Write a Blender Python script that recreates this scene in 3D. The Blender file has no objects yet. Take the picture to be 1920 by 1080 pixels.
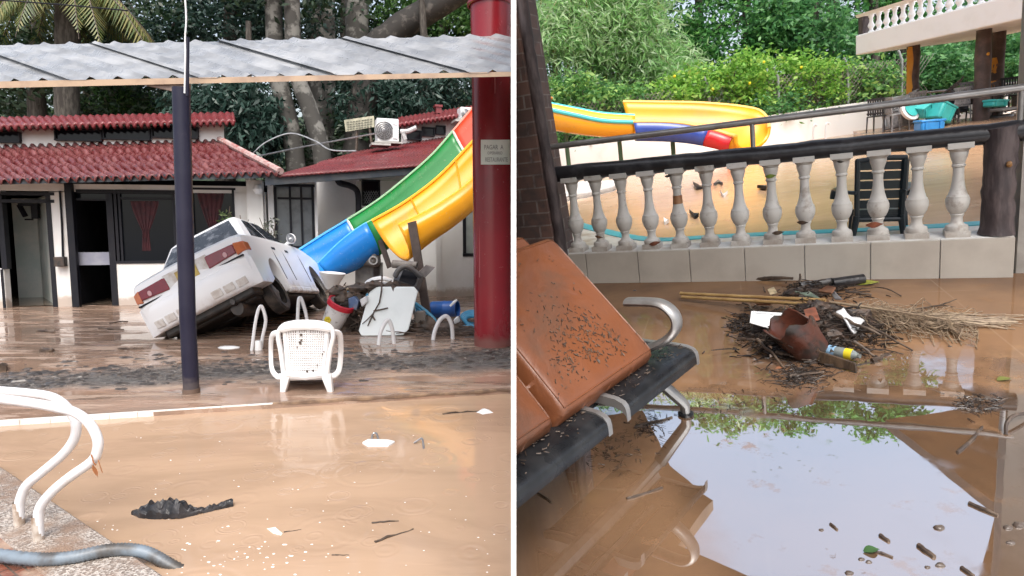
import bpy, bmesh, math, random
import numpy as np
from mathutils import Vector, Matrix
rnd = random.Random(7)
nrs = np.random.RandomState(11)
SC = bpy.context.scene
COL = SC.collection
V = Vector
FPX = 1150.0                                   # focal length in pixels of a 1920 wide picture

def basis(a, b):
    u = V((-a, 1, b)).normalized()
    fw = V((0, 0, -1))
    y = (fw - u * fw.dot(u)).normalized()
    return Matrix((y.cross(u), y, u))

# ---------------------------------------------------------------- camera
BW = basis(.07, .168)
CW = V((0, 0, 1.26))
cam = bpy.data.cameras.new('camera')
cam.sensor_fit = 'HORIZONTAL'
cam.sensor_width = 36
cam.lens = 36 * FPX / 1920
cam.clip_start = .05
cam.clip_end = 500
camo = bpy.data.objects.new('camera', cam)
COL.objects.link(camo)
camo.matrix_world = Matrix.Translation(CW) @ BW.to_4x4()
SC.camera = camo

# ---------------------------------------------------------------- sky, sun, exposure
SUN_EL, SUN_AZ = math.radians(58), math.radians(170)      # azimuth clockwise from +Y
w = bpy.data.worlds.new('World')
SC.world = w
w.use_nodes = True
wn = w.node_tree.nodes
wl = w.node_tree.links
bg = wn['Background']
sky = wn.new('ShaderNodeTexSky')
sky.sky_type = 'NISHITA'
sky.sun_disc = False
sky.sun_elevation = SUN_EL
sky.sun_rotation = SUN_AZ
sky.dust_density = 6
sky.air_density = 1.2
hs = wn.new('ShaderNodeHueSaturation')
hs.inputs['Saturation'].default_value = .62
wl.new(sky.outputs[0], hs.inputs['Color'])
wl.new(hs.outputs[0], bg.inputs['Color'])
bg.inputs['Strength'].default_value = .15
sun = bpy.data.lights.new('sun', 'SUN')
sun.energy = .6
sun.angle = math.radians(25)
sun.color = (1, .99, .97)
suno = bpy.data.objects.new('sun', sun)
COL.objects.link(suno)
sd = V((math.sin(SUN_AZ) * math.cos(SUN_EL), math.cos(SUN_AZ) * math.cos(SUN_EL), math.sin(SUN_EL)))
suno.rotation_euler = sd.to_track_quat('Z', 'Y').to_euler()
SC.view_settings.view_transform = 'Standard'
SC.view_settings.look = 'None'
SC.view_settings.gamma = 1
SC.view_settings.exposure = EXPO = 1.15
SC.cycles.max_bounces = 7
SC.cycles.transparent_max_bounces = 8
SC.cycles.caustics_reflective = False
SC.cycles.caustics_refractive = False

# ---------------------------------------------------------------- two yards: each has its own level
class Frame:
    def __init__(s, a, b, H, side):
        s.B = basis(a, b)
        s.C = V((0, 0, H))
        s.M = Matrix.Translation(CW) @ (BW @ s.B.transposed()).to_4x4() @ Matrix.Translation(-s.C)
        s.side = side
        d0, d1 = s.ray(963, 0), s.ray(963, 1080)
        n = d0.cross(d1).normalized()
        if n.dot(s.ray(400 if side == 'L' else 1500, 540)) < 0: n = -n
        s.n = n                                # points into this yard
        s.Bn = np.array([list(r) for r in s.B])
    def ray(s, px, py): return s.B @ V(((px - 960) / FPX, -(py - 540) / FPX, -1))
    def g(s, px, py, z=0):
        d = s.ray(px, py)
        return s.C + d * ((z - s.C.z) / d.z)
    def y(s, px, py, y0):
        d = s.ray(px, py)
        return s.C + d * (y0 / d.y)
    def t(s, px, py, t): return s.C + s.ray(px, py) * t
    def plane(s, px, py, p0, n):
        d = s.ray(px, py)
        return s.C + d * ((p0 - s.C).dot(n) / d.dot(n))
    def refl(s, px, py, hc):
        p = s.g(px, py)
        d = s.ray(px, py)
        d = V((d.x, d.y, -d.z))
        return p + d * (hc / d.z)
    def px(s, p):
        c = s.B.transposed() @ (V(p) - s.C)
        return (960 + FPX * c.x / -c.z, 540 - FPX * c.y / -c.z)
    def pxn(s, P):
        c = (P - np.array(s.C)) @ s.Bn
        return 960 + FPX * c[:, 0] / -c[:, 2], 540 - FPX * c[:, 1] / -c[:, 2], -c[:, 2]

L = Frame(0.0, .0957, 1.28, 'L')
R = Frame(.14, .242, 1.25, 'R')
WALL = Frame(0, 0, 0, 'L')
CUR = L
ROOTS = []
ORG = {}

# ---------------------------------------------------------------- mesh building
class MB:
    def __init__(s):
        s.v = []; s.f = []; s.m = []
    def add(s, vs, fs, mi=0):
        k = len(s.v)
        s.v += [V(p) for p in vs]
        s.f += [[i + k for i in f] for f in fs]
        s.m += [mi] * len(fs)
        return s
    def hexa(s, b, t, mi=0):                    # bottom four, top four points
        return s.add(list(b) + list(t), [(3, 2, 1, 0), (4, 5, 6, 7), (0, 1, 5, 4), (1, 2, 6, 5), (2, 3, 7, 6), (3, 0, 4, 7)], mi)
    def box(s, c, sz, rot=None, mi=0):
        c = V(c); h = V(sz) * .5
        ps = [V((sx * h.x, sy * h.y, sz_ * h.z)) for sz_ in (-1, 1) for sx, sy in ((-1, -1), (1, -1), (1, 1), (-1, 1))]
        if rot is not None: ps = [rot @ p for p in ps]
        ps = [p + c for p in ps]
        return s.hexa(ps[:4], ps[4:], mi)
    def prism(s, poly, d, mi=0):                # polygon pushed along d
        n = len(poly); d = V(d)
        vs = [V(p) for p in poly] + [V(p) + d for p in poly]
        fs = [list(range(n))[::-1], [n + i for i in range(n)]] + [(i, (i + 1) % n, n + (i + 1) % n, n + i) for i in range(n)]
        return s.add(vs, fs, mi)
    def tube(s, pts, r, seg=8, cap=True, mi=0, flat=1.0, upv=None):
        pts = [V(p) for p in pts]
        n = len(pts)
        rs = list(r) if hasattr(r, '__len__') else [r] * n
        vs = []; ref = None
        for i in range(n):
            tg = (pts[min(i + 1, n - 1)] - pts[max(i - 1, 0)])
            tg = tg.normalized() if tg.length > 1e-9 else V((0, 0, 1))
            if ref is None:
                ref = V(upv) if upv is not None else (V((0, 0, 1)) if abs(tg.z) < .9 else V((1, 0, 0)))
            ref = (ref - tg * ref.dot(tg)).normalized()
            bi = tg.cross(ref)
            for k in range(seg):
                a = 2 * math.pi * k / seg
                vs.append(pts[i] + (ref * math.cos(a) * flat + bi * math.sin(a)) * rs[i])
        fs = [(i * seg + k, i * seg + (k + 1) % seg, (i + 1) * seg + (k + 1) % seg, (i + 1) * seg + k) for i in range(n - 1) for k in range(seg)]
        if cap:
            fs += [list(range(seg))[::-1], [(n - 1) * seg + k for k in range(seg)]]
        return s.add(vs, fs, mi)
    def lathe(s, prof, base, axis=(0, 0, 1), seg=16, mi=0, cap=True, sq=None):
        base = V(base); ax = V(axis).normalized()
        ref = V((1, 0, 0)) if abs(ax.x) < .8 else V((0, 1, 0))
        e1 = (ref - ax * ref.dot(ax)).normalized(); e2 = ax.cross(e1)
        vs = []
        for (r, h) in prof:
            for k in range(seg):
                a = 2 * math.pi * k / seg
                vs.append(base + ax * h + (e1 * math.cos(a) + e2 * math.sin(a)) * r)
        n = len(prof)
        fs = [(i * seg + k, i * seg + (k + 1) % seg, (i + 1) * seg + (k + 1) % seg, (i + 1) * seg + k) for i in range(n - 1) for k in range(seg)]
        if cap:
            fs += [list(range(seg))[::-1], [(n - 1) * seg + k for k in range(seg)]]
        return s.add(vs, fs, mi)
    def grid(s, fn, nu, nv, mi=0, closed=False):
        vs = [fn(i / nu, j / nv) for j in range(nv + 1) for i in range(nu + 1)]
        fs = [(j * (nu + 1) + i, j * (nu + 1) + i + 1, (j + 1) * (nu + 1) + i + 1, (j + 1) * (nu + 1) + i) for j in range(nv) for i in range(nu)]
        return s.add(vs, fs, mi)
    def loft(s, secs, cap=True, closed=True, mi=0):
        n = len(secs[0]); k = n if closed else n - 1
        vs = [p for sec in secs for p in sec]
        fs = [(i * n + j, i * n + (j + 1) % n, (i + 1) * n + (j + 1) % n, (i + 1) * n + j) for i in range(len(secs) - 1) for j in range(k)]
        if cap and closed:
            fs += [list(range(n))[::-1], [(len(secs) - 1) * n + j for j in range(n)]]
        return s.add(vs, fs, mi)
    def blob(s, c, rad, seed=0, jag=.25, nu=14, nv=9, mi=0):
        r = random.Random(seed); c = V(c); rad = V(rad)
        ph = [r.uniform(0, 6.28) for _ in range(9)]
        def fn(u, v):
            a = u * 2 * math.pi; b = (v - .5) * math.pi
            k = 1 + jag * (math.sin(3 * a + ph[0]) * .5 + math.sin(5 * a + 4 * b + ph[1]) * .35 + math.sin(7 * b + 2 * a + ph[2]) * .3)
            return c + V((math.cos(a) * math.cos(b) * rad.x, math.sin(a) * math.cos(b) * rad.y, math.sin(b) * rad.z)) * k
        return s.grid(fn, nu, nv, mi)

def mesh_of(mb, name, org, clip, weld, sharp, smooth):
    me = bpy.data.meshes.new(name)
    me.from_pydata([tuple(p - org) for p in mb.v], [], mb.f)
    if any(mb.m): me.polygons.foreach_set('material_index', mb.m)
    bm = bmesh.new(); bm.from_mesh(me)
    if weld: bmesh.ops.remove_doubles(bm, verts=bm.verts, dist=1e-5)
    if clip is not None:
        co = clip.C - org
        bmesh.ops.bisect_plane(bm, geom=bm.verts[:] + bm.edges[:] + bm.faces[:], dist=1e-6, plane_co=co, plane_no=clip.n, clear_inner=True)
        ed = [e for e in bm.edges if e.is_boundary and all(abs((v.co - co).dot(clip.n)) < 1e-4 for v in e.verts)]
        if ed:
            try: bmesh.ops.holes_fill(bm, edges=ed)
            except Exception: pass
    bmesh.ops.recalc_face_normals(bm, faces=bm.faces[:])
    bm.to_mesh(me); bm.free()
    if smooth:
        me.polygons.foreach_set('use_smooth', [True] * len(me.polygons))
        me.set_sharp_from_angle(angle=math.radians(sharp))
    me.update()
    return me

def mk(mb, name, mat, parent=None, org=None, clip=False, weld=True, smooth=True, sharp=38, bevel=0, label=None):
    """link a builder's shape as one mesh object; child of parent when given"""
    if org is None:
        if parent is not None: org = ORG[parent.name]
        else:
            xs = [p.x for p in mb.v]; ys = [p.y for p in mb.v]; zs = [p.z for p in mb.v]
            org = V(((min(xs) + max(xs)) / 2, (min(ys) + max(ys)) / 2, min(zs)))
    me = mesh_of(mb, name, org, CUR if clip else None, weld, sharp, smooth)
    for m in (mat if isinstance(mat, (list, tuple)) else [mat]): me.materials.append(m)
    o = bpy.data.objects.new(name, me)
    COL.objects.link(o)
    ORG[o.name] = org
    if parent is not None: o.parent = parent
    else:
        o.location = org
        ROOTS.append((o, CUR))
    if bevel:
        b = o.modifiers.new('bevel', 'BEVEL'); b.width = bevel; b.segments = 2; b.limit_method = 'ANGLE'; b.angle_limit = math.radians(40)
    if label: o['label'] = label
    return o

def tag(o, label, cat, group=None, kind=None):
    o['label'] = label; o['category'] = cat
    if group: o['group'] = group
    if kind: o['kind'] = kind
    return o

def struct(o, kind='structure', label=None, cat=None):
    o['kind'] = kind
    if label: o['label'] = label; o['category'] = cat
    return o

def thing(name, label, cat, loc, group=None, mat4=None):
    o = bpy.data.objects.new(name, None)
    o.empty_display_size = .1
    COL.objects.link(o)
    if mat4 is not None:
        o.matrix_world = mat4; ORG[o.name] = V((0, 0, 0))      # parts are given in the thing's own axes
    else:
        o.location = V(loc); ORG[o.name] = V(loc)
    ROOTS.append((o, CUR))
    return tag(o, label, cat, group)

def spline(pts, n=8):
    pts = [V(p) for p in pts]; out = []
    for i in range(len(pts) - 1):
        p0 = pts[max(i - 1, 0)]; p1 = pts[i]; p2 = pts[i + 1]; p3 = pts[min(i + 2, len(pts) - 1)]
        for k in range(n):
            t = k / n
            out.append(.5 * ((2 * p1) + (p2 - p0) * t + (2 * p0 - 5 * p1 + 4 * p2 - p3) * t * t + (3 * p1 - p0 - 3 * p2 + p3) * t ** 3))
    out.append(pts[-1])
    return out

class Fac:
    """vertical plane through two ground points, with outward offset towards the camera"""
    def __init__(s, F, p0, p1):
        s.F = F; s.p0 = V(p0); s.u = (V(p1) - V(p0)); s.u.z = 0; s.u.normalize()
        s.n = V((s.u.y, -s.u.x, 0))
        if s.n.dot(F.C - s.p0) < 0: s.n = -s.n
    def pt(s, px, py, off=0): return s.F.plane(px, py, s.p0 + s.n * off, s.n)
    def at(s, sx, off, z): return s.p0 + s.u * sx + s.n * off + V((0, 0, z - s.p0.z))
    def sz(s, px, py, off=0):
        p = s.pt(px, py, off); return ((p - s.p0).dot(s.u), p.z)
    def rect(s, mb, x0, y0, x1, y1, o0, o1, mi=0, z0=None, z1=None, ym=None):
        """block whose front face (offset o1) fills the pixel box"""
        ym_ = (y0 + y1) / 2; xm = (x0 + x1) / 2
        s0 = s.sz(x0, ym_, o1)[0]; s1 = s.sz(x1, ym_, o1)[0]
        za = s.sz(xm, y1, o1)[1] if z0 is None else z0
        zb = s.sz(xm, y0, o1)[1] if z1 is None else z1
        return s.blk(mb, s0, s1, za, zb, o0, o1, mi)
    def blk(s, mb, s0, s1, z0, z1, o0, o1, mi=0):
        b = [s.at(s0, o0, z0), s.at(s1, o0, z0), s.at(s1, o1, z0), s.at(s0, o1, z0)]
        t = [s.at(s0, o0, z1), s.at(s1, o0, z1), s.at(s1, o1, z1), s.at(s0, o1, z1)]
        return mb.hexa(b, t, mi)

# ---------------------------------------------------------------- materials
class NT:
    def __init__(s, name):
        s.m = bpy.data.materials.new(name); s.m.use_nodes = True
        s.t = s.m.node_tree; s.n = s.t.nodes; s.l = s.t.links
        s.b = s.n['Principled BSDF']; s.out = s.n['Material Output']
        s._tc = None
    def new(s, ty, **kw):
        x = s.n.new(ty)
        for k, v in kw.items(): setattr(x, k, v)
        return x
    def put(s, sock, v):
        if hasattr(v, 'links') or isinstance(v, bpy.types.NodeSocket): s.l.new(v, sock)
        elif hasattr(v, '__len__') and len(v) == 3 and sock.type == 'RGBA': sock.default_value = (*v, 1)
        else: sock.default_value = v
    def tc(s, kind='Object'):
        if s._tc is None: s._tc = s.new('ShaderNodeTexCoord')
        return s._tc.outputs[kind]
    def map(s, scale=(1, 1, 1), rot=(0, 0, 0), loc=(0, 0, 0), src=None):
        m = s.new('ShaderNodeMapping')
        s.put(m.inputs[0], src or s.tc()); m.inputs['Scale'].default_value = scale
        m.inputs['Rotation'].default_value = rot; m.inputs['Location'].default_value = loc
        return m.outputs[0]
    def noise(s, scale, detail=4, rough=.55, vec=None, dist=0):
        x = s.new('ShaderNodeTexNoise'); s.put(x.inputs['Vector'], vec or s.tc())
        x.inputs['Scale'].default_value = scale; x.inputs['Detail'].default_value = detail
        x.inputs['Roughness'].default_value = rough; x.inputs['Distortion'].default_value = dist
        return x.outputs['Fac']
    def voro(s, scale, vec=None, feature='F1', out='Distance'):
        x = s.new('ShaderNodeTexVoronoi', feature=feature); s.put(x.inputs['Vector'], vec or s.tc()); x.inputs['Scale'].default_value = scale
        return x.outputs[out]
    def math(s, op, a, b=0.0, c=None, clamp=False):
        x = s.new('ShaderNodeMath', operation=op, use_clamp=clamp)
        s.put(x.inputs[0], a); s.put(x.inputs[1], b)
        if c is not None: s.put(x.inputs[2], c)
        return x.outputs[0]
    def ss(s, v, lo, hi, a=0.0, b=1.0):
        x = s.new('ShaderNodeMapRange', interpolation_type='SMOOTHSTEP')
        s.put(x.inputs[0], v)
        for i, q in enumerate((lo, hi, a, b)): x.inputs[i + 1].default_value = q
        return x.outputs[0]
    def mix(s, f, a, b):
        x = s.new('ShaderNodeMix', data_type='RGBA'); s.put(x.inputs['Factor'], f); s.put(x.inputs['A'], a); s.put(x.inputs['B'], b)
        return x.outputs['Result']
    def bump(s, h, strength=.3, dist=.01, nrm=None):
        x = s.new('ShaderNodeBump'); s.put(x.inputs['Height'], h)
        x.inputs['Strength'].default_value = strength; x.inputs['Distance'].default_value = dist
        if nrm is not None: s.l.new(nrm, x.inputs['Normal'])
        s.l.new(x.outputs[0], s.b.inputs['Normal'])
        return x.outputs[0]
    def xyz(s, src=None):
        x = s.new('ShaderNodeSeparateXYZ'); s.put(x.inputs[0], src or s.tc()); return x.outputs
    def col(s, c): s.put(s.b.inputs['Base Color'], c)
    def set(s, **kw):
        for k, v in kw.items(): s.put(s.b.inputs[k.replace('_', ' ')], v)

def mat(name, c, c2=None, scale=6, lo=.4, hi=.65, rough=.5, rough2=None, bump=0, bscale=40, metal=0, spec=.5, stretch=(1, 1, 1), coat=0):
    n = NT(name)
    vec = n.map(stretch) if stretch != (1, 1, 1) else None
    f = n.ss(n.noise(scale, 6, .6, vec), lo, hi)
    n.col(n.mix(f, c, c2) if c2 is not None else c)
    n.set(Metallic=metal)
    n.b.inputs['Specular IOR Level'].default_value = spec
    n.put(n.b.inputs['Roughness'], n.ss(n.noise(scale * .7, 3), .35, .65, rough, rough2) if rough2 is not None else rough)
    if coat: n.b.inputs['Coat Weight'].default_value = coat
    if bump: n.bump(n.noise(bscale, 5, .6, vec), bump, .01)
    return n.m

def leafmat(name, cols, transl=.35, rough=.45):
    n = NT(name)
    g = n.new('ShaderNodeNewGeometry')
    r = n.new('ShaderNodeValToRGB')
    els = r.color_ramp.elements
    while len(els) < len(cols): els.new(.5)
    for i, c in enumerate(cols):
        els[i].position = i / (len(cols) - 1); els[i].color = (*c, 1)
    n.l.new(g.outputs['Random Per Island'], r.inputs[0])
    n.col(r.outputs[0]); n.set(Roughness=rough)
    tr = n.new('ShaderNodeBsdfTranslucent'); n.l.new(r.outputs[0], tr.inputs[0])
    mx = n.new('ShaderNodeMixShader'); mx.inputs[0].default_value = transl
    n.l.new(n.b.outputs[0], mx.inputs[1]); n.l.new(tr.outputs[0], mx.inputs[2]); n.l.new(mx.outputs[0], n.out.inputs[0])
    return n.m

def grimy(name, c, c2, mud=(.20, .14, .10), tide=.25, amount=.8, sc=5, rough=.3, spec=.4, spots=.62):
    """painted surface with scuffs, specks and a ragged silt line above the object's own base"""
    n = NT(name)
    z = n.xyz()[2]
    base = n.mix(n.ss(n.noise(sc * .5, 4), .35, .7), c, c2)
    line = n.ss(n.math('ADD', z, n.math('MULTIPLY', n.math('SUBTRACT', n.noise(sc * 2.2, 5, .65), .5), tide * 1.6)), tide, tide * .35) if tide > 0 else 0.0
    spk = n.ss(n.noise(sc * 5, 6, .75), spots, spots + .08)
    stain = n.ss(n.noise(sc * .8, 6, .7, n.map((1, 1, .35))), .56, .74, 0, .45)
    f = n.math('MULTIPLY', n.math('MAXIMUM', n.math('MAXIMUM', line, n.math('MULTIPLY', spk, .55)), stain), amount)
    n.col(n.mix(f, base, mud))
    n.set(Roughness=n.math('MULTIPLY_ADD', f, .35, rough)); n.b.inputs['Specular IOR Level'].default_value = spec
    n.bump(n.noise(sc * 3, 4), .08, .01)
    return n.m
WHITE = grimy('white_wall_paint', (.74, .74, .74), (.64, .63, .61), (.34, .26, .20), .22, .75, 2.2, .55, .3, .66)
WHITEP = mat('white_plastic', (.70, .71, .72), (.60, .59, .56), 9, .55, .8, .35)
TUBEW = mat('white_painted_tube', (.66, .67, .69), (.5, .45, .4), 14, .6, .8, .28)
DARK = mat('dark_frame', (.007, .008, .013), (.012, .012, .016), 5, rough=.5, spec=.25)
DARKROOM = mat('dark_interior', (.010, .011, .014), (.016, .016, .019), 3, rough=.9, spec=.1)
NAVY = grimy('navy_painted_steel', (.010, .010, .026), (.020, .020, .038), (.12, .10, .09), .14, .5, 5, .4, .3, .64)
GLASS = NT('dark_window_glass'); GLASS.col((.007, .009, .013)); GLASS.set(Roughness=.08); GLASS.b.inputs['Specular IOR Level'].default_value = .18; GLASS = GLASS.m
STICK = mat('wet_stick', (.045, .03, .022), (.12, .085, .06), 18, rough=.35, rough2=.6, bump=.5, bscale=60)
BLACKBAG = mat('wet_black_plastic', (.012, .012, .014), (.03, .028, .03), 12, rough=.3, bump=.6, bscale=30)
GREY = mat('grey_plastic', (.09, .09, .095), (.14, .13, .12), 8, rough=.4)
METAL = mat('brushed_metal', (.45, .45, .46), (.3, .3, .31), 10, rough=.3, metal=.8)
BARK = mat('tree_bark', (.035, .029, .024), (.085, .075, .063), 6, rough=.85, bump=.9, bscale=14, stretch=(3, 3, .6))

def leaves(P, N=None, size=.15, wid=.45, droop=.4, seed=0, F=None, flat=.0):
    """numpy leaf cloud: P positions (n,3); returns builder with one folded quad per leaf"""
    r = np.random.RandomState(seed); n = len(P)
    d = r.normal(size=(n, 3)); d[:, 2] = d[:, 2] * .6 - droop
    if N is not None: d += N * .9
    d /= np.linalg.norm(d, axis=1)[:, None]
    s = np.cross(d, r.normal(size=(n, 3))); s /= np.linalg.norm(s, axis=1)[:, None]
    nn = np.cross(d, s)
    ln = (size * r.uniform(.6, 1.35, n))[:, None]
    a = P; b = P + d * ln * .45 + s * ln * wid * .5 + nn * ln * .06; c = P + d * ln + nn * -ln * .05; e = P + d * ln * .45 - s * ln * wid * .5 + nn * ln * .06
    if F is not None:
        x, y, t = F.pxn(c); x2, _, _ = F.pxn(a)
        ok = (x < 955) & (x2 < 955) if F.side == 'L' else (x > 971) & (x2 > 971)
        ok &= t > .3
        a, b, c, e = a[ok], b[ok], c[ok], e[ok]; n = len(a)
    vs = np.stack([a, b, c, e], 1).reshape(-1, 3)
    return vs, np.arange(n * 4).reshape(n, 4)

def mk_np(vs, fs, name, m, parent=None, org=None):
    if org is None: org = ORG[parent.name] if parent is not None else V((float(vs[:, 0].mean()), float(vs[:, 1].mean()), float(vs[:, 2].min())))
    me = bpy.data.meshes.new(name)
    me.vertices.add(len(vs)); me.vertices.foreach_set('co', (vs - np.array(org)).astype(np.float32).ravel())
    k = fs.shape[1]
    me.loops.add(fs.size); me.loops.foreach_set('vertex_index', fs.astype(np.int32).ravel())
    me.polygons.add(len(fs)); me.polygons.foreach_set('loop_start', np.arange(0, fs.size, k, dtype=np.int32))
    me.update(calc_edges=True); me.validate()
    me.materials.append(m)
    o = bpy.data.objects.new(name, me); COL.objects.link(o); ORG[o.name] = org
    if parent is not None: o.parent = parent
    else:
        o.location = org; ROOTS.append((o, CUR))
    return o

def clumps(c, rad, ncl, per, rcl, seed=0, shell=.55):
    """leaf positions gathered in clumps over an ellipsoid: leaves gaps between clumps"""
    r = np.random.RandomState(seed)
    d = r.normal(size=(ncl, 3)); d /= np.linalg.norm(d, axis=1)[:, None]
    q = d * (shell + (1 - shell) * r.uniform(0, 1, ncl) ** .6)[:, None] * np.array(rad) + np.array(c)
    cr = rcl * r.uniform(.5, 1.4, ncl)
    P = q[:, None, :] + r.normal(size=(ncl, per, 3)) * .55 * cr[:, None, None] * np.array([1.15, 1.15, .7])
    return P.reshape(-1, 3)

def stick(mb, p0, p1, r, bend=.06, seg=5, sides=6, seed=None, taper=.5):
    rr = random.Random(seed if seed is not None else rnd.random())
    p0, p1 = V(p0), V(p1); ln = (p1 - p0).length
    pts = []
    for i in range(seg + 1):
        t = i / seg; k = math.sin(math.pi * t) if 0 < i < seg else 0
        j = V((rr.uniform(-1, 1), rr.uniform(-1, 1), rr.uniform(-.3, .6))) * bend * ln * k
        pts.append(p0.lerp(p1, t) + j)
    return mb.tube(pts, [r * (1 - (1 - taper) * i / seg) for i in range(seg + 1)], sides)
# ================================================================= the partition between the two yards
CUR = WALL
b = MB()
near, far = 1.45, 34.0
def wx(px, y): return (px - 960) / FPX * y
zb = lambda y: -1.7 + .168 * y
b.hexa([V((wx(958.2, near), near, -2.2)), V((wx(967.8, near), near, -2.2)), V((.0985, far, 1)), V((.0835, far, 1))],
       [V((wx(958.2, near), near, 1.5)), V((wx(967.8, near), near, 1.5)), V((.0985, far, 7.0)), V((.0835, far, 7.0))])
WALLM = mat('bright_white_paint', (.86, .86, .86), None, rough=.5)
b.m = [0, 0, 0, 1, 0, 0]  # right face painted dark to darken its reflection in the porch water
tag(mk(b, 'partition_wall', [WALLM, mat('dark_reflection_face', (.05, .032, .022), (.09, .06, .04), 3, rough=.7)], smooth=False), 'thin plain white upright partition wall that splits the two flooded yards', 'wall')

# ================================================================= LEFT YARD
CUR = L
lg = L.g
# ---- ground, deck and pool water
def muddy_left():
    n = NT('flooded_deck_mud')
    x, y, z = n.xyz()
    wob = n.math('MULTIPLY', n.math('SUBTRACT', n.noise(1.3, 4), .5), .9)
    yy = n.math('ADD', y, wob)
    far_ = n.math('SUBTRACT', n.math('MULTIPLY_ADD', x, .27, 6.55), yy)      # >0 inside the rippled strip
    near_ = n.math('SUBTRACT', yy, n.math('MULTIPLY_ADD', x, .2, 5.55))
    strip = n.math('MULTIPLY', n.ss(far_, -.1, .35), n.ss(near_, -.15, .3))
    brown = n.mix(n.ss(n.noise(1.7, 5, .6, n.map((1, 2.2, 1))), .35, .7), (.31, .205, .15), (.20, .14, .105))
    ridge = n.ss(n.noise(2.2, 5, .62, n.map((.55, 3.2, 1))), .53, .60)
    brown = n.mix(n.math('MULTIPLY', ridge, .6), brown, (.36, .27, .21))
    gravel = n.mix(n.ss(n.noise(14, 7, .75, n.map((.8, 2.4, 1))), .42, .58), (.055, .05, .047), (.19, .175, .165))
    n.col(n.mix(strip, brown, gravel))
    # still puddles between mud ridges, choppy film on the strip
    still = n.ss(n.noise(1.1, 4, .55, n.map((.6, 1.6, 1), loc=(3.1, 0, 0))), .36, .50)
    r_still = n.math('MULTIPLY_ADD', still, -.26, .32)
    r_still = n.math('MAXIMUM', r_still, n.math('MULTIPLY', ridge, .5))
    n.put(n.b.inputs['Roughness'], n.math('ADD', r_still, n.math('MULTIPLY', strip, n.ss(n.noise(8, 4, .6, n.map((.6, 2.4, 1))), .45, .6, .0, .42))))
    n.b.inputs['Specular IOR Level'].default_value = .75
    chop = n.math('MULTIPLY', n.noise(15, 6, .72, n.map((.6, 2.0, 1))), strip)
    lumps = n.math('MULTIPLY', n.noise(7, 6, .65, n.map((.7, 2, 1))), n.math('SUBTRACT', 1.0, still))
    calm = n.math('MULTIPLY', n.noise(4, 3), .03)
    h = n.math('ADD', n.math('ADD', n.math('MULTIPLY', chop, 2.4), n.math('MULTIPLY', lumps, .35)), calm)
    n.bump(h, .8, .06)
    return n.m
MUDL = muddy_left()
A, B = lg(-140, 799), lg(1100, 722)
deck = MB().prism([A, B, V((9, 48, 0)), V((-60, 48, 0)), V((-60, A.y, 0))], (0, 0, -.35))
struct(mk(deck, 'flooded_deck', MUDL, org=V((0, 0, 0)), clip=True, smooth=False))

def pool_water(name, c1, c2, rings, rough=.05, chop=.05, sx=1.0):
    n = NT(name)
    swirl = n.ss(n.noise(1.1, 6, .6, n.map((.5, 1.5, 1)), 1.6), .40, .66)
    scum = n.ss(n.noise(1.6, 7, .7, n.map((.35, 2.2, 1), loc=(4, 1, 0)), 2.2), .60, .70, 0, .35)
    n.col(n.mix(scum, n.mix(swirl, c1, c2), tuple(min(.7, k * 1.22) for k in c1)))
    n.set(Roughness=rough)
    n.b.inputs['Specular IOR Level'].default_value = .5
    n.b.inputs['IOR'].default_value = 1.33
    wv = n.noise(3.2 * sx, 3, .5, n.map((.6, 1.5, 1)))
    h = n.math('MULTIPLY', wv, chop * 4)
    h = n.math('ADD', h, n.math('MULTIPLY', n.noise(22 * sx, 3, .5, n.map((.6, 1.6, 1))), chop * .45))
    for sc, off in rings:                       # spreading rings where raindrops have just struck
        d = n.voro(sc, n.map(loc=(off, off * 1.7, 0)))
        rr = n.voro(sc, n.map(loc=(off, off * 1.7, 0)), out='Color')
        sel = n.xyz(rr)[0]
        rad = n.math('MULTIPLY', n.ss(sel, .5, 1.0, .1, .45), 1.0)
        wave = n.math('SINE', n.math('MULTIPLY', d, 46.0))
        band = n.ss(n.math('ABSOLUTE', n.math('SUBTRACT', d, rad)), .16, .02)
        h = n.math('ADD', h, n.math('MULTIPLY', n.math('MULTIPLY', wave, band), n.math('MULTIPLY', n.ss(sel, .45, .6), .05)))
    n.bump(h, .5, .02)
    return n.m
WATL = pool_water('brown_pool_water', (.41, .285, .195), (.34, .235, .16), ((2.6, 0), (4.2, 3.3), (7.5, 7.9)), .07, .05)
pw = MB().add([V((-30, -3, -.03)), V((3, -3, -.03)), V((3, 7.2, -.03)), V((-30, 7.2, -.03))], [(0, 1, 2, 3)])
struct(mk(pw, 'pool_water', WATL, org=V((0, 0, 0)), clip=True, smooth=False))
# white pool edge strip
e0, e1 = lg(-140, 799.5), lg(512, 757.6)
dr = (e1 - e0).normalized(); nr = V((dr.y, -dr.x, 0))
kb = MB()
for i in range(12):
    a, c = e0.lerp(e1, i / 12) , e0.lerp(e1, (i + 1) / 12) - dr * .004
    kb.hexa([a + nr * .006 + V((0, 0, -.06)), c + nr * .006 + V((0, 0, -.06)), c - nr * .03 + V((0, 0, -.06)), a - nr * .03 + V((0, 0, -.06))],
            [a + nr * .006 + V((0, 0, .003)), c + nr * .006 + V((0, 0, .003)), c - nr * .03 + V((0, 0, .003)), a - nr * .03 + V((0, 0, .003))])
struct(mk(kb, 'pool_kerb', mat('kerb_white', (.68, .66, .62), (.5, .42, .34), 4, .5, .8, .5)))
e2 = lg(963, 730.6)
kd = MB(); pts = [e1.lerp(e2, i / 14) + V((0, 0, .004 + rnd.uniform(-.006, .006))) for i in range(15)]
kd.tube(pts, [.016 + rnd.uniform(-.006, .006) for _ in pts], 6)
struct(mk(kd, 'mud_covered_kerb', mat('kerb_mud', (.13, .085, .06), (.25, .17, .11), 9), clip=True))

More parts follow.
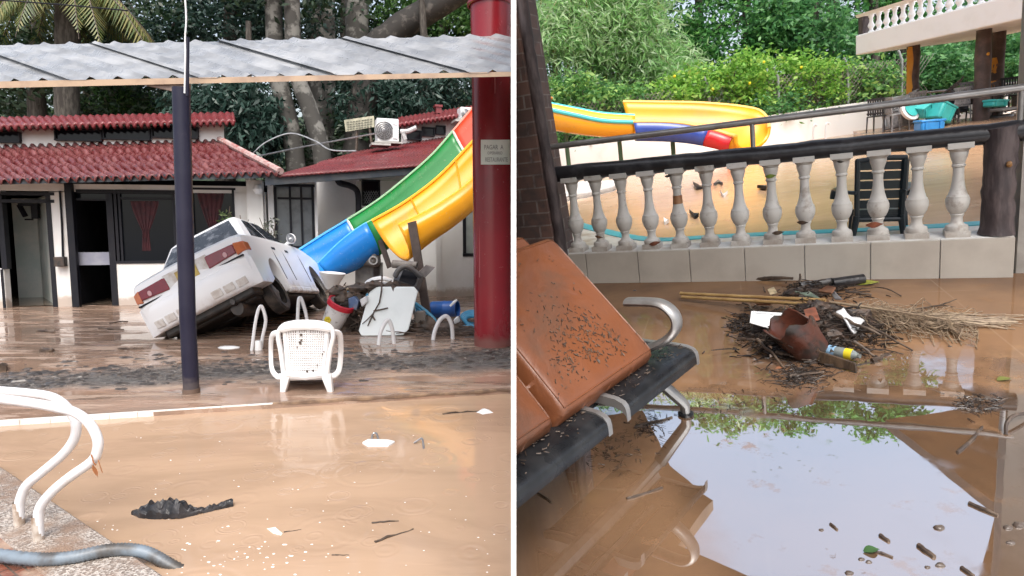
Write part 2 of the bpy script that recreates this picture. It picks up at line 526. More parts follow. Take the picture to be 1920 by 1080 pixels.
# near-left paving with a granite coping
def brickpave():
    n = NT('red_brick_paving')
    bt = n.new('ShaderNodeTexBrick'); n.put(bt.inputs['Vector'], n.map((1, 1, 1), (0, 0, .6)))
    bt.inputs['Scale'].default_value = 7; bt.inputs['Color1'].default_value = (.20, .07, .045, 1); bt.inputs['Color2'].default_value = (.12, .05, .035, 1)
    bt.inputs['Mortar'].default_value = (.07, .05, .04, 1); bt.inputs['Mortar Size'].default_value = .025
    n.col(n.mix(n.ss(n.noise(6, 5), .45, .62), bt.outputs[0], (.33, .23, .17)))
    n.set(Roughness=n.ss(n.noise(8, 4), .4, .6, .1, .5)); n.bump(n.noise(30, 5), .4, .01)
    return n.m
def granite():
    n = NT('wet_pebble_coping')
    v = n.voro(120, out='Color')
    base = n.mix(n.ss(n.xyz(v)[0], .3, .8), (.20, .165, .14), (.46, .42, .38))
    n.col(n.mix(n.ss(n.noise(3.5, 5), .42, .62), base, (.24, .165, .12)))
    n.set(Roughness=n.ss(n.noise(14, 4), .4, .62, .12, .5)); n.bump(n.voro(120), .5, .006)
    return n.m
pa, pb = lg(-150, 780.5), lg(420, 1171)
dl = (pb - pa).normalized(); nl = V((-dl.y, dl.x, 0))
if nl.x > 0: nl = -nl
pav = MB().prism([pa, pb, V((pb.x - 4, pb.y - 1.2, 0)), V((pa.x - 4, pa.y - .5, 0))], (0, 0, -.3))
struct(mk(pav, 'poolside_paving', brickpave(), org=V((0, 0, 0)), smooth=False))
cp = MB()
nn = 26
for i in range(nn):
    p, q = pa.lerp(pb, i / nn), pa.lerp(pb, (i + 1) / nn)
    o0 = rnd.uniform(-.012, .012); 
    cp.hexa([p - nl * .015 + V((0, 0, -.2)), q - nl * .015 + V((0, 0, -.2)), q + nl * .235 + V((0, 0, -.2)), p + nl * .235 + V((0, 0, -.2))],
            [p - nl * .015 + V((0, 0, .012)), q - nl * .015 + V((0, 0, .012)), q + nl * .235 + V((0, 0, .008)), p + nl * .235 + V((0, 0, .008))])
struct(mk(cp, 'pool_coping', granite(), org=V((0, 0, 0)), bevel=.008))

# ---- buildings ----------------------------------------------------------------
def sheet(P00, P10, P01, P11, n, amp, rows=0, step=0., per=8, nv=24, trap=0.0, jitter=0.0, thick=.012):
    """corrugated sheet: P00-P10 low edge, P01-P11 high edge"""
    N = (P10 - P00).cross(P01 - P00).normalized()
    if N.z < 0: N = -N
    mb = MB(); r = random.Random(3)
    jl = [r.uniform(-jitter, jitter) for _ in range(n + 2)]
    def fn(u, v):
        s_ = math.cos(2 * math.pi * u * n)
        if trap: s_ = max(0.0, s_) ** 2.2 * 1.5 - .5 + .08 * math.cos(6 * math.pi * u * n)
        k = int(min(u * n, n - 1e-6))
        vv = v + jl[k] * (1 - v) * .6
        p = P00.lerp(P10, u).lerp(P01.lerp(P11, u), vv)
        h = amp * s_
        if rows: h -= ((v * rows) % 1.0) * step + (amp if rows > 2 else 0)
        return p + N * h
    mb.grid(fn, n * per, nv)
    return mb
def tilemat(name, c1, c2, wet, sc=5):
    n = NT(name)
    f = n.ss(n.noise(sc, 6, .65), .38, .66)
    c = n.mix(f, c1, c2)
    moss = n.ss(n.noise(sc * 2.3, 6, .7), .60, .72)
    n.col(n.mix(moss, c, (.05, .03, .025)))
    n.set(Roughness=n.ss(n.noise(sc * 2, 4), .4, .6, wet, wet + .3)); n.bump(n.noise(40, 5), .25, .01)
    return n.m
TILE = tilemat('wet_red_clay_tile', (.105, .020, .021), (.18, .062, .060), .12)
TILE2 = tilemat('painted_red_roof', (.15, .024, .026), (.105, .022, .024), .25, 3)
RIDGE = tilemat('red_ridge_tile', (.18, .028, .032), (.13, .026, .028), .3)
FASC = mat('dark_fascia_board', (.025, .033, .045), (.05, .055, .06), 4, rough=.4)

fa = Fac(L, lg(0, 578), lg(500, 566))
bA = thing('changing_room_building', 'long white building with a stepped red tile roof and dark doorways on the left', 'building', fa.p0)
wa = MB()
for r_ in ((-160, 346, 0, 361), (-160, 505, 10, 580), (0, 346, 470, 360), (99, 360, 130, 580), (213, 492, 500, 580), (330, 360, 362, 492), (441, 360, 500, 492)):
    fa.rect(wa, *r_, -.16, 0.0)
fa.rect(wa, 466, 338, 496, 580, .003, .14)
fa.rect(wa, -160, 361, -60, 505, -.16, -.003)
mk(wa, 'wall', WHITE, bA, smooth=False)
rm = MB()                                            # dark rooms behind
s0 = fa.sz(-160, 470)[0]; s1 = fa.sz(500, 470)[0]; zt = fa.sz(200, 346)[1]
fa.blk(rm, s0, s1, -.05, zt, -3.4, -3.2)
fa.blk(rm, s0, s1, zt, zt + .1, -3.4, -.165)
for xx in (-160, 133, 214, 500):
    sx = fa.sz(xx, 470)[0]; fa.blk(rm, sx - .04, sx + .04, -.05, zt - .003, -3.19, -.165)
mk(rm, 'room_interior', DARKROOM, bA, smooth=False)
inn = MB(); fa.rect(inn, 29, 372, 75, 585, -1.75, -1.6, z0=-.04)
s_a = fa.sz(75, 470, -1.6)[0]; s_b = fa.sz(97, 470, -.2)[0]
zt1 = fa.sz(60, 372, -1.6)[1]
inn.hexa([fa.at(s_a, -1.6, -.04), fa.at(s_b, -.2, -.04), fa.at(s_b + .08, -.2, -.04), fa.at(s_a + .08, -1.6, -.04)],
         [fa.at(s_a, -1.6, zt1), fa.at(s_b, -.2, zt1), fa.at(s_b + .08, -.2, zt1), fa.at(s_a + .08, -1.6, zt1)])
mk(inn, 'inner_wall', mat('pale_green_wall', (.42, .48, .46), (.55, .56, .53), 2), bA, smooth=False)
fl = MB(); fl.add([fa.at(s0, -3.19, .012), fa.at(s1, -3.19, .012), fa.at(s1, -.17, .012), fa.at(s0, -.17, .012)], [(0, 1, 2, 3)])
mk(fl, 'wet_floor', mat('wet_floor_mud', (.16, .12, .09), (.1, .08, .06), 3, rough=.1), bA, smooth=False)
br = MB(); fa.rect(br, 33, 381, 70, 386, -1.1, -1.0)
br.tube([fa.pt(36, 384, -1.05), fa.pt(48, 406, -1.05)], .045, 6); fa.rect(br, 58, 384, 70, 410, -1.12, -1.03); fa.rect(br, 46, 410, 60, 413, -1.1, -1.05)
mk(br, 'wall_bracket', DARK, bA)
fr = MB()                                            # door and window frames
for r_ in ((0, 360, 101, 366), (0, 374, 101, 380), (-2, 366, 8, 505), (92, 366, 101, 578), (3, 505, 8, 578)):
    fa.rect(fr, *r_, -.12, .012)
mk(fr, 'door_frame', DARK, bA, smooth=False)
fr = MB()
for r_ in ((142, 356, 330, 363), (204, 363, 216, 574), (142, 372, 205, 376)):
    fa.rect(fr, *r_, -.12, .012)
mk(fr, 'doorway_frame', DARK, bA, smooth=False)
pl = MB(); fa.rect(pl, 143, 473, 206, 497, -.09, -.05)
mk(pl, 'door_panel', mat('bluish_door_panel', (.20, .21, .27), (.26, .27, .32), 3), bA, smooth=False)
pl = MB(); fa.rect(pl, 144, 363, 204, 372, -.09, -.06)
mk(pl, 'transom_pane', GLASS, bA, smooth=False)
def window(fac, par, x0, y0, x1, y1, fw=4, mull=(), bars=(), off=.015, pane=GLASS, name='window'):
    w_ = MB()
    for r_ in ((x0, y0, x1, y0 + fw), (x0, y1 - fw, x1, y1), (x0, y0 + fw, x0 + fw, y1 - fw), (x1 - fw, y0 + fw, x1, y1 - fw)): fac.rect(w_, *r_, off - .09, off)
    for m_ in mull: fac.rect(w_, m_ - fw * .4, y0 + fw, m_ + fw * .4, y1 - fw, off - .08, off - .004)
    for m_ in bars: fac.rect(w_, x0 + fw, m_ - fw * .4, x1 - fw, m_ + fw * .4, off - .07, off - .008)
    o = mk(w_, name, DARK, par, smooth=False)
    p_ = MB(); fac.rect(p_, x0 + fw * .5, y0 + fw * .5, x1 - fw * .5, y1 - fw * .5, off - .075, off - .045)
    mk(p_, 'pane', pane, o, smooth=False)
    return o
CURT = mat('dark_red_curtain', (.055, .012, .017), (.03, .009, .013), 9, rough=.8)
def curtain(fac, par, xc, yt, yb, wt, off=-.022):
    c = MB()
    def fn(u, v):
        k = 1 - .78 * min(1, v / .62) ** 1.3 if v < .62 else .22 + (v - .62) * .25
        px = xc + (u - .5) * 2 * wt * k
        return fac.pt(px + 4 * v, yt + (yb - yt) * v, off + .008 * math.sin(u * 30))
    c.grid(fn, 40, 20); mk(c, 'curtain', CURT, par)
w1 = window(fa, bA, 216, 356, 330, 494, 5, (226,), (372,)); curtain(fa, w1, 271, 377, 470, 27)
w2 = window(fa, bA, 360, 352, 441, 492, 4); curtain(fa, w2, 395, 360, 468, 26)
co = MB(); fa.rect(co, 127, 344, 141, 576, .003, .10); mk(co, 'dark_column', DARK, bA, smooth=False, bevel=.008)
mt_ = MB(); fa.rect(mt_, 100, 482, 120, 500, .003, .12); mk(mt_, 'meter_box', mat('rusty_black_box', (.02, .018, .017), (.06, .04, .03), 20), bA, bevel=.006)
cd = MB(); cd.tube([fa.pt(112, 358, .02), fa.pt(116, 420, .02), fa.pt(118, 482, .02)], .016, 6); mk(cd, 'conduit', DARK, bA)
fs = MB()
def strip(fac, mb, a, c, o0, o1):
    (xa, ta, ba), (xc, tc, bc) = a, c
    mb.hexa([fac.pt(xa, ba, o0), fac.pt(xc, bc, o0), fac.pt(xc, bc, o1), fac.pt(xa, ba, o1)], [fac.pt(xa, ta, o0), fac.pt(xc, tc, o0), fac.pt(xc, tc, o1), fac.pt(xa, ta, o1)])
strip(fa, fs, (-160, 340, 350), (522, 321, 333), .60, .66)
fs.hexa([fa.pt(-160, 349, .0), fa.pt(510, 333, .0), fa.pt(510, 333, .6), fa.pt(-160, 350, .6)], [fa.pt(-160, 345, .0), fa.pt(510, 328, .0), fa.pt(510, 328, .6), fa.pt(-160, 345, .6)])
mk(fs, 'fascia', FASC, bA, smooth=False)
rf = sheet(fa.pt(-160, 341, .72), fa.pt(524, 322, .72), fa.pt(-230, 277, -1.5), fa.pt(414, 261, -1.5), 40, .04, 4, .05, 8, 40, 0, .02)
ro = mk(rf, 'roof', TILE, bA, sharp=60)
so = ro.modifiers.new('solid', 'SOLIDIFY'); so.thickness = .02
hp = MB(); hp.tube([fa.pt(412, 261, -1.5), fa.pt(526, 321, .72)], .06, 8); mk(hp, 'hip_cap', mat('pale_hip_mortar', (.42, .32, .30), (.3, .1, .09), 8), bA)
cl = MB(); strip(fa, cl, (-160, 244, 282), (420, 232, 264), -1.75, -1.5); mk(cl, 'clerestory_wall', WHITE, bA, smooth=False)
for (x0, x1, ya, yb_) in ((-40, 36, 246, 267), (101, 190, 242, 264), (192, 281, 240, 262), (283, 371, 237, 259)):
    window(fa, bA, x0, ya, x1, yb_, 2.6, off=-1.41, name='clerestory_window')
r2 = sheet(fa.pt(-160, 246, -1.2), fa.pt(443, 233, -1.2), fa.pt(-180, 231, -2.4), fa.pt(440, 217, -2.4), 46, .05, 2, .04, 8, 16)
r2o = mk(r2, 'upper_roof', RIDGE, bA, sharp=60); so = r2o.modifiers.new('s', 'SOLIDIFY'); so.thickness = .05
lm = MB(); q = fa.pt(484, 355, .24); lm.lathe([(.001, -.09), (.06, -.075), (.09, 0), (.06, .075), (.001, .09)], q, (0, 0, 1), 16, cap=False); lm.tube([q, fa.pt(484, 355, .1)], .03, 8)
mk(lm, 'globe_lamp', WHITEP, bA)

fb = Fac(L, lg(505, 566), lg(957, 549))
bB = thing('pump_house_building', 'white building with a plain red sheet roof behind the water slide', 'building', fb.p0)
wb = MB()
for r_ in ((505, 335, 516, 575), (588, 335, 597, 575), (516, 464, 588, 575), (516, 335, 588, 346), (672, 330, 1010, 340), (672, 340, 680, 575), (680, 384, 712, 575), (712, 340, 826, 575)):
    fb.rect(wb, *r_, -.16, 0)
fb.rect(wb, 597, 335, 676, 575, -.9, -.7)
for r_ in ((826, 335, 868, 560), (868, 335, 905, 388), (868, 480, 1010, 560), (905, 335, 1010, 480)): fb.rect(wb, *r_, .003, .3)
mk(wb, 'wall', WHITE, bB, smooth=False, clip=True)
pq = MB(); fb.rect(pq, 740, 543, 826, 566, .003, .03); fb.rect(pq, 818, 395, 827, 560, .305, .34); mk(pq, 'plinth', WHITE, bB, smooth=False)
window(fb, bB, 515, 345, 590, 466, 5, (545, 566), (372,), pane=mat('grey_blind_glass', (.12, .135, .15), (.08, .09, .1), 3, rough=.15))
gw = window(fb, bB, 679, 337, 713, 386, 3)
gm = MB()
for i in range(-5, 11):
    for sg in (1, -1):
        xa = 682 + i * 4.5 if sg > 0 else 710 - i * 4.5
        pts = [(xa + sg * k * 2.3, 358 + k * 4) for k in range(7)]
        pts = [p for p in pts if 682 <= p[0] <= 710 and p[1] <= 383]
        if len(pts) > 1: gm.tube([fb.pt(*pts[0], .0), fb.pt(*pts[-1], .0)], .006, 4)
mk(gm, 'grille', METAL, gw)
window(fb, bB, 868, 386, 905, 481, 6, off=.31, pane=mat('pale_window_glass', (.40, .45, .43), (.3, .34, .33), 2, rough=.1))
fs = MB(); strip(fb, fs, (497, 330, 348), (1010, 293, 310), .60, .66)
fs.hexa([fb.pt(505, 348, .0), fb.pt(1000, 312, .0), fb.pt(1000, 312, .6), fb.pt(505, 348, .6)], [fb.pt(505, 343, .0), fb.pt(1000, 307, .0), fb.pt(1000, 307, .6), fb.pt(505, 343, .6)])
mk(fs, 'fascia', FASC, bB, smooth=False, clip=True)
rfb = sheet(fb.pt(520, 328, .72), fb.pt(1010, 292, .72), fb.pt(664, 284, -1.9), fb.pt(1010, 228, -1.9), 60, .010, 2, .03, 4, 16)
so = mk(rfb, 'roof', TILE2, bB, sharp=60, clip=True).modifiers.new('s', 'SOLIDIFY'); so.thickness = .04
cl = MB(); strip(fb, cl, (752, 230, 274), (1010, 200, 240), -2.2, -1.9); mk(cl, 'clerestory_wall', WHITE, bB, smooth=False, clip=True)
for x0, x1, ya, yb_ in ((764, 791, 244, 262), (792, 816, 238, 255), (818, 836, 235, 252)): window(fb, bB, x0, ya, x1, yb_, 2.0, off=-1.81, name='clerestory_window')
r2 = sheet(fb.pt(746, 238, -1.6), fb.pt(1010, 198, -1.6), fb.pt(746, 226, -2.8), fb.pt(1010, 184, -2.8), 34, .04, 1, .04, 8, 10)
so = mk(r2, 'upper_roof', RIDGE, bB, sharp=60, clip=True).modifiers.new('s', 'SOLIDIFY'); so.thickness = .05
vt = MB(); fb.rect(vt, 818, 199, 828, 212, -2.6, -2.45); fb.rect(vt, 816, 196, 830, 200, -2.63, -2.42); mk(vt, 'roof_vent', RIDGE, bB)
dp = MB(); dp.tube(spline([fb.pt(630, 326, .45), fb.pt(636, 342, .40), fb.pt(655, 348, .25), fb.pt(668, 356, .1), fb.pt(672, 372, .07), fb.pt(672, 402, .07)], 5), .055, 8)
mk(dp, 'downpipe', DARK, bB)

def ac_unit(px0, py0, px1, py1, off, label):
    zbase = fb.pt((px0 + px1) / 2, py1, off)
    t = thing('air_conditioner', label, 'air conditioner', zbase, 'air conditioners on the red roof')
    m = MB(); fb.rect(m, px0, py0, px1, py1 - 3, off - .32, off); mk(m, 'casing', WHITEP, t, bevel=.015)
    w_ = px1 - px0
    c = fb.pt(px0 + w_ * .32, (py0 + py1) / 2, off + .004); r0 = (py1 - py0) * .4 / FPX * 11.5
    g = MB()
    for k in range(1, 6): g.tube([c + (fb.u * math.cos(a) + V((0, 0, 1)) * math.sin(a)) * r0 * k / 5 + fb.n * .01 for a in [i * math.pi / 12 for i in range(25)]], .006, 4, cap=False)
    for i in range(12): g.tube([c + fb.n * .012, c + (fb.u * math.cos(i * .5236) + V((0, 0, 1)) * math.sin(i * .5236)) * r0 + fb.n * .012], .004, 4)
    mk(g, 'fan_grille', METAL, t)
    d = MB(); d.lathe([(r0, 0), (r0, .004)], c - fb.n * .002, fb.n, 24); mk(d, 'fan_opening', GREY, t)
    s_ = MB(); fb.rect(s_, px0 + w_ * .72, py0 + 4, px1 - 3, py0 + 12, off + .001, off + .012); fb.rect(s_, px0 + w_ * .72, py0 + 20, px1 - 3, py1 - 8, off + .001, off + .02); mk(s_, 'service_panel', WHITEP, t, bevel=.004)
    f = MB(); fb.rect(f, px0 - 4, py1 - 3, px1 + 6, py1, off - .36, off + .06); fb.rect(f, px0 - 10, py1, px0 + 26, py1 + 4, off - .3, off + .1); mk(f, 'base_slab', mat('concrete_slab', (.4, .39, .37), (.3, .29, .27), 8), t)
    return t
ac_unit(707, 222, 748, 268, -1.05, 'white air conditioner unit on the red roof left of the tile ridge')
ac_unit(864, 201, 890, 224, -1.4, 'white air conditioner peeking out behind the orange top of the slide')
pp = MB(); pp.tube(spline([fb.pt(751, 247, -1.1), fb.pt(765, 246, -1.05), fb.pt(781, 239, -1.0)], 5), [.05] * 11, 8); pp.tube([fb.pt(756, 250, -1.05), fb.pt(760, 262, -1.05)], .04, 6)
tag(mk(pp, 'insulated_pipe', mat('silver_tape', (.5, .5, .5), (.35, .35, .35), 20, rough=.35)), 'silver insulated pipe bent beside the air conditioner on the red roof', 'pipe')

# wooden sign on stakes behind the roof
sb = thing('board_sign', 'weathered pale board sign on thin stakes behind the red roof', 'sign', L.y(675, 285, 14))
m = MB(); m.prism([L.y(645, 225, 14), L.y(701, 217, 14), L.y(702, 238, 14), L.y(648, 247, 14)], (0, .03, 0)); mk(m, 'board', mat('old_beige_board', (.42, .40, .29), (.25, .24, .18), 6), sb, smooth=False)
m = MB()
for yy in range(4):
    for k in range(9):
        x0 = 650 + k * 5.4 + rnd.uniform(0, 1); y0 = 228.5 + yy * 4.4 - (k * 5.4) * .13
        m.prism([L.y(x0, y0, 13.985), L.y(x0 + rnd.uniform(2.6, 4.4), y0 - .5, 13.985), L.y(x0 + 3.6, y0 + 1.2, 13.985), L.y(x0, y0 + 1.6, 13.985)], (0, .01, 0))
mk(m, 'faded_lettering', mat('faded_ink', (.13, .13, .10)), sb, smooth=False)
m = MB(); m.tube([L.y(669, 240, 14.05), L.y(668, 290, 14.05)], .03, 6); m.tube([L.y(690, 218, 14.05), L.y(697, 270, 14.05)], .03, 6); mk(m, 'stake', STICK, sb)

# cables
cb = MB(); cb.tube(spline([L.y(474, 288, 12), L.y(500, 266, 12), L.y(545, 250, 12), L.y(590, 264, 12), L.y(620, 281, 12), L.y(668, 283, 12)], 7), .015, 6)
tag(mk(cb, 'hose', METAL), 'pale hose looping between the two red roofs', 'hose')
cb = MB(); cb.tube([L.y(480, 294, 12.4), L.y(560, 277, 12.4), L.y(705, 250, 12.4)], .016, 5)
tag(mk(cb, 'cable', METAL), 'thin straight grey cable running up to the air conditioner', 'cable')
cb = MB(); cb.tube([L.y(-30, -2, 11), L.y(120, 9, 11), L.y(240, 20, 11)], .012, 5)
tag(mk(cb, 'overhead_wire', DARK), 'dark overhead wire sagging in front of the palm fronds', 'wire')

# ---- metal canopy roof, pole, red column -------------------------------------------
pb_ = lg(359, 736); yP = pb_.y
def galv():
    n = NT('galvanised_sheet')
    f = n.noise(2.2, 6, .6, n.map((1, 1, 1)))
    n.col(n.mix(n.ss(f, .35, .68), (.20, .207, .217), (.35, .357, .365)))
    n.set(Metallic=.25, Roughness=n.ss(n.noise(5, 5), .35, .65, .25, .55)); n.bump(n.noise(6, 3), .2, .02)
    return n.m
mr = thing('canopy_roof', 'corrugated grey metal canopy roof with a tan front beam on a navy pole', 'canopy', L.y(480, 150, yP + .2))
yF, yB = yP + .1, yP + 1.7
GAL = galv()
def lapped(u0, u1, lift):
    f0, f1 = L.y(-130, 154, yF), L.y(1190, 130, yF); b0, b1 = L.y(-290, 90, yB), L.y(930, 66, yB)
    return sheet(f0.lerp(f1, u0) + V((0, 0, lift)), f0.lerp(f1, u1) + V((0, 0, lift)), b0.lerp(b1, u0) + V((0, 0, lift)), b0.lerp(b1, u1) + V((0, 0, lift)), max(2, round(26 * (u1 - u0))), .016, 0, 0, 10, 14, 1.6, .012)
for i, (u0, u1) in enumerate(((0, .2), (.2, .385), (.385, .58), (.58, .77), (.77, 1))):
    o = mk(lapped(u0 - (.012 if i else 0), u1, .004 * (i % 2)), 'roof_sheet', GAL, mr, clip=True, sharp=50)
TAN = mat('tan_steel_beam', (.40, .29, .20), (.30, .21, .15), 5, rough=.5)
bm_ = MB()
bm_.hexa([L.y(-130, 168, yF + .0), L.y(1190, 138, yF), L.y(1190, 138, yF + .06), L.y(-130, 168, yF + .06)],
         [L.y(-130, 155, yF + .0), L.y(1190, 130, yF), L.y(1190, 130, yF + .06), L.y(-130, 155, yF + .06)])
mk(bm_, 'front_beam', TAN, mr, clip=True, smooth=False)
gs = MB(); gs.prism([L.y(262, 157, yF + .02), L.y(352, 156, yF + .02), L.y(350, 178, yF + .02), L.y(330, 172, yF + .02)], (0, .05, 0)); mk(gs, 'gusset', mat('rusty_gusset', (.16, .11, .09), (.25, .2, .16), 9), mr, smooth=False)
pole = thing('canopy_pole', 'navy blue steel pole standing in the flood under the metal canopy', 'pole', pb_)
m = MB(); m.tube([pb_ - V((0, 0, .1)), L.y(352, 600, yP), L.y(344.5, 350, yP), L.y(339.5, 165, yP)], [.059, .059, .062, .063], 20); mk(m, 'post', NAVY, pole)
m = MB(); m.tube([L.y(350, 180, yP - .02), L.y(351, 70, yP - .02)], .017, 8); mk(m, 'mast', NAVY, pole)
m = MB(); m.tube(spline([L.y(346, 175, yP - .045), L.y(347.5, 100, yP - .045), L.y(347, 70, yP - .045), L.y(349, 30, yP - .045), L.y(344, -40, yP - .045)], 5), .0065, 6); mk(m, 'white_cable', TUBEW, pole)
m = MB(); m.tube([pb_ + V((0, 0, .0)), pb_ + V((0, 0, .035))], .064, 20); mk(m, 'mud_line', mat('mud_stain', (.12, .08, .06)), pole)

cbp = lg(925, 646); cy = cbp.y
REDC = grimy('glossy_red_column_paint', (.24, .010, .018), (.17, .009, .015), (.17, .10, .08), .16, .6, 2.6, .26, .5, .64)
rc = thing('red_column', 'thick glossy dark red round column with a paper notice', 'column', cbp)
m = MB(); top = L.y(920.5, -60, cy); rr_ = 36.3 / FPX * cy
m.tube([cbp - V((0, 0, .1)), cbp.lerp(top, .3), cbp.lerp(top, .7), top], [rr_, rr_, rr_ * 1.0, rr_ * 1.06], 40); mk(m, 'shaft', REDC, rc, clip=True)
m = MB(); cc = L.y(918.5, 10, cy); m.lathe([(rr_ * 1.05, -.02), (rr_ * 1.14, -.012), (rr_ * 1.14, .012), (rr_ * 1.05, .02)], cc, (0, 0, 1), 40, cap=False); mk(m, 'collar', REDC, rc, clip=True)
m = MB()
for xx, y0, y1 in ((905.5, 146, 178), (928, 146, 175), (899.5, 150, 520)):
    ang = (xx - 922) / 33.5
    p = lambda py: L.y(xx, py, cy - rr_ * math.sqrt(max(0, 1 - ang * ang)) - .003)
    m.tube([p(y0), p(y1)], .0045, 5)
mk(m, 'paint_drips', mat('light_paint_streak', (.42, .12, .13)), rc)
sg = thing('paper_notice', 'pale handwritten paper notice stuck on the red column', 'sign', L.y(928, 307, cy - rr_))
colc = lambda py: cbp.lerp(top, (cbp.z - L.y(920, py, cy).z) / (cbp.z - top.z))
def on_col(px, py, d=.004):
    c = colc(py)
    for _ in range(3):
        pass
    r1 = rr_ * 1.012 + d
    dd = L.ray(px, py); o = L.C
    # ray against the vertical round shaft
    ex, ey = o.x - c.x, o.y - c.y
    a_ = dd.x ** 2 + dd.y ** 2; b2 = ex * dd.x + ey * dd.y; c2 = ex * ex + ey * ey - r1 * r1
    disc = b2 * b2 - a_ * c2
    t_ = (-b2 - math.sqrt(max(disc, 0))) / a_
    return o + dd * t_
m = MB(); m.grid(lambda u, v: on_col(901.5 + 54.5 * u, 262 + 46.5 * v), 20, 8); mk(m, 'paper', mat('pale_paper', (.62, .70, .66), (.70, .74, .72), 4, rough=.6), sg)
def letters(txt, x0, x1, yb, h, m_):
    cu = bpy.data.curves.new('txt', 'FONT'); cu.body = txt; cu.resolution_u = 3; cu.offset = .012
    to = bpy.data.objects.new('txt', cu); COL.objects.link(to)
    bpy.context.view_layer.update()
    me = bpy.data.meshes.new_from_object(to.evaluated_get(bpy.context.evaluated_depsgraph_get()))
    bpy.data.objects.remove(to)
    xs = [v.co.x for v in me.vertices]; ys = [v.co.y for v in me.vertices]; w_ = max(xs) - min(xs); hh = max(ys)
    m_.add([on_col(x0 + (v.co.x - min(xs)) / w_ * (x1 - x0), yb - v.co.y / hh * h, .007) for v in me.vertices], [list(p.vertices) for p in me.polygons])
m = MB(); letters('PAGAR  A', 908, 944, 280, 8.5, m); letters('OPERARIO', 914, 942, 289.5, 5.5, m); letters('RESTAURANTE', 910, 952, 303, 8, m)
mk(m, 'handwriting', mat('grey_pen_ink', (.22, .25, .25)), sg, weld=False)

# ---- water slide ---------------------------------------------------------------
GELY = grimy('yellow_gelcoat', (.80, .36, .015), (.70, .30, .012), (.26, .20, .13), -9, .5, 2.6, .26, .45, .60)
GELY2 = GELY
GELG = grimy('green_gelcoat', (.012, .17, .035), (.016, .21, .05), (.26, .20, .13), -9, .5, 2.6, .26, .45, .60)
GELB = grimy('blue_gelcoat', (.012, .20, .62), (.012, .16, .50), (.26, .20, .13), -9, .5, 2.6, .26, .45, .60)
GELR = grimy('orange_red_gelcoat', (.72, .07, .03), (.62, .06, .03), (.26, .20, .13), -9, .5, 2.6, .26, .45, .60)
RIMW = mat('pale_rim', (.62, .64, .60))
def trough(far, nearl, bot, nprof=14):
    """far rim, near rim, lowest line: lists of points, one per station"""
    secs = []
    for f, n_, b_ in zip(far, nearl, bot):
        mid = (f + n_) * .5; hv = (f - n_) * .5; dv = b_ - mid
        secs.append([mid + hv * math.cos(math.pi * k / nprof) + dv * math.sin(math.pi * k / nprof) ** .75 for k in range(nprof + 1)])
    return MB().loft(secs, cap=False, closed=False)
def lane(F, pf, pn, pbm, yf, yn, n=6):
    f = spline([F.y(x, y_, d) for (x, y_), d in zip(pf, yf)], n)
    q = spline([F.y(x, y_, d) for (x, y_), d in zip(pn, yn)], n)
    b_ = spline([F.y(x, y_, (d + e) / 2) for (x, y_), d, e in zip(pbm, yf, yn)], n)
    return f, q, b_
slide = thing('water_slide', 'two lane water slide, yellow lane beside a red, green and blue lane', 'water slide', lg(760, 600))
# yellow lane
yf = [9.9, 9.75, 9.6, 9.45, 9.3]; yn = [9.1, 9.0, 8.9, 8.8, 8.7]
f, q, b_ = lane(L, [(960, 185), (887, 264), (823, 330), (760, 378), (697, 414)], [(965, 235), (891, 332), (836, 375), (790, 402), (746, 422)], [(960, 300), (893, 372), (850, 413), (803, 448), (757, 486)], yf, yn)
f0_, q0_, b0_ = f, q, b_
o = mk(trough(f, q, b_), 'yellow_lane', GELY, slide, clip=True, sharp=60); so = o.modifiers.new('s', 'SOLIDIFY'); so.thickness = .035; so.offset = 1
m = MB(); m.tube(f, .022, 6); m.tube(q, .022, 6); m.tube([b_[-1] + (f[-1] - b_[-1]) * 0] , .01, 4) if False else None
mk(m, 'yellow_rim', mat('yellow_rim_gelcoat', (.85, .45, .03)), slide, clip=True)
# far lane: red top, green middle, blue end
F_ = [(960, 120), (905, 180), (849, 246), (810, 290), (765, 330), (710, 374), (651, 412), (605, 440), (561, 468)]
N_ = [(985, 170), (930, 235), (884, 288), (846, 324), (808, 352), (750, 392), (688, 418), (640, 452), (597, 494)]
B_ = [(985, 200), (935, 268), (893, 318), (855, 354), (815, 385), (762, 430), (703, 478), (655, 506), (610, 516)]
yf = [10.6 - .05 * i for i in range(9)]; yn = [9.95 - .05 * i for i in range(9)]
f, q, b_ = lane(L, F_, N_, B_, yf, yn, 6)
for nm, a, c, mm in (('red_section', 0, 13, GELR), ('green_section', 12, 37, GELG), ('blue_section', 36, 49, GELB)):
    o = mk(trough(f[a:c], q[a:c], b_[a:c]), nm, mm, slide, clip=True, sharp=60); so = o.modifiers.new('s', 'SOLIDIFY'); so.thickness = .035; so.offset = 1
    rm_ = mat('rim_' + nm, {'r': (.75, .3, .22), 'g': (.3, .5, .3), 'b': (.1, .42, .75)}[nm[0]])
    for e_ in (f, q): m = MB(); m.tube(e_[a:c], .02, 6); mk(m, 'rim', rm_, slide, clip=True)
for i in (12, 36):
    m = MB(); m.tube(trough(f[i:i + 1] * 2, q[i:i + 1] * 2, b_[i:i + 1] * 2).v[:15], .022, 5); mk(m, 'joint_flange', RIMW, slide)
for k_ in (9, 17):
    m = MB(); m.tube([p + V((0, -.012, -.012)) for p in trough(f0_[k_:k_ + 1] * 2, q0_[k_:k_ + 1] * 2, b0_[k_:k_ + 1] * 2).v[:15]], .016, 5); mk(m, 'section_joint', GELY, slide)
PB = mat('brown_painted_post', (.075, .055, .05), (.05, .035, .03), 6, rough=.5)
m = MB(); k0, k1 = L.y(772, 416, 8.75), lg(803, 612); k1.y = 8.6
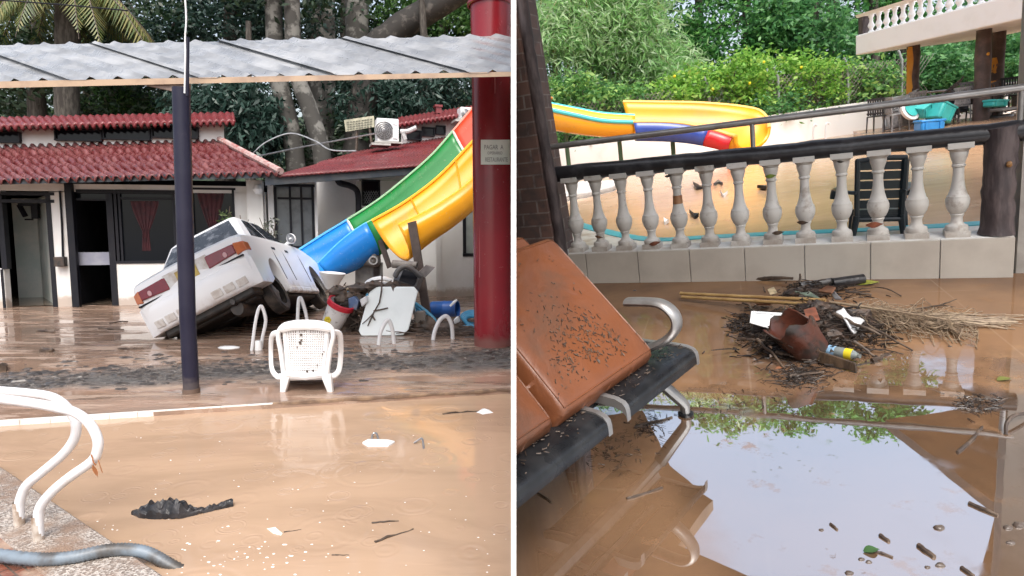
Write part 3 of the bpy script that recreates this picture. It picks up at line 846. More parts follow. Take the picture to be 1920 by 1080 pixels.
m.prism([L.y(764, 418, 8.6), L.y(779, 414, 8.6), L.y(810, 606, 8.6), L.y(795, 606, 8.6)], (0, .08, 0)); mk(m, 'support_post', PB, slide, smooth=False)
m = MB(); m.prism([L.y(708, 452, 9.5), L.y(716, 448, 9.5), L.y(734, 500, 9.5), L.y(726, 504, 9.5)], (0, .07, 0)); mk(m, 'support_post', PB, slide, smooth=False)
m = MB(); m.prism([L.y(700, 470, 9.9), L.y(712, 470, 9.9), L.y(712, 575, 9.9), L.y(700, 575, 9.9)], (0, .07, 0)); mk(m, 'support_post', PB, slide, smooth=False)

# ---- the car --------------------------------------------------------------------
CR = Matrix([[0.8836, -0.0392, -0.4667], [0.0895, 0.9922, 0.0862], [0.4597, -0.118, 0.8802]])
CM = Matrix.Translation((-3.422, 8.58, -.1052)) @ CR.to_4x4() @ Matrix.Diagonal((.8306, .7789, 1.0795, 1))
def squash(mb, cy_, cz):          # keep the wheels round inside the car's own proportions
    for p in mb.v: p.y = cy_ + (p.y - cy_) * 1.12; p.z = cz + (p.z - cz) * .83
    return mb
def carpaint():
    n = NT('white_car_paint')
    x, y, z = n.xyz()
    low = n.ss(n.math('ADD', z, n.math('MULTIPLY', n.noise(5, 5), .25)),   .52, .28)
    f = n.math('MULTIPLY', low, n.ss(n.noise(9, 6, .7), .38, .6))
    n.col(n.mix(n.math('MULTIPLY', f, .75), (.74, .75, .77), (.34, .27, .21)))
    n.set(Roughness=n.math('MULTIPLY_ADD', f, .4, .3)); n.b.inputs['Coat Weight'].default_value = .1; n.b.inputs['Specular IOR Level'].default_value = .35
    n.bump(n.noise(2.5, 2), .12, .02)
    return n.m
CARW = carpaint()
car = thing('sedan_car', 'white sedan car tipped on its left side, tail towards the flooded deck', 'car', (0, 0, 0), mat4=CM)
def arch(cy_, R_, z0, a0, a1, n=12):
    return [(cy_ + R_ * math.cos(a0 + (a1 - a0) * i / n), z0 + R_ * math.sin(a0 + (a1 - a0) * i / n)) for i in range(n + 1)]
prof = [(-2.08, .34), (-2.13, .46), (-2.14, .60), (-2.10, .66), (-2.09, .78), (-2.05, .865), (-1.97, .90), (-1.42, .935), (-.6, .945), (.2, .945), (.80, .94), (1.3, .90), (1.75, .81), (2.02, .71), (2.10, .60), (2.12, .42), (2.05, .26)]
prof += arch(1.25, .345, .30, -.15, math.pi + .15)[:] if False else []
prof += [(1.64, .23)] + arch(1.25, .35, .30, 0, math.pi) + [(.86, .22), (-.84, .22)] + arch(-1.22, .35, .30, 0, math.pi) + [(-1.63, .28)]
def slab(x, ky, kz, dz=0):
    return [V((x, y_ * ky, .55 + (z_ - .55) * kz + dz)) for y_, z_ in prof]
secs = [slab(-.836, .90, .80), slab(-.834, .93, .88), slab(-.825, .955, .94), slab(-.79, .977, .975), slab(-.70, .993, .995), slab(-.35, 1.008, 1.015), slab(0, 1.012, 1.02), slab(.35, 1.008, 1.015), slab(.70, .993, .995), slab(.79, .977, .975), slab(.825, .955, .94), slab(.834, .93, .88), slab(.836, .90, .80)]
body = mk(MB().loft(secs), 'body', CARW, car, sharp=75)
bv = body.modifiers.new('round', 'BEVEL'); bv.width = .045; bv.segments = 4; bv.limit_method = 'ANGLE'; bv.angle_limit = math.radians(28); bv.harden_normals = True
def rrect(xh, y0, y1, z, r=.12, n=5):
    out = []
    for cx, cy_, a0 in ((xh - r, y1 - r, 0), (-xh + r, y1 - r, .5), (-xh + r, y0 + r, 1), (xh - r, y0 + r, 1.5)):
        for i in range(n + 1):
            a = (a0 + .5 * i / n) * math.pi
            out.append(V((cx + r * math.cos(a), cy_ + r * math.sin(a), z)))
    return out
def ghs(t): # 0 belt .. 1 roof edge
    return .745 - .185 * t, -1.44 + .60 * t, .86 - .66 * t, .915 + .42 * t
gh = [rrect(*ghs(t)[:3], ghs(t)[3], .10) for t in (0, .25, .5, .75, .96)]
xh, y0, y1, zz = ghs(1)
gh += [rrect(xh - .03, y0 + .05, y1 - .05, zz + .012, .1), rrect(xh - .10, y0 + .16, y1 - .16, zz + .035, .1), rrect(xh - .3, y0 + .4, y1 - .4, zz + .045, .1)]
mk(MB().loft(gh), 'cabin', CARW, car, sharp=80)
CGL = NT('car_glass'); CGL.col((.03, .034, .04)); CGL.set(Roughness=CGL.ss(CGL.noise(6, 5), .4, .6, .04, .3)); CGL.col(CGL.mix(CGL.ss(CGL.noise(4, 6, .65), .5, .66), (.02, .024, .03), (.17, .18, .20))); CGL = CGL.m
def rearpt(x, t, d): # on the sloping tail window
    xh_, y0_, y1_, z_ = ghs(t); nrm = V((0, -.42, .60)).normalized()
    return V((x * (xh_ - .07), y0_, z_)) + nrm * d
def sidept(t, y_, sx, d):
    xh_, _, _, z_ = ghs(t); return V((sx * xh_, y_, z_)) + V((sx * .36, 0, .19)).normalized() * d
def pane(name, pts, d):
    m = MB(); n_ = (pts[1] - pts[0]).cross(pts[2] - pts[0]).normalized()
    m.prism([p for p in pts], -d); return m
m = MB(); rw = [rearpt(-1, .10, .008), rearpt(1, .10, .008), rearpt(.95, .90, .008), rearpt(-.95, .90, .008)]; m.prism(rw, V((0, .42, -.6)).normalized() * .03); mk(m, 'rear_window', CGL, car, smooth=False)
m = MB(); nfr = V((0, .36, .66)).normalized(); wf = [V((s_ * (ghs(t)[0] - .08), ghs(t)[2], ghs(t)[3])) + nfr * .008 for s_, t in ((-1, .08), (1, .08), (1, .92), (-1, .92))]; m.prism(wf, nfr * -.03); mk(m, 'windscreen', CGL, car, smooth=False)
for sx in (-1, 1):
    for nm, q in (('rear_side_window', [(.14, -1.02), (.14, -.30), (.90, -.32), (.90, -.62)]), ('front_side_window', [(.14, -.22), (.14, .60), (.90, .12), (.90, -.24)])):
        m = MB(); m.prism([sidept(t, y_, sx, .008) for t, y_ in q], V((-sx * .03, 0, 0))); mk(m, nm, CGL, car, smooth=False)
    # tail lights
    m = MB(); z0, z1 = .655, .80
    def tl(xa, xb, ya, yb, c):
        mm = MB(); mm.hexa([V((sx * xa, ya - .02, z0 + .0)), V((sx * xb, yb - .02, z0 + .03)), V((sx * xb, yb + .2, z0 + .03)), V((sx * xa, ya + .2, z0))], [V((sx * xa, ya + .0, z1)), V((sx * xb, yb + .0, z1 - .01)), V((sx * xb, yb + .2, z1 - .01)), V((sx * xa, ya + .2, z1))]); return mm
    REDL = mat('red_lamp_lens', (.17, .005, .014), (.13, .005, .012), 9, rough=.15); AMB = mat('amber_lamp_lens', (.50, .15, .06), (.4, .11, .05), 9, rough=.15)
    lo = mk(tl(.30, .715, -2.118, -2.098, 0), 'tail_light', REDL, car, bevel=.008)
    mk(tl(.718, .842, -2.098, -2.0, 0), 'indicator_lens', AMB, lo, bevel=.012)
    rv = MB(); rv.lathe([(.03, 0), (.026, .006)], V((sx * .57, -2.125, .715)), (0, -1, 0), 14); mk(rv, 'reversing_lens', mat('pale_lens', (.5, .3, .32)), lo)
    # mirror
    m = MB(); m.blob((sx * .90, .52, 1.0), (.085, .06, .075), 1, 0, 14, 8); m.tube([V((sx * .74, .56, .96)), V((sx * .88, .53, .99))], .025, 6); mo = mk(m, 'side_mirror', CARW, car)
    m = MB(); m.lathe([(.066, 0), (.060, .005)], V((sx * .905, .468, 1.0)), (0, -1, 0), 16); mk(m, 'mirror_glass', CGL, mo)
    # doors' seams, handles
    m = MB()
    for y_ in (-.78, -.27, .62): m.tube([V((sx * .8375, y_, .36)), V((sx * .8405, y_, .62)), V((sx * .828, y_, .82)), V((sx * .80, y_, .90))], .006, 4)
    mk(m, 'door_seam', DARK, car)
    m = MB()
    for y_ in (-.68, .0): m.box((sx * .832, y_, .79), (.02, .16, .035))
    mk(m, 'door_handle', DARK, car, bevel=.006)
    m = MB(); m.box((sx * .80, .02, .235), (.08, 1.66, .08)); mk(m, 'sill', CARW, car, bevel=.02)
    for y_ in (-1.22, 1.25):
        m = MB(); R_ = .295; m.lathe([(R_ - .10, -.085), (R_ - .03, -.095), (R_, -.07), (R_, .07), (R_ - .03, .095), (R_ - .10, .085)], V((sx * .67, y_, .22 if y_ < 0 else .26)), (1, 0, 0), 28, cap=False)
        squash(m, y_, .22 if y_ < 0 else .26)
        wo = mk(m, 'wheel', mat('muddy_tyre', (.018, .017, .017), (.07, .055, .045), 7, rough=.6, bump=.4), car)
        m = MB(); m.lathe([(R_ - .10, -.075), (R_ - .10, .0), (.05, .05), (.02, .07)] if sx > 0 else [(R_ - .10, .075), (R_ - .10, .0), (.05, -.05), (.02, -.07)], V((sx * .67, y_, .22 if y_ < 0 else .26)), (1, 0, 0), 20); squash(m, y_, .22 if y_ < 0 else .26); mk(m, 'rim', mat('dull_wheel_rim', (.10, .10, .10), (.16, .14, .13), 8, rough=.5), wo)
m = MB()
m.loft([[V((x, -2.03 - .18 * (1 - abs(x / .85) ** 4) * ky, .46 + dz)) for x in [i * .085 - .85 for i in range(21)]] + [V((x, -1.62, .46 + dz)) for x in [.85 - i * .085 for i in range(21)]] for ky, dz in ((.55, -.17), (.85, -.14), (1, -.05), (1, .06), (.85, .12), (.5, .145))])
bu = mk(m, 'rear_bumper', CARW, car, sharp=50)
RECM = mat('dirty_grey_recess', (.58, .56, .54), (.46, .42, .39), 14)
for x in (-.62, -.44, .26, .44, .62, -.26):
    m = MB(); m.box((x, -(2.03 + .18 * .93 * (1 - (abs(x) / .85) ** 4)) - .002, .375), (.145, .03, .085), Matrix.Rotation(.28, 3, 'X') @ Matrix.Rotation((1 if x > 0 else -1) * .85 * (abs(x) / .85) ** 3, 3, 'Z')); mk(m, 'vent_recess', RECM, bu, bevel=.006)
m = MB(); m.box((0, -2.124, .72), (.31, .012, .145)); mk(m, 'licence_plate', mat('dirty_yellow_plate', (.45, .33, .07), (.25, .17, .07), 11, rough=.4), car, bevel=.006)
m = MB(); m.box((0, -2.108, .735), (.66, .02, .17)); mk(m, 'plate_recess', mat('recess_white', (.58, .58, .58), (.42, .38, .35), 8), car, bevel=.006)
m = MB(); m.box((0, -2.10, .632), (1.58, .05, .016));  mk(m, 'boot_seam', DARK, car)
UND = mat('muddy_underbody', (.006, .005, .005), (.022, .016, .013), 7, rough=.55, bump=.7, bscale=18)
m = MB(); m.box((0, 0, .40), (1.20, 3.7, .44)); m.box((0, 0, .19), (1.5, 1.62, .06)); m.box((0, -1.85, .27), (1.35, .40, .12)); m.box((0, 1.8, .24), (1.35, .40, .1)); mk(m, 'underbody', UND, car, bevel=.03)
m = MB(); m.tube([V((-.25, .9, .17)), V((-.2, -.6, .14)), V((.3, -1.4, .16)), V((.35, -2.08, .24))], .035, 8); m.lathe([(.09, -.25), (.11, -.2), (.11, .2), (.09, .25)], V((.33, -1.72, .18)), (0, 1, 0), 12); mk(m, 'exhaust', mat('rusty_exhaust', (.018, .013, .011), (.04, .028, .022), 12), car)
m = MB(); m.tube([V((-.62, -1.22, .24)), V((0, -1.22, .25)), V((.62, -1.22, .24))], [.05, .12, .05], 8); mk(m, 'axle', UND, car)
m = MB(); m.tube([V((-.62, 1.25, .26)), V((.62, 1.25, .26))], .045, 8); mk(m, 'axle', UND, car)

# ---- white plastic armchair -----------------------------------------------------------
cg = lg(575, 734); y0c = cg.y
ch = thing('plastic_armchair', 'white plastic armchair with a lattice back standing in shallow mud', 'chair', cg)
Q = lambda px, py, dy=0: L.y(px, py, y0c + dy)
m = MB()
m.tube(spline([Q(533, 706), Q(527, 660, .0), Q(522, 628, -.01), Q(531, 611, -.015), Q(552, 605, -.02), Q(573, 604, -.02), Q(595, 605, -.02), Q(616, 611, -.015), Q(625, 628, -.01), Q(619, 660), Q(613, 704)], 6), .026, 8, flat=.75)
m.tube([Q(528, 617, -.012), Q(550, 613, -.02), Q(573, 612, -.022), Q(597, 613, -.02), Q(620, 617, -.012)], .03, 8)
m.tube([Q(536, 702), Q(573, 706, -.01), Q(610, 701)], .032, 8)
m.tube([Q(534, 622), Q(541, 700)], .02, 6); m.tube([Q(614, 622), Q(606, 699)], .02, 6)
for i in range(1, 19):
    u = i / 19; m.tube([Q(535 + 79 * u, 620, -.018), Q(542 + 64 * u, 702, -.012)], .0058, 4)
for j in range(1, 18):
    v = j / 18; m.tube([Q(535 + 7 * v, 621 + 80 * v, -.008), Q(574, 621 + 81 * v, -.018), Q(614 - 8 * v, 621 + 80 * v, -.008)], .0052, 4)
mk(m, 'backrest', WHITEP, ch, weld=False)
m = MB()
for _ in range(12):
    p = Q(rnd.uniform(540, 608), rnd.uniform(626, 698), -.025); m.box(p, (rnd.uniform(.006, .018), .004, rnd.uniform(.005, .018)), Matrix.Rotation(rnd.uniform(0, 3), 3, 'Y'))
mk(m, 'mud_specks', STICK, ch)
m = MB(); m.hexa([Q(533, 714), Q(613, 712), Q(620, 706, .42), Q(526, 708, .42)], [Q(533, 706), Q(613, 704), Q(620, 700, .42), Q(526, 702, .42)]); mk(m, 'seat', WHITEP, ch, bevel=.008)
for pts in ([(522, 624, 0), (510, 630, .06), (508, 660, .12), (510, 692, .10), (520, 706, .04), (531, 706, .0)], [(624, 622, 0), (637, 628, .06), (639, 660, .12), (636, 692, .10), (627, 704, .04), (615, 704, 0)]):
    m = MB(); m.tube(spline([Q(*p) for p in pts], 6), .024, 8, flat=.6, upv=(0, 1, 0)); mk(m, 'arm', WHITEP, ch)
for xa, xb, dy in ((537, 531, 0), (612, 620, 0), (529, 527, .42), (617, 622, .42)):
    m = MB()
    def ft(px, r): return [Q(px - r, 0, dy), Q(px + r, 0, dy)]
    zt_ = Q(xa, 701, dy).z; xt = Q(xa, 701, dy).x; xb_ = Q(xb, 735, dy).x
    m.hexa([V((xb_ - .022, y0c + dy - .02, -.01)), V((xb_ + .022, y0c + dy - .02, -.01)), V((xb_ + .022, y0c + dy + .02, -.01)), V((xb_ - .022, y0c + dy + .02, -.01))],
           [V((xt - .04, y0c + dy - .03, zt_)), V((xt + .04, y0c + dy - .03, zt_)), V((xt + .04, y0c + dy + .03, zt_)), V((xt - .04, y0c + dy + .03, zt_))])
    mk(m, 'leg', WHITEP, ch, bevel=.008)

# ---- handrail at the near pool corner -----------------------------------------------------
hr = thing('pool_handrail', 'pair of curved white tube handrails at the near pool corner', 'handrail', lg(55, 1000))
for name_, pts, foot in (('front_rail', [(-196, 1012), (-194, 900), (-190, 800), (-165, 752), (-110, 741), (-60, 742), (0, 748), (67, 757), (113, 766), (142, 774), (167, 793), (182, 820), (183, 843), (172, 865), (133, 893), (100, 920), (78, 947), (72, 973), (73, 1015)], (73, 1015)),
                         ('rear_rail', [(-196, 986), (-194, 880), (-190, 785), (-165, 738), (-110, 729), (-60, 729), (0, 733), (60, 738), (95, 744), (118, 757), (135, 777), (143, 800), (138, 825), (117, 853), (77, 887), (50, 910), (38, 937), (36, 960), (37, 987)], (37, 987))):
    yy = lg(*foot).y
    P_ = [L.y(x, y_, yy) for x, y_ in pts]; P_[-1].z = -.05; P_[0].z = -.05
    m = MB(); m.tube(spline(P_, 6), .0195, 14); mk(m, name_, TUBEW, hr)
    m = MB(); m.lathe([(.021, 0), (.021, .09), (.0198, .11)], lg(*foot), (0, 0, 1), 14, cap=False); mk(m, 'mud_stain', mat('rust_mud_film', (.25, .18, .13), (.5, .45, .4), 16), hr)
yy = lg(73, 1015).y - .022
m = MB(); m.grid(lambda u, v: L.y(174 + 10 * v + (u - .5) * 9 * math.sin(math.pi * min(1, v + .08)), 872 + 24 * v, yy + .006 * math.cos(u * 3)), 6, 8)
m.tube([L.y(171, 852, yy), L.y(176, 868, yy - .004), L.y(180, 872, yy)], .0025, 5); m.tube([L.y(184, 862, yy), L.y(192, 886, yy)], .0018, 5)
tag(mk(m, 'dead_leaf', mat('orange_dead_leaf', (.33, .12, .04), (.22, .09, .03), 20)), 'orange dead leaf caught on the front white handrail', 'leaf')

# ---- corrugated hose in the corner ----------------------------------------------------------
m = MB(); P_ = spline([lg(-40, 1050) + V((0, 0, .03)), lg(60, 1062) + V((0, 0, .03)), lg(130, 1060) + V((0, 0, .03)), lg(210, 1047) + V((0, 0, .035)), lg(270, 1044) + V((0, 0, .02)), lg(320, 1047) + V((0, 0, -.03)), lg(380, 1050) + V((0, 0, -.10))], 20)
Lp = 0; rs = []
for i, p in enumerate(P_):
    if i: Lp += (p - P_[i - 1]).length
    rs.append(.0235 + (.0022 if i % 2 else -.0012))
m.tube(P_, rs, 12)
tag(mk(m, 'corrugated_hose', mat('blue_grey_hose', (.16, .20, .24), (.06, .055, .05), 3.5, .42, .58, .45), sharp=80), 'blue grey corrugated hose dipping into the pool at the bottom corner', 'hose')

# ---- floating rubbish -------------------------------------------------------------------------
WZ = -.03
gp = lambda px, py, dz=0: lg(px, py, WZ) + V((0, 0, dz))
def bag():
    prof = [(246, 970, 0, 965), (262, 952, 4, 972), (285, 944, 8, 974), (310, 944, 9, 974), (335, 948, 7, 974), (360, 957, 5, 968), (385, 953, 5, 962), (410, 945, 4, 956), (437, 938, 2, 950)]
    secs = []
    r = random.Random(2)
    for i in range(33):
        u = i / 32; k = u * 8; a = min(int(k), 7); t = k - a
        x = prof[a][0] + (prof[a + 1][0] - prof[a][0]) * t
        yt = prof[a][1] + (prof[a + 1][1] - prof[a][1]) * t; yb = prof[a][3] + (prof[a + 1][3] - prof[a][3]) * t
        base = gp(x, yb); h = max((yb - yt) / FPX * base.y * .95, .012)
        wd = max(h * 1.3, .03) if 0 < i < 32 else .004
        secs.append([base + V((0, wd * .6 + math.cos(math.pi * j / 9) * -wd * .6 , (h * math.sin(math.pi * j / 9) ** .8) * (1 + r.uniform(-.28, .28)) + r.uniform(-.008, .008))) for j in range(10)])
    return MB().loft(secs, cap=True)
tag(mk(bag(), 'torn_bag', BLACKBAG, sharp=22), 'torn black plastic bag floating low in the brown pool', 'bag')
m = MB(); c = gp(710, 832); pts = [gp(679, 832), gp(690, 826), gp(728, 827), gp(741, 830), gp(728, 838), gp(690, 838)]
m.prism([p + V((0, 0, .012)) for p in pts], (0, 0, -.02)); fo = mk(m, 'foam_tray', WHITEP, bevel=.005)
tag(fo, 'flat white foam tray floating in the middle of the brown pool', 'tray')
m = MB(); m.tube(spline([gp(697, 826, .0), gp(699, 820, .02), gp(706, 820, .025), gp(711, 827, .0)], 5), .006, 6); mk(m, 'hook', METAL, fo)
m = MB(); m.tube(spline([gp(776, 832, .004), gp(785, 831, .02), gp(792, 832, .03), gp(795, 843, -.01)], 5), .006, 6)
tag(mk(m, 'bent_wire', METAL), 'bent grey wire sticking out of the brown pool beside the tray', 'wire')
for pts, nm, lb, mm in (([(893, 773), (905, 766), (917, 768), (925, 774), (905, 777)], 'foam_scrap', 'white foam scrap floating near the red column reflection', WHITEP),
                        ([(500, 991), (514, 991), (530, 1000), (527, 1004), (512, 1000)], 'bottle_shard', 'small pale green floating shard in the lower pool', mat('pale_green_plastic', (.5, .62, .56)))):
    m = MB(); q_ = [gp(*p) for p in pts]; m.add([p for p in q_] + [sum(q_, V()) / len(q_) + V((0, 0, .022))], [(i, (i + 1) % len(q_), len(q_)) for i in range(len(q_))] + [list(range(len(q_)))[::-1]])
    tag(mk(m, nm, mm, sharp=20), lb, 'rubbish')
for (x0, y0), (x1, y1), r_, lb in (((703, 1017), (775, 992), .008, 'thin forked black twig floating in the lower pool'), ((697, 981), (748, 977), .006, 'short dark twig floating above the forked twig'),
                            ((532, 998), (565, 993), .004, 'tiny curved twig floating beside the green shard'), ((622, 1041), (655, 1041), .004, 'tiny straight twig floating at the bottom of the pool'),
                            ((830, 777), (900, 771), .008, 'long thin black stick floating by the white foam scrap')):
    m = MB(); stick(m, gp(x0, y0), gp(x1, y1), r_, .05, 6); tag(mk(m, 'floating_twig', STICK), lb, 'twig', 'twigs floating in the brown pool')
# white beads painting in the glints of rain splashes: nobody could count them
m = MB(); r = random.Random(5)
spots = []
for _ in range(70): spots.append((r.gauss(450, 80), r.gauss(1050, 26), r.uniform(.3, 1.2)))
for _ in range(90): spots.append((r.uniform(90, 950), 800 + 280 * r.random() ** .8, r.uniform(.3, .8)))
for x, y_, k in spots:
    if y_ > 1079 or (x < 300 and y_ > 868 + .69 * x): continue
    p = gp(x, y_); rad = .0036 * k
    m.blob(p, (rad * r.uniform(1.2, 2.6), rad, rad * .55), r.randint(0, 99), .12, 7, 4)
tag(mk(m, 'rain_glints', mat('white_glint', (.85, .85, .85), None, rough=.15)), 'white beads standing for rain splash glints on the brown pool', 'glints', kind='stuff')

# ---- wreckage beside the car --------------------------------------------------------------------
y1 = lg(720, 630).y
def lean(px, py, y_bot=y1, py_bot=630, py_top=538, ld=.30): return L.y(px, py, y_bot + ld * (py_bot - py) / (py_bot - py_top))
tb = thing('square_table', 'white square plastic table top with cut corners leaning on its edge', 'table', lean(720, 630))
pts = [(705, 539), (776, 539), (783, 548), (766, 618), (756, 629), (677, 630), (672, 621), (692, 549)]
m = MB(); m.prism([lean(*p) for p in pts], (0, .045, .01)); mk(m, 'table_top', mat('bright_white_table', (.80, .86, .86), (.74, .80, .80), 3, rough=.3), tb, smooth=False, bevel=.012)
for k, (xx, yy_) in enumerate(((703, 560), (768, 560), (690, 612), (752, 612))):
    m = MB(); p = lean(xx, yy_) + V((0, .05, 0)); m.tube([p, p + V((0, .42, -.12 if k > 1 else -.3))], [.03, .022], 8); mk(m, 'leg', WHITEP, tb)
m = MB()
for pp_ in ([(717, 516), (716, 545), (712, 567), (700, 588), (688, 600), (680, 607)], [(701, 583), (715, 580), (728, 577)], [(700, 588), (694, 602), (690, 611)], [(699, 592), (704, 600)]):
    m.tube([lean(*p) - V((0, .02, 0)) for p in pp_], [.011 - .0012 * i for i in range(len(pp_))], 5)
tag(mk(m, 'dead_branch', STICK), 'dark forked branch hanging over the white table top', 'branch')
yb = lg(622, 626).y
bk = thing('paint_bucket', 'white plastic bucket with a red rim tilted beside the car', 'bucket', L.y(620, 617, yb))
c0, c1 = L.y(620, 613, yb + .12), L.y(641, 567, yb + .06)
ax = (c1 - c0); h_ = ax.length
m = MB(); m.lathe([(.125, 0), (.155, h_), (.145, h_), (.12, .02)], c0, ax, 28); mk(m, 'pail', mat('dirty_white_pail', (.72, .72, .72), (.28, .25, .23), 11, .52, .66, .4), bk)
m = MB(); m.lathe([(.150, h_ - .06), (.170, h_ - .055), (.170, h_ + .005), (.150, h_ + .012), (.142, h_)], c0, ax, 28, cap=False); mk(m, 'rim', mat('red_bucket_rim', (.55, .02, .04), (.45, .02, .04), 6, rough=.35), bk)
m = MB(); q_ = L.y(617, 598, yb); d = (q_ - L.C).normalized()
for i in range(6): m.blob(c0.lerp(c1, .36) - V((.045, .142, 0)) + V((math.cos(i * 1.05) * .024, .004 * math.cos(i), math.sin(i * 1.05) * .024)), (.022, .006, .02), i, .1, 8, 5)
mk(m, 'yellow_emblem', mat('yellow_print', (.65, .52, .02)), bk)
dr_ = thing('blue_drum', 'blue plastic drum lying on its side by the brown slide post', 'drum', lg(833, 597))
yd = lg(833, 597).y; a0, a1 = L.y(810, 581, yd + .12), L.y(858, 580, yd + .02)
m = MB(); ax = a1 - a0; h_ = ax.length; rd = .125; m.lathe([(.03, 0), (rd * .95, .0), (rd, .02), (rd, h_ * .45), (rd * 1.05, h_ * .5), (rd, h_ * .55), (rd, h_), (rd * .9, h_), (rd * .88, .05)], a0, ax, 28, cap=False); mk(m, 'shell', mat('blue_drum_plastic', (.015, .08, .30), (.02, .06, .2), 7, rough=.35), dr_, sharp=50)
m = MB(); m.tube([L.y(844, 574, yd - .12), L.y(852, 566, yd - .12), L.y(857, 562, yd - .11)], [.015, .02, .012], 6); tag(mk(m, 'plastic_strip', WHITEP), 'white plastic strip lying on the mouth of the blue drum', 'strip')
HOSE = mat('blue_hose', (.05, .28, .46), (.04, .2, .36), 8, rough=.35)
m = MB(); yh = lg(880, 612).y
for k in range(4):
    m.tube(spline([L.y(930, 590 + 3 * k, yh - .03 * k), L.y(885, 584 + 3 * k, yh + .1 - .05 * k), L.y(866 + k * 2, 592 + 3 * k, yh - .06 * k), L.y(876 + 3 * k, 604 + k * 3, yh - .08 * k), L.y(900, 609 + 2 * k, yh - .1 * k), L.y(935, 604 + 3 * k, yh - .1 * k)], 6), .024, 8)
m.tube([L.y(868, 613, yh - .25), L.y(940, 609, yh - .25)], .022, 8)
tag(mk(m, 'hose_coil', HOSE, clip=True), 'light blue hose coiled on the mud beside the red column', 'hose')
m = MB(); yh = lg(800, 615).y
for k in range(3): m.tube(spline([L.y(768, 562 + 5 * k, yh), L.y(786, 574 + 6 * k, yh - .02), L.y(804 - 4 * k, 588 + 5 * k, yh - .05), L.y(816 - 5 * k, 602 + 3 * k, yh - .08), L.y(810 - 4 * k, 617, yh - .1)], 6), .022, 8)
tag(mk(m, 'loose_hose', HOSE), 'blue hose lengths falling behind the white table top', 'hose')
m = MB(); yh = lg(660, 600).y + .5; m.tube(spline([L.y(648, 552, yh), L.y(660, 546, yh), L.y(680, 549, yh), L.y(690, 556, yh)], 6), .03, 8)
tag(mk(m, 'short_hose', HOSE), 'short blue hose on the rubbish heap above the bucket', 'hose')
# pool ladder rails
for i, (pts, rr2, lb) in enumerate((([(472, 657), (478, 610), (484, 582), (490, 574), (496, 588), (498, 605), (492, 634), (490, 652)], 3.2, 'white bent ladder rail under the tail of the tipped car'),
                    ([(558, 640), (558, 600), (560, 564), (564, 559), (570, 575), (575, 596), (580, 640)], 3.4, 'pointed white ladder rail behind the white armchair'),
                    ([(710, 647), (713, 625), (720, 609), (727, 600), (732, 606), (736, 620), (739, 646)], 3.8, 'pointed grey ladder rail in front of the white table top'),
                    ([(812, 638), (815, 622), (823, 603), (832, 594), (840, 595), (847, 611), (849, 638)], 4.0, 'rounded white ladder rail in front of the blue drum'))):
    yl = lg(pts[0][0], pts[0][1]).y; m = MB(); P_ = [L.y(x, y_, yl + (.10 * j / len(pts))) for j, (x, y_) in enumerate(pts)]
    m.tube(spline(P_, 5), rr2 / FPX * yl, 8); tag(mk(m, 'ladder_rail', TUBEW), lb, 'ladder rail', 'ladder rails standing in the flood')
m = MB(); yl = lg(485, 657).y; m.lathe([(.04, 0), (.035, .09), (.03, .1)], lg(485, 656), (0, 0, 1), 10); m.blob(lg(428, 652), (.12, .06, .02), 1, .1)
tag(mk(m, 'white_scrap', WHITEP), 'flat white scrap lying in the shadow under the tipped car', 'rubbish')
# machine, tank, basin, board
ym = 9.0
tk = thing('grey_tank', 'grey square pump tank against the white wall behind the table', 'tank', L.y(692, 560, 9.9))
m = MB(); m.hexa([L.y(666, 560, 9.9), L.y(718, 560, 9.9), L.y(718, 560, 10.3), L.y(666, 560, 10.3)], [L.y(666, 494, 9.9), L.y(718, 492, 9.9), L.y(718, 492, 10.3), L.y(666, 494, 10.3)]); mk(m, 'tank_body', mat('grey_concrete_tank', (.12, .12, .12), (.2, .19, .18), 4), tk, smooth=False)
m = MB(); m.lathe([(.09, -.2), (.11, -.18), (.11, .16), (.06, .2)], L.y(690, 488, 9.85), (1, -.3, 0), 14); m.tube([L.y(701, 485, 9.7), L.y(701, 472, 9.8)], .04, 8); mk(m, 'pump_motor', GREY, tk)
m = MB(); m.lathe([(.05, 0), (.07, .0), (.07, .05), (.05, .05)], L.y(701, 488, 9.62), (0, -1, 0), 16, cap=False); mk(m, 'pump_outlet', METAL, tk)
m = MB(); q_ = L.y(621, 542, 8.9); m.lathe([(.08, 0), (.12, .1), (.19, .24), (.185, .24), (.11, .1)], q_, (0.1, 0, 1), 20); tag(mk(m, 'white_basin', WHITEP), 'white plastic basin wedged between the car nose and the blue slide', 'basin')
mc = thing('broken_machine', 'dark grey broken machine housing thrown on the heap by the slide post', 'machine', L.y(760, 545, 8.4))
m = MB(); m.hexa([L.y(735, 535, 8.2), L.y(785, 548, 8.2), L.y(795, 522, 8.5), L.y(742, 505, 8.5)], [L.y(738, 524, 8.0), L.y(780, 538, 8.0), L.y(793, 512, 8.3), L.y(752, 497, 8.3)]); m.tube(spline([L.y(740, 520, 8.0), L.y(748, 506, 8.0), L.y(764, 500, 8.0), L.y(790, 520, 8.1)], 5), .04, 6); mk(m, 'housing', GREY, mc, bevel=.02)
m = MB(); m.hexa([L.y(748, 526, 7.98), L.y(776, 535, 7.98), L.y(778, 534, 8.05), L.y(750, 524, 8.05)], [L.y(756, 506, 8.15), L.y(785, 515, 8.15), L.y(785, 513, 8.2), L.y(757, 505, 8.2)]); mk(m, 'open_front', DARKROOM, mc, smooth=False)
m = MB(); m.lathe([(.055, 0), (.055, .34), (.045, .34), (.045, .1)], L.y(736, 495, 8.3), (1, -.1, -.06), 14); tag(mk(m, 'pipe_length', mat('muddy_pipe', (.2, .18, .16), (.12, .1, .09), 9)), 'short muddy grey pipe lying on top of the broken machine', 'pipe')
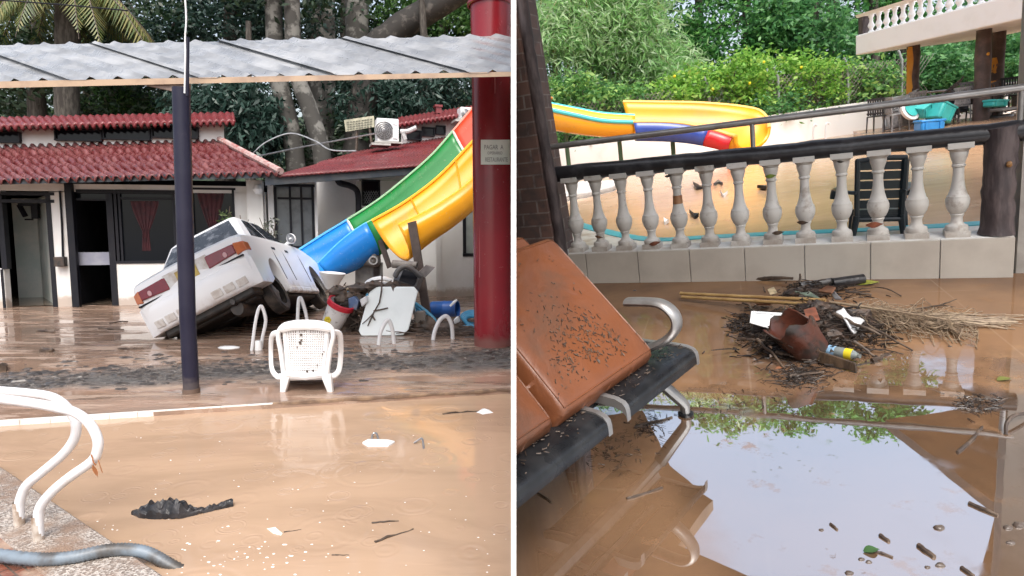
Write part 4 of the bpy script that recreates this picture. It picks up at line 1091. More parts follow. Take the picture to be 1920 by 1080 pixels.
m = MB(); m.prism([L.y(783, 512, 8.3), L.y(798, 498, 8.3), L.y(815, 502, 8.3), L.y(797, 521, 8.3)], (0, .04, .01)); tag(mk(m, 'board_scrap', mat('dirty_board', (.13, .12, .12), (.22, .2, .2), 9), smooth=False), 'flat grey board scrap sticking out past the slide post', 'board')
m = MB(); m.tube(spline([L.y(683, 545, 8.2), L.y(688, 530, 8.2), L.y(703, 523, 8.15), L.y(722, 522, 8.15), L.y(738, 530, 8.2), L.y(745, 545, 8.2)], 6), .05, 8, flat=.5); m.tube(spline([L.y(700, 545, 8.25), L.y(706, 533, 8.25), L.y(722, 532, 8.25), L.y(730, 545, 8.25)], 5), .03, 8)
tag(mk(m, 'chair_back', WHITEP), 'arched white chair back poking up behind the white table top', 'chair')
m = MB(); r = random.Random(9)
for _ in range(320):
    x, y_ = r.uniform(640, 690), r.uniform(556, 626); p = L.y(x, y_, y1 + .25 + r.uniform(0, .3)); stick(m, p, p + V((r.uniform(-.15, .15), r.uniform(-.1, .1), r.uniform(-.1, .08))), r.uniform(.003, .012), .1, 3, 5, r.random())
for _ in range(330):
    x, y_ = r.uniform(760, 905), r.uniform(603, 632); p = lg(x, y_) + V((0, 0, r.uniform(0, .05))); stick(m, p, p + V((r.uniform(-.25, .25), r.uniform(-.1, .1), r.uniform(-.01, .05))), r.uniform(.003, .010), .1, 3, 5, r.random())
for _ in range(70):
    x, y_ = r.uniform(640, 700), r.uniform(535, 560); p = L.y(x, y_, y1 + .6 + r.uniform(0, .3)); stick(m, p, p + V((r.uniform(-.2, .2), r.uniform(-.1, .1), r.uniform(-.1, .06))), r.uniform(.003, .012), .1, 3, 5, r.random())
for i, (x, y_, a, c) in enumerate(((655, 570, .12, .1), (652, 600, .12, .12), (648, 618, .16, .08), (790, 612, .14, .08), (760, 622, .2, .05), (668, 560, .14, .1), (735, 560, .2, .18), (675, 540, .14, .06), (700, 536, .12, .06), (800, 608, .12, .1), (830, 612, .2, .05), (870, 618, .16, .04), (640, 560, .1, .12), (632, 548, .1, .08))): m.blob(L.y(x, y_, y1 + .4), (a, .14, c), i, .3)
tag(mk(m, 'muddy_rubbish', mat('muddy_litter', (.05, .038, .03), (.14, .10, .075), 7, rough=.55)), 'muddy heap of twigs and rubbish behind the bucket and the table', 'rubbish', kind='stuff')
for nm, pts, yy_, mm, lb in (('cloth_scrap', [(652, 560), (664, 556), (672, 566), (668, 582), (654, 580)], y1 + .2, mat('blue_cloth', (.10, .16, .3), (.2, .24, .33), 9), 'crumpled blue cloth scrap between the bucket and the table'),
                             ('wrapper', [(674, 562), (686, 555), (689, 566), (678, 576)], y1 + .15, WHITEP, 'white crumpled wrapper against the left edge of the table'),
                             ('fallen_palm_piece', [(640, 545), (668, 533), (700, 540), (690, 546), (665, 544)], y1 + .6, mat('pale_husk', (.5, .4, .27), (.38, .29, .2), 12), 'pale torn husk on the heap under the grey tank'),
                             ('stone_block', [(778, 585), (795, 584), (800, 612), (776, 616)], y1 + .3, mat('wet_stone', (.2, .18, .16), (.3, .28, .25), 7), 'wet grey stone block between the table and the slide post'),
                             ('paper_scrap', [(850, 600), (858, 594), (862, 604), (852, 608)], y1 + .3, WHITEP, 'small white paper scrap beside the blue drum'),
                             ('foam_block', [(892, 622), (905, 620), (906, 630), (893, 632)], lg(900, 632).y, WHITEP, 'small white foam block at the foot of the red column')):
    m = MB(); q_ = [L.y(x, y_, yy_ + r.uniform(-.03, .03)) for x, y_ in pts]; ce = sum(q_, V()) / len(q_)
    m.prism(q_, (0, .12, 0)); tag(mk(m, nm, mm, bevel=.012), lb, nm.replace('_', ' '))
# sticks lying on the mud
for i, ((x0, y0), (x1, y1_), r_, lb) in enumerate((((70, 622), (103, 624), .02, 'short black stick on the mud in front of the changing rooms'), ((185, 617), (232, 619), .015, 'thin stick on the mud left of the tipped car'),
     ((78, 659), (100, 660), .035, 'dark soggy clump at the edge of the puddle on the left'), ((0, 698), (8, 690), .05, 'dark stone at the left edge of the rippled strip'),
     ((222, 655), (270, 655), .012, 'ragged twig line along the puddle beside the car'), ((205, 607), (240, 603), .012, 'thin twig lying across the mud ridge near the wall'))):
    m = MB(); stick(m, lg(x0, y0) + V((0, 0, r_ * .5)), lg(x1, y1_) + V((0, 0, r_ * .5)), r_, .08, 6); tag(mk(m, 'mud_stick', STICK), lb, 'stick', 'sticks on the flooded deck')
m = MB(); r = random.Random(27)
for _ in range(650):
    x = r.uniform(0, 955); t_ = r.gauss(0, .5); yc_ = 712 - .052 * x + t_ * 22; p = lg(x, yc_)
    a_ = r.uniform(.008, .035) * r.choice((.6, .8, 1, 1.5)); m.blob(p, (a_ * r.uniform(1, 2.4), a_, a_ * .35), r.randint(0, 99), .3, 7, 4)
tag(mk(m, 'silt_clods', mat('dark_silt', (.03, .026, .024), (.10, .085, .075), 20, rough=.35), clip=True), 'dark silt clods and litter strewn over the rippled mud band', 'silt', kind='stuff')
# plant by the white pillar
def plant(base, h, w_, n, lm_, lb, seed, size=.1, F=L):
    t = thing('shrub', lb, 'shrub', base)
    m = MB(); r = random.Random(seed)
    for _ in range(7): stick(m, base, base + V((r.uniform(-w_, w_) * .7, r.uniform(-w_, w_) * .5, h * r.uniform(.6, .95))), .012, .1, 5, 5, r.random())
    mk(m, 'stem', STICK, t)
    P = clumps((base.x, base.y, base.z + h * .62), (w_, w_ * .7, h * .42), 26, n // 26, w_ * .32, seed, .2)
    mk_np(*leaves(P, None, size, .4, .1, seed, F), 'foliage', lm_, t)
plant(fa.at(fa.sz(455, 560, .35)[0], .35, 0), 1.75, .33, 420, leafmat('shrub_leaf', [(.05, .10, .03), (.10, .17, .06), (.16, .20, .09)]), 'leafy shrub growing between the tipped car and the white pillar', 3)
plant(fb.at(fb.sz(508, 560, .35)[0], .35, 0), 1.6, .22, 160, leafmat('sparse_leaf', [(.10, .11, .09), (.16, .18, .14)]), 'sparse grey green shrub beside the dark window', 4, .09)

# ---- trees behind the left yard ---------------------------------------------------------------------
LD = leafmat('dark_tree_leaf', [(0.0084, 0.0210, 0.0084), (0.0154, 0.0385, 0.0140), (0.0245, 0.0560, 0.0245), (0.0420, 0.0770, 0.0350)], .25)
LD2 = leafmat('bluish_tree_leaf', [(.012, .034, .026), (.024, .06, .045), (.05, .095, .075)], .25)
LDB = leafmat('bright_tree_leaf', [(.03, .08, .02), (.06, .15, .035), (.10, .20, .05)], .35)
def tree(name, lb, F, base, top, r0, crowns, lm_, group, seed, size=.17, per=26, limbs=4, bark=BARK, droop=.4, wid=.45, label_cat='tree'):
    t = thing(name, lb, label_cat, base, group)
    m = MB(); r = random.Random(seed); top = V(top)
    n = 8; pts = [V(base).lerp(top, i / n) + V((r.uniform(-1, 1), r.uniform(-1, 1), 0)) * .25 * r0 * (i > 0) for i in range(n + 1)]
    m.tube(pts, [r0 * (1.25 if i == 0 else 1 - .6 * i / n) for i in range(n + 1)], 12)
    for (c, rad, ncl) in crowns[:limbs]:
        k = r.randint(4, n); m.tube(spline([pts[k], pts[k].lerp(V(c), .5) + V((0, 0, .3)), V(c)], 4), [r0 * .35 * (1 - .8 * i / 8) for i in range(9)], 7)
    mk(m, 'trunk', bark, t)
    P = np.concatenate([clumps(c, rad, ncl, per, .32 * (sum(rad) / 3) ** .7, seed * 31 + i) for i, (c, rad, ncl) in enumerate(crowns)])
    vs, fs = leaves(P, None, size, wid, droop, seed, F)
    mk_np(vs, fs, 'crown', lm_, t)
    return t
Y = L.y
def crown_at(F, px, py, d, wpx, hpx, ncl, dep=1.0):
    c = F.y(px, py, d); s_ = d / FPX
    return ((c.x, c.y, c.z), (wpx * s_, max(wpx * s_ * .7, .8) * dep, hpx * s_), ncl)
G = 'dark trees behind the left yard'
def base_at(px, d): p = Y(px, 400, d); return V((p.x, p.y, 0))
tree('broadleaf_tree', 'dark leafy tree rising behind the left end of the canopy', L, base_at(60, 16), Y(75, -120, 16), .30, [crown_at(L, 60, 130, 16, 150, 80, 110), crown_at(L, 250, 40, 16.5, 130, 70, 90), crown_at(L, -40, 60, 16, 120, 90, 60), crown_at(L, 70, -160, 16.5, 220, 110, 50)], LD, G, 21)
tree('broadleaf_tree', 'blue green leafy tree above the middle of the canopy', L, base_at(420, 17), Y(430, -140, 17), .32, [crown_at(L, 430, 40, 17, 110, 80, 120), crown_at(L, 300, 110, 17, 110, 70, 90), crown_at(L, 520, 20, 17, 90, 70, 70), crown_at(L, 420, -170, 17.5, 240, 110, 50)], LD2, G, 22)
tree('broadleaf_tree', 'dark drooping tree seen between the canopy and the tile roof', L, base_at(470, 15), Y(465, 40, 15), .16, [crown_at(L, 450, 200, 15, 60, 50, 70), crown_at(L, 490, 230, 15.2, 45, 70, 70), crown_at(L, 390, 195, 15.5, 60, 30, 50)], LD2, G, 23, .22, droop=.9, wid=.3)
tree('broadleaf_tree', 'glossy leafed tree behind the air conditioner and sign', L, base_at(800, 16.5), Y(790, 0, 16.5), .2, [crown_at(L, 800, 185, 16.5, 75, 55, 110), crown_at(L, 690, 190, 17, 70, 60, 80), crown_at(L, 860, 170, 16.5, 50, 60, 50)], LD2, G, 24, .2, droop=.8, wid=.3)
tree('broadleaf_tree', 'bright green tree between the leaning limb and the red column', L, base_at(830, 20), Y(830, -80, 20), .25, [crown_at(L, 830, 40, 20, 60, 60, 110), crown_at(L, 770, 20, 20, 70, 50, 80), crown_at(L, 890, 40, 20, 40, 60, 60)], LDB, G, 25, .17)
tree('broadleaf_tree', 'small bright leafy tree between the palm and the blue green tree', L, base_at(200, 18), Y(205, 20, 18), .16, [crown_at(L, 205, 55, 18, 50, 40, 70), crown_at(L, 175, 190, 18, 60, 40, 50), crown_at(L, 260, 195, 18, 40, 30, 60)], LDB, G, 26, .16)
tree('broadleaf_tree', 'dense dark tree filling the gap behind the grey trunks', L, base_at(640, 21), Y(650, -120, 21), .3, [crown_at(L, 640, 120, 21, 150, 120, 200), crown_at(L, 560, 30, 22, 140, 90, 110), crown_at(L, 740, 60, 22, 120, 100, 120), crown_at(L, 680, 250, 20, 110, 60, 110), crown_at(L, 640, -150, 22, 220, 120, 60)], LD, G, 27, .2)
tree('broadleaf_tree', 'dense dark tree filling the far background on the left', L, base_at(160, 22), Y(170, -120, 22), .3, [crown_at(L, 120, 120, 22, 200, 130, 230), crown_at(L, 330, 100, 23, 160, 130, 190), crown_at(L, -30, 60, 22, 120, 150, 90), crown_at(L, 350, 230, 21, 150, 60, 90), crown_at(L, 200, -150, 22, 260, 120, 70)], LD, G, 28, .2)
for pa_, pb2, r_, d, lb in (((556, 330), (518, 120), .23, 15.5, 'mottled grey tree trunk left of the forked pair behind the roofs'), ((606, 310), (553, 120), .21, 15.3, 'mottled grey tree trunk leaning right behind the roofs'),
                         ((598, 330), (600, -80), .40, 18, 'broad grey trunk rising above the middle of the canopy'), ((662, 330), (668, -80), .36, 19, 'mossy trunk rising right of the broad grey trunk')):
    t = thing('tree_trunk', lb, 'tree', base_at(pa_[0], d), 'bare grey trunks behind the canopy')
    m = MB(); b0 = base_at(pa_[0], d); P_ = [b0, Y(*pa_, d), Y((pa_[0] + pb2[0]) / 2 + 4, (pa_[1] + pb2[1]) / 2, d), Y(*pb2, d), Y(pb2[0] - 6, pb2[1] - 160, d)]
    m.tube(spline(P_, 5), [r_ * (1.1 - .25 * i / 20) for i in range(21)], 14); mk(m, 'trunk', mat('lichen_bark', (.05, .047, .042), (.17, .165, .15), 3.2, .48, .6, .9, bump=.8, bscale=12), t)
    P = clumps(Y(pb2[0], pb2[1] - 190, d), (1.8, 1.4, 1.2), 24, 26, .6, int(pb2[0])); mk_np(*leaves(P, None, .2, .45, .4, 5, L), 'crown', LD, t)
t = thing('leaning_tree', 'thick dark tree limb leaning up to the right above the canopy', 'tree', base_at(640, 17))
m = MB(); m.tube(spline([base_at(640, 17), Y(690, 140, 17), Y(735, 66, 17), Y(790, 28, 17), Y(850, -8, 17), Y(930, -60, 17)], 5), [.42, .42, .42, .42, .42, .42, .42, .42, .42, .41, .40, .40, .40, .39, .39, .38, .38, .37, .37, .36, .36, .35, .35, .34, .34, .33], 14, flat=.9); mk(m, 'trunk', mat('black_wet_bark', (.03, .027, .024), (.10, .09, .08), 5, .5, .68, .8, bump=.9, bscale=12), t, clip=True)
P = clumps(Y(820, -90, 17), (1.6, 1.3, .8), 30, 26, .6, 77); mk_np(*leaves(P, None, .2, .45, .4, 6, L), 'crown', LD, t)
# palm
t = thing('palm_tree', 'palm tree with drooping yellow green fronds above the left canopy', 'palm', base_at(128, 14.5))
m = MB(); P_ = [base_at(128, 14.5), Y(126, 215, 14.5), Y(126, 110, 14.5), Y(128, -20, 14.5)]
m.tube(spline(P_, 10), [.24 + .02 * (i % 2) for i in range(31)], 12); mk(m, 'trunk', BARK, t)
PALM = leafmat('palm_frond', [(.05, .085, .02), (.12, .16, .04), (.24, .22, .07), (.09, .12, .04)], .35)
hd = Y(128, -30, 14.5); vs = []; r = random.Random(4)
m2 = MB()
for k in range(17):
    a = k / 17 * 2 * math.pi + r.uniform(-.15, .15); ln = r.uniform(2.0, 2.7); dirv = V((math.cos(a), math.sin(a) * .8, 0)); el = r.uniform(.1, .7)
    pts = [hd + dirv * ln * s_ + V((0, 0, ln * (el * s_ - (1.0 + el * .5) * s_ * s_))) for s_ in [i / 14 for i in range(15)]]
    m2.tube(pts, [.03 * (1 - .85 * i / 14) for i in range(15)], 5)
    for i in range(1, 15):
        for q_ in range(3):
            p = pts[i - 1].lerp(pts[i], q_ / 3); tg = (pts[i] - pts[i - 1]).normalized(); sd_ = tg.cross(V((0, 0, 1))).normalized()
            for sg_ in (-1, 1):
                l2 = .75 * math.sin(math.pi * min(1, (i + q_ / 3) / 15 * .9 + .12)); d_ = (sd_ * sg_ * .8 + tg * .5 + V((0, 0, -.55 + r.uniform(-.2, .1)))).normalized()
                wv = tg * .028
                vs += [p - wv, p + wv, p + d_ * l2 * .6 + wv * .9 + V((0, 0, -.02)), p + d_ * l2 + V((0, 0, -.1 * l2))]
mk(m2, 'frond_rib', STICK, t)
va = np.array([list(v) for v in vs]); mk_np(va, np.arange(len(va)).reshape(-1, 4), 'fronds', PALM, t)
# undergrowth right behind the roofs
P = np.concatenate([clumps(Y(px, py, 17.5), (1.5, .8, .9), 34, 26, .4, 100 + i) for i, (px, py) in enumerate(((0, 240), (120, 235), (240, 235), (350, 235), (450, 260), (520, 290), (620, 270), (720, 240), (800, 230), (880, 215)))])
o = mk_np(*leaves(P, None, .18, .4, .3, 9, L), 'undergrowth', LD); tag(o, 'dark mass of undergrowth behind the red roofs', 'undergrowth', kind='stuff')
hill = MB(); hill.grid(lambda u, v: V((-45 + u * 50, 23.5 + v * 14, -.5 + 9 * v + 1.2 * math.sin(u * 9) * v)), 20, 6)
struct(mk(hill, 'hillside', mat('dark_undergrowth_soil', (.015, .03, .014), (.03, .05, .02), 1.2, rough=.9), clip=True))
# ================================================================= RIGHT YARD
CUR = R
rg = R.g
RW = mat('terrace_white_paint', (.84, .84, .85), (.76, .75, .74), 1.3, .5, .8, .6)  # white paint of balcony and terrace, tone varied by noise
# ---- flooded porch floor, parapet
def porch_water():
    n = NT('muddy_film_on_tiles')
    x, y, z = n.xyz()
    f = n.ss(n.noise(1.1, 5, .55), .38, .66)
    c = n.mix(f, (.25, .145, .08), (.15, .088, .054))
    sand = n.ss(n.noise(2.1, 5, .6, n.map((1, 1, 1), loc=(5, 2, 0))), .58, .70)
    c = n.mix(n.math('MULTIPLY', sand, .7), c, (.34, .20, .10))
    # pale joints of the tiles under the film
    def seam(v, pitch, ph):
        t = n.math('ABSOLUTE', n.math('SUBTRACT', n.math('FRACT', n.math('ADD', n.math('MULTIPLY', v, 1 / pitch), ph)), .5))
        return n.ss(t, .012, .003)
    u = n.math('ADD', n.math('MULTIPLY', x, .37), n.math('MULTIPLY', y, 1.0))
    v2 = n.math('SUBTRACT', n.math('MULTIPLY', x, 1.0), n.math('MULTIPLY', y, .37))
    se = n.math('MAXIMUM', seam(u, .62, .2), seam(v2, .62, .4))
    c = n.mix(n.math('MULTIPLY', se, n.ss(n.noise(1.5, 3), .45, .6, 0, .08)), c, (.62, .52, .40))
    d = n.new('ShaderNodeBsdfDiffuse'); n.put(d.inputs[0], c)
    g = n.new('ShaderNodeBsdfGlossy'); g.inputs['Color'].default_value = (.95, .98, 1, 1)
    rough = n.math('MULTIPLY', n.ss(n.noise(3, 5, .6), .55, .72), .12)
    n.put(g.inputs['Roughness'], n.math('ADD', rough, .012))
    h = n.math('ADD', n.math('MULTIPLY', n.noise(2.2, 2), .25), n.math('MULTIPLY', n.ss(n.noise(26, 5, .7), .62, .72), n.ss(n.noise(1.6, 3), .55, .7, 0, .10)))
    bp = n.new('ShaderNodeBump'); n.put(bp.inputs['Height'], h); bp.inputs['Strength'].default_value = .2; bp.inputs['Distance'].default_value = .02
    n.l.new(bp.outputs[0], g.inputs['Normal']); n.l.new(bp.outputs[0], d.inputs['Normal'])
    lw = n.new('ShaderNodeLayerWeight'); lw.inputs['Blend'].default_value = .5
    fac = n.math('MULTIPLY_ADD', lw.outputs['Facing'], .5, .50)
    dist = n.math('ADD', n.math('ADD', y, n.math('MULTIPLY', x, .12)), n.math('MULTIPLY', n.math('SUBTRACT', n.noise(2.4, 5, .65), .5), 1.5))
    deep = n.ss(dist, 3.0, 2.35)                                     # open water lies nearer, a mud film towards the kerb
    fac = n.math('MULTIPLY', fac, n.math('MULTIPLY_ADD', deep, .86, .14))
    film = n.math('MULTIPLY', n.ss(n.math('ADD', x, n.math('MULTIPLY', n.noise(5, 4), .16)), .66, .46), n.ss(n.math('ADD', y, n.math('MULTIPLY', n.noise(6, 4), .2)), 2.25, 2.08))
    patch = n.ss(n.noise(3.4, 7, .72), .575, .66)
    fac = n.math('MULTIPLY', fac, n.math('SUBTRACT', 1.0, n.math('MULTIPLY', film, .45)))
    fac = n.math('MULTIPLY', fac, n.math('SUBTRACT', 1.0, n.math('MULTIPLY', patch, n.ss(y, 1.7, 2.4, .25, .75))))
    mx = n.new('ShaderNodeMixShader'); n.put(mx.inputs[0], fac)
    n.l.new(d.outputs[0], mx.inputs[1]); n.l.new(g.outputs[0], mx.inputs[2]); n.l.new(mx.outputs[0], n.out.inputs[0])
    return n.m
PF0, PF1 = rg(1120, 531), rg(1902, 520)
fp = Fac(R, PF0, PF1)
sW = fp.sz(1902, 500)[0]
m = MB(); m.add([V((-.3, -2.5, 0)), V((7, -2.5, 0)), fp.at(9, -.1, 0), fp.at(-4, -.1, 0)], [(0, 1, 2, 3)])
struct(mk(m, 'flooded_porch_floor', porch_water(), org=V((0, 0, 0)), clip=True, smooth=False))
bal = thing('balustrade', 'porch balustrade of white turned balusters between tiled kerb and black rail', 'balustrade', fp.at(1.6, 0, 0))
zt = fp.sz(1438, 462)[1]
TILEW = mat('grey_white_tile', (.50, .465, .41), (.41, .375, .33), 2.5, .4, .75, .28, bump=.05)
xs = [963, 1100, 1197, 1294, 1397, 1509, 1632, 1762, 1902]
m = MB(); gr = MB()
for a, c in zip(xs[:-1], xs[1:]):
    sa, sc_ = fp.sz(a, 500)[0], fp.sz(c, 500)[0]
    fp.blk(m, sa + .003, sc_ - .003, -.02, zt - .004, -.02, 0)
sa = fp.sz(963, 500)[0]
mk(m, 'kerb_tiles', TILEW, bal, smooth=False, bevel=.002)
m = MB(); fp.blk(m, sa, sW - .004, -.02, zt, -.24, -.0215); mk(m, 'kerb_wall', mat('rough_white_kerb', (.70, .70, .68), (.48, .43, .38), 6, .42, .7, .6), bal, smooth=False)
axo = -.115
def on_ax(px, py): return fp.pt(px, py, axo)
def balm():
    n = NT('stained_white_baluster')
    oi = n.new('ShaderNodeObjectInfo'); rd = oi.outputs['Random']
    vec = n.new('ShaderNodeVectorMath', operation='ADD'); n.put(vec.inputs[0], n.tc()); cx = n.new('ShaderNodeCombineXYZ'); n.put(cx.inputs[0], n.math('MULTIPLY', rd, 37.0)); n.put(cx.inputs[2], n.math('MULTIPLY', rd, 11.0)); n.put(vec.inputs[1], cx.outputs[0])
    v_ = vec.outputs[0]
    base = n.mix(rd, (.66, .65, .62), (.56, .545, .51))
    stain = n.ss(n.noise(7, 6, .7, v_), .54, .70); speck = n.ss(n.noise(34, 5, .75, v_), .64, .70)
    z = n.xyz()[2]; low = n.ss(n.math('ADD', z, n.math('MULTIPLY', n.noise(9, 5, .7, v_), .3)), zt + .28, zt + .10)
    f = n.math('MAXIMUM', n.math('MULTIPLY', stain, .7), n.math('MAXIMUM', n.math('MULTIPLY', speck, .8), n.math('MULTIPLY', low, .75)))
    n.col(n.mix(f, base, (.25, .19, .145))); n.set(Roughness=.5); n.bump(n.noise(26, 5, .7, v_), .25, .008)
    return n.m
BALM = balm()
bx = [(1086, 473), (1129, 470), (1175, 467), (1224, 466), (1277, 463), (1332, 461), (1390, 458), (1450, 454), (1511, 451), (1579, 450), (1646, 447), (1718, 442), (1793, 441)]
rl = [fp.pt(1020, 329, axo), fp.pt(1420, 287, axo), fp.pt(1935, 243, axo)]
rail_z = sum(p.z for p in rl) / 3
ra, rb = rl[0], rl[2]
def rail_at(p):
    t = (p - ra).dot(fp.u) / (rb - ra).dot(fp.u); return ra.lerp(rb, t)
for i, (px, py) in enumerate(bx):
    b0 = fp.at(fp.sz(px, py, axo)[0], axo, zt)
    top = rail_at(b0).z - .035; H_ = top - zt
    m = MB()
    hw = .066
    m.box(b0 + V((0, 0, .03 * H_)), (hw * 2, hw * 2, .06 * H_), Matrix.Rotation(math.atan2(fp.u.y, fp.u.x), 3, 'Z'))
    P_ = [(.07, .06), (.072, .09), (.066, .115), (.05, .125), (.037, .15), (.034, .20), (.04, .225), (.044, .235), (.040, .245), (.052, .265), (.066, .31), (.073, .36), (.073, .40), (.066, .425), (.067, .432), (.058, .445), (.044, .52), (.036, .60), (.033, .68), (.034, .74), (.042, .75), (.042, .765), (.036, .775), (.040, .80), (.052, .86), (.056, .89), (.054, .905), (.066, .925), (.068, .94)]
    m.lathe([(r_ * .9, h * H_) for r_, h in P_], b0, (0, 0, 1), 20)
    m.box(b0 + V((0, 0, .97 * H_)), (hw * 2.05, hw * 2.05, .06 * H_), Matrix.Rotation(math.atan2(fp.u.y, fp.u.x), 3, 'Z'))
    o = mk(m, 'baluster', BALM, bal, sharp=35, weld=False)
    if i == 4:
        o['label'] = 'baluster with an orange rust band round its neck'
        s_ = MB(); s_.lathe([(.0375, .555 * H_), (.0345, .66 * H_)], b0, (0, 0, 1), 20, cap=False); mk(s_, 'rust_band', mat('orange_rust_stain', (.25, .10, .04), (.35, .18, .09), 14), o)
RAILM = mat('black_painted_rail', (.022, .022, .026), (.06, .06, .065), 7, .45, .7, .3, bump=.3, bscale=20)
m = MB(); ln = [rl[0].lerp(rl[2], i / 30) for i in range(31)]
m.tube([p + V((0, 0, rnd.uniform(-.003, .003))) for p in ln], [.064 + rnd.uniform(-.003, .003) for _ in ln], 16); mk(m, 'top_rail', RAILM, bal)
STEEL = mat('dull_steel_tube', (.32, .31, .30), (.42, .41, .40), 8, rough=.35, metal=.5)
m = MB(); h0, h1 = fp.pt(1022, 277, axo), fp.pt(1940, 162, axo); m.tube([h0, h1], .024, 12); mk(m, 'handrail', STEEL, bal)
for px in (1410, 1916):
    t = (px - 1022) / (1940 - 1022); a = h0.lerp(h1, t); 
    # exact spot under the tube at that column of the picture
    a = fp.pt(px, 277 - (px - 1022) * .1253, axo)
    m = MB(); m.tube([V((a.x, a.y, rail_at(a).z + .03)), a], .017, 10); mk(m, 'handrail_post', STEEL, bal)
# leaves stuck on the balusters
for (px, py), c_, sz_, lb in (((1445, 330), (.18, .26, .04), .05, 'green brown leaf stuck on the neck of the middle baluster'), ((1505, 417), (.07, .045, .03), .05, 'dark curled leaf stuck below the bulb of a middle baluster'), ((1640, 421), (.28, .09, .05), .07, 'red brown leaf wedged at the foot of the baluster before the dark chair'),
                          ((1253, 330), (.03, .022, .02), .035, 'small black leaf hanging under the black rail by the rusty baluster'), ((1228, 456), (.20, .07, .04), .06, 'red brown leaf across the foot of the fourth baluster'), ((1123, 444), (.20, .11, .06), .045, 'brown leaf on the foot of the second baluster'), ((1459, 436), (.10, .07, .05), .055, 'brown leaf on the foot of the middle baluster'), ((1576, 303), (.035, .03, .025), .03, 'dark leaf high on the baluster left of the dark chair')):
    p = fp.pt(px, py, -.04); m = MB(); a = rnd.uniform(-.5, .5)
    m.grid(lambda u, v: p + fp.u * ((u - .5) * sz_ * 1.5) + V((0, 0, (u - .5) * sz_ * a + (v - .5) * sz_ * .6 * math.sin(math.pi * min(.98, u + .05)))) + fp.n * (.012 * math.sin(u * 4) + .006 * v), 6, 4)
    tag(mk(m, 'stuck_leaf', mat('leaf_' + lb[:9].replace(' ', '_'), c_, tuple(k * .6 for k in c_), 30)), lb, 'leaf')
# dark trunk post on the kerb, white wall end
BLKW = mat('dark_log_post', (.04, .029, .031), (.11, .085, .085), 6, rough=.6, bump=1.0, bscale=10, stretch=(2.5, 2.5, .6))
pst = thing('log_post', 'dark rough log post standing on the kerb at the right end of the balustrade', 'post', fp.at(fp.sz(1868, 445, -.11)[0], -.11, zt))
b0 = ORG[pst.name]; m = MB(); r = random.Random(3); n = 16
m.tube([b0 + V((r.uniform(-.006, .006), 0, .0 + i * (rail_z - zt + .02) / (n - 1))) for i in range(n)], [.085 + r.uniform(-.006, .006) + (.012 if i < 1 else 0) for i in range(n)], 18); mk(m, 'trunk', BLKW, pst)
m = MB(); m.blob(fp.pt(1893, 308, -.02), (.018, .012, .018), 2, .2, 10, 6); mk(m, 'knot', mat('orange_knot', (.30, .15, .05), (.2, .1, .03), 20), pst)
m = MB(); s1_ = fp.sz(1895, 400, -.2)[0]; fp.blk(m, s1_ + .04, s1_ + .6, zt + .002, 2.9, -.40, -.215)
tag(mk(m, 'wall_end', mat('grubby_white_wall', (.52, .50, .46), (.36, .33, .29), 3, .4, .7, .6), smooth=False), 'grubby white wall end behind the dark log post at the right edge', 'wall')
m = MB(); fp.blk(m, sW + .03, sW + 1.2, -.02, 2.9, -.30, -.1)
tag(mk(m, 'side_wall', mat('grey_side_wall', (.36, .34, .31), (.24, .22, .2), 3, .4, .7, .6), smooth=False), 'grey narrow side wall at the far right past the tiled kerb', 'wall')

# ---- brick pillar with its log
def brickm():
    n = NT('dark_stone_brick')
    u = n.new('ShaderNodeVectorMath', operation='DOT_PRODUCT'); n.put(u.inputs[0], n.tc()); u.inputs[1].default_value = tuple(fp.u)
    v = n.xyz()[2]
    cmb = n.new('ShaderNodeCombineXYZ'); n.put(cmb.inputs[0], n.math('ADD', u.outputs['Value'], n.math('MULTIPLY', n.xyz()[1], .55))); n.put(cmb.inputs[1], v)
    bt = n.new('ShaderNodeTexBrick'); n.put(bt.inputs['Vector'], cmb.outputs[0]); bt.inputs['Scale'].default_value = 1
    bt.inputs['Brick Width'].default_value = .21; bt.inputs['Row Height'].default_value = .105; bt.inputs['Mortar Size'].default_value = .006; bt.inputs['Bias'].default_value = -.1
    bt.inputs['Color1'].default_value = (.17, .098, .08, 1); bt.inputs['Color2'].default_value = (.11, .07, .062, 1); bt.inputs['Mortar'].default_value = (.24, .20, .185, 1)
    n.col(n.mix(n.ss(n.noise(9, 5), .4, .7), bt.outputs[0], (.09, .068, .064))); n.set(Roughness=.6)
    h = n.math('ADD', n.math('MULTIPLY', bt.outputs['Fac'], -.6), n.math('MULTIPLY', n.noise(35, 5), .3)); n.bump(h, .8, .012)
    return n.m
sP = fp.sz(1058, 430, .05)[0]
m = MB(); fp.blk(m, sP - .72, sP - .085, -.05, 3.2, -.35, .08)
for p in m.v: p += fp.u * (-.045 * p.z)
bp_ = mk(m, 'brick_pillar', brickm(), org=fp.at(sP - .4, 0, 0), clip=True, smooth=False)
tag(bp_, 'dark brown brick pillar at the left edge of the porch', 'pillar')
m = MB(); r = random.Random(8); n = 40
P_ = [fp.at(sP - .055 - .045 * i * .08 + r.uniform(-.004, .004), .0, i * .08) for i in range(n)]
m.tube(P_, [.052 + r.uniform(-.005, .006) for _ in range(n)], 14)
tag(mk(m, 'log_upright', BLKW), 'rough dark log upright fixed along the right side of the brick pillar', 'post')

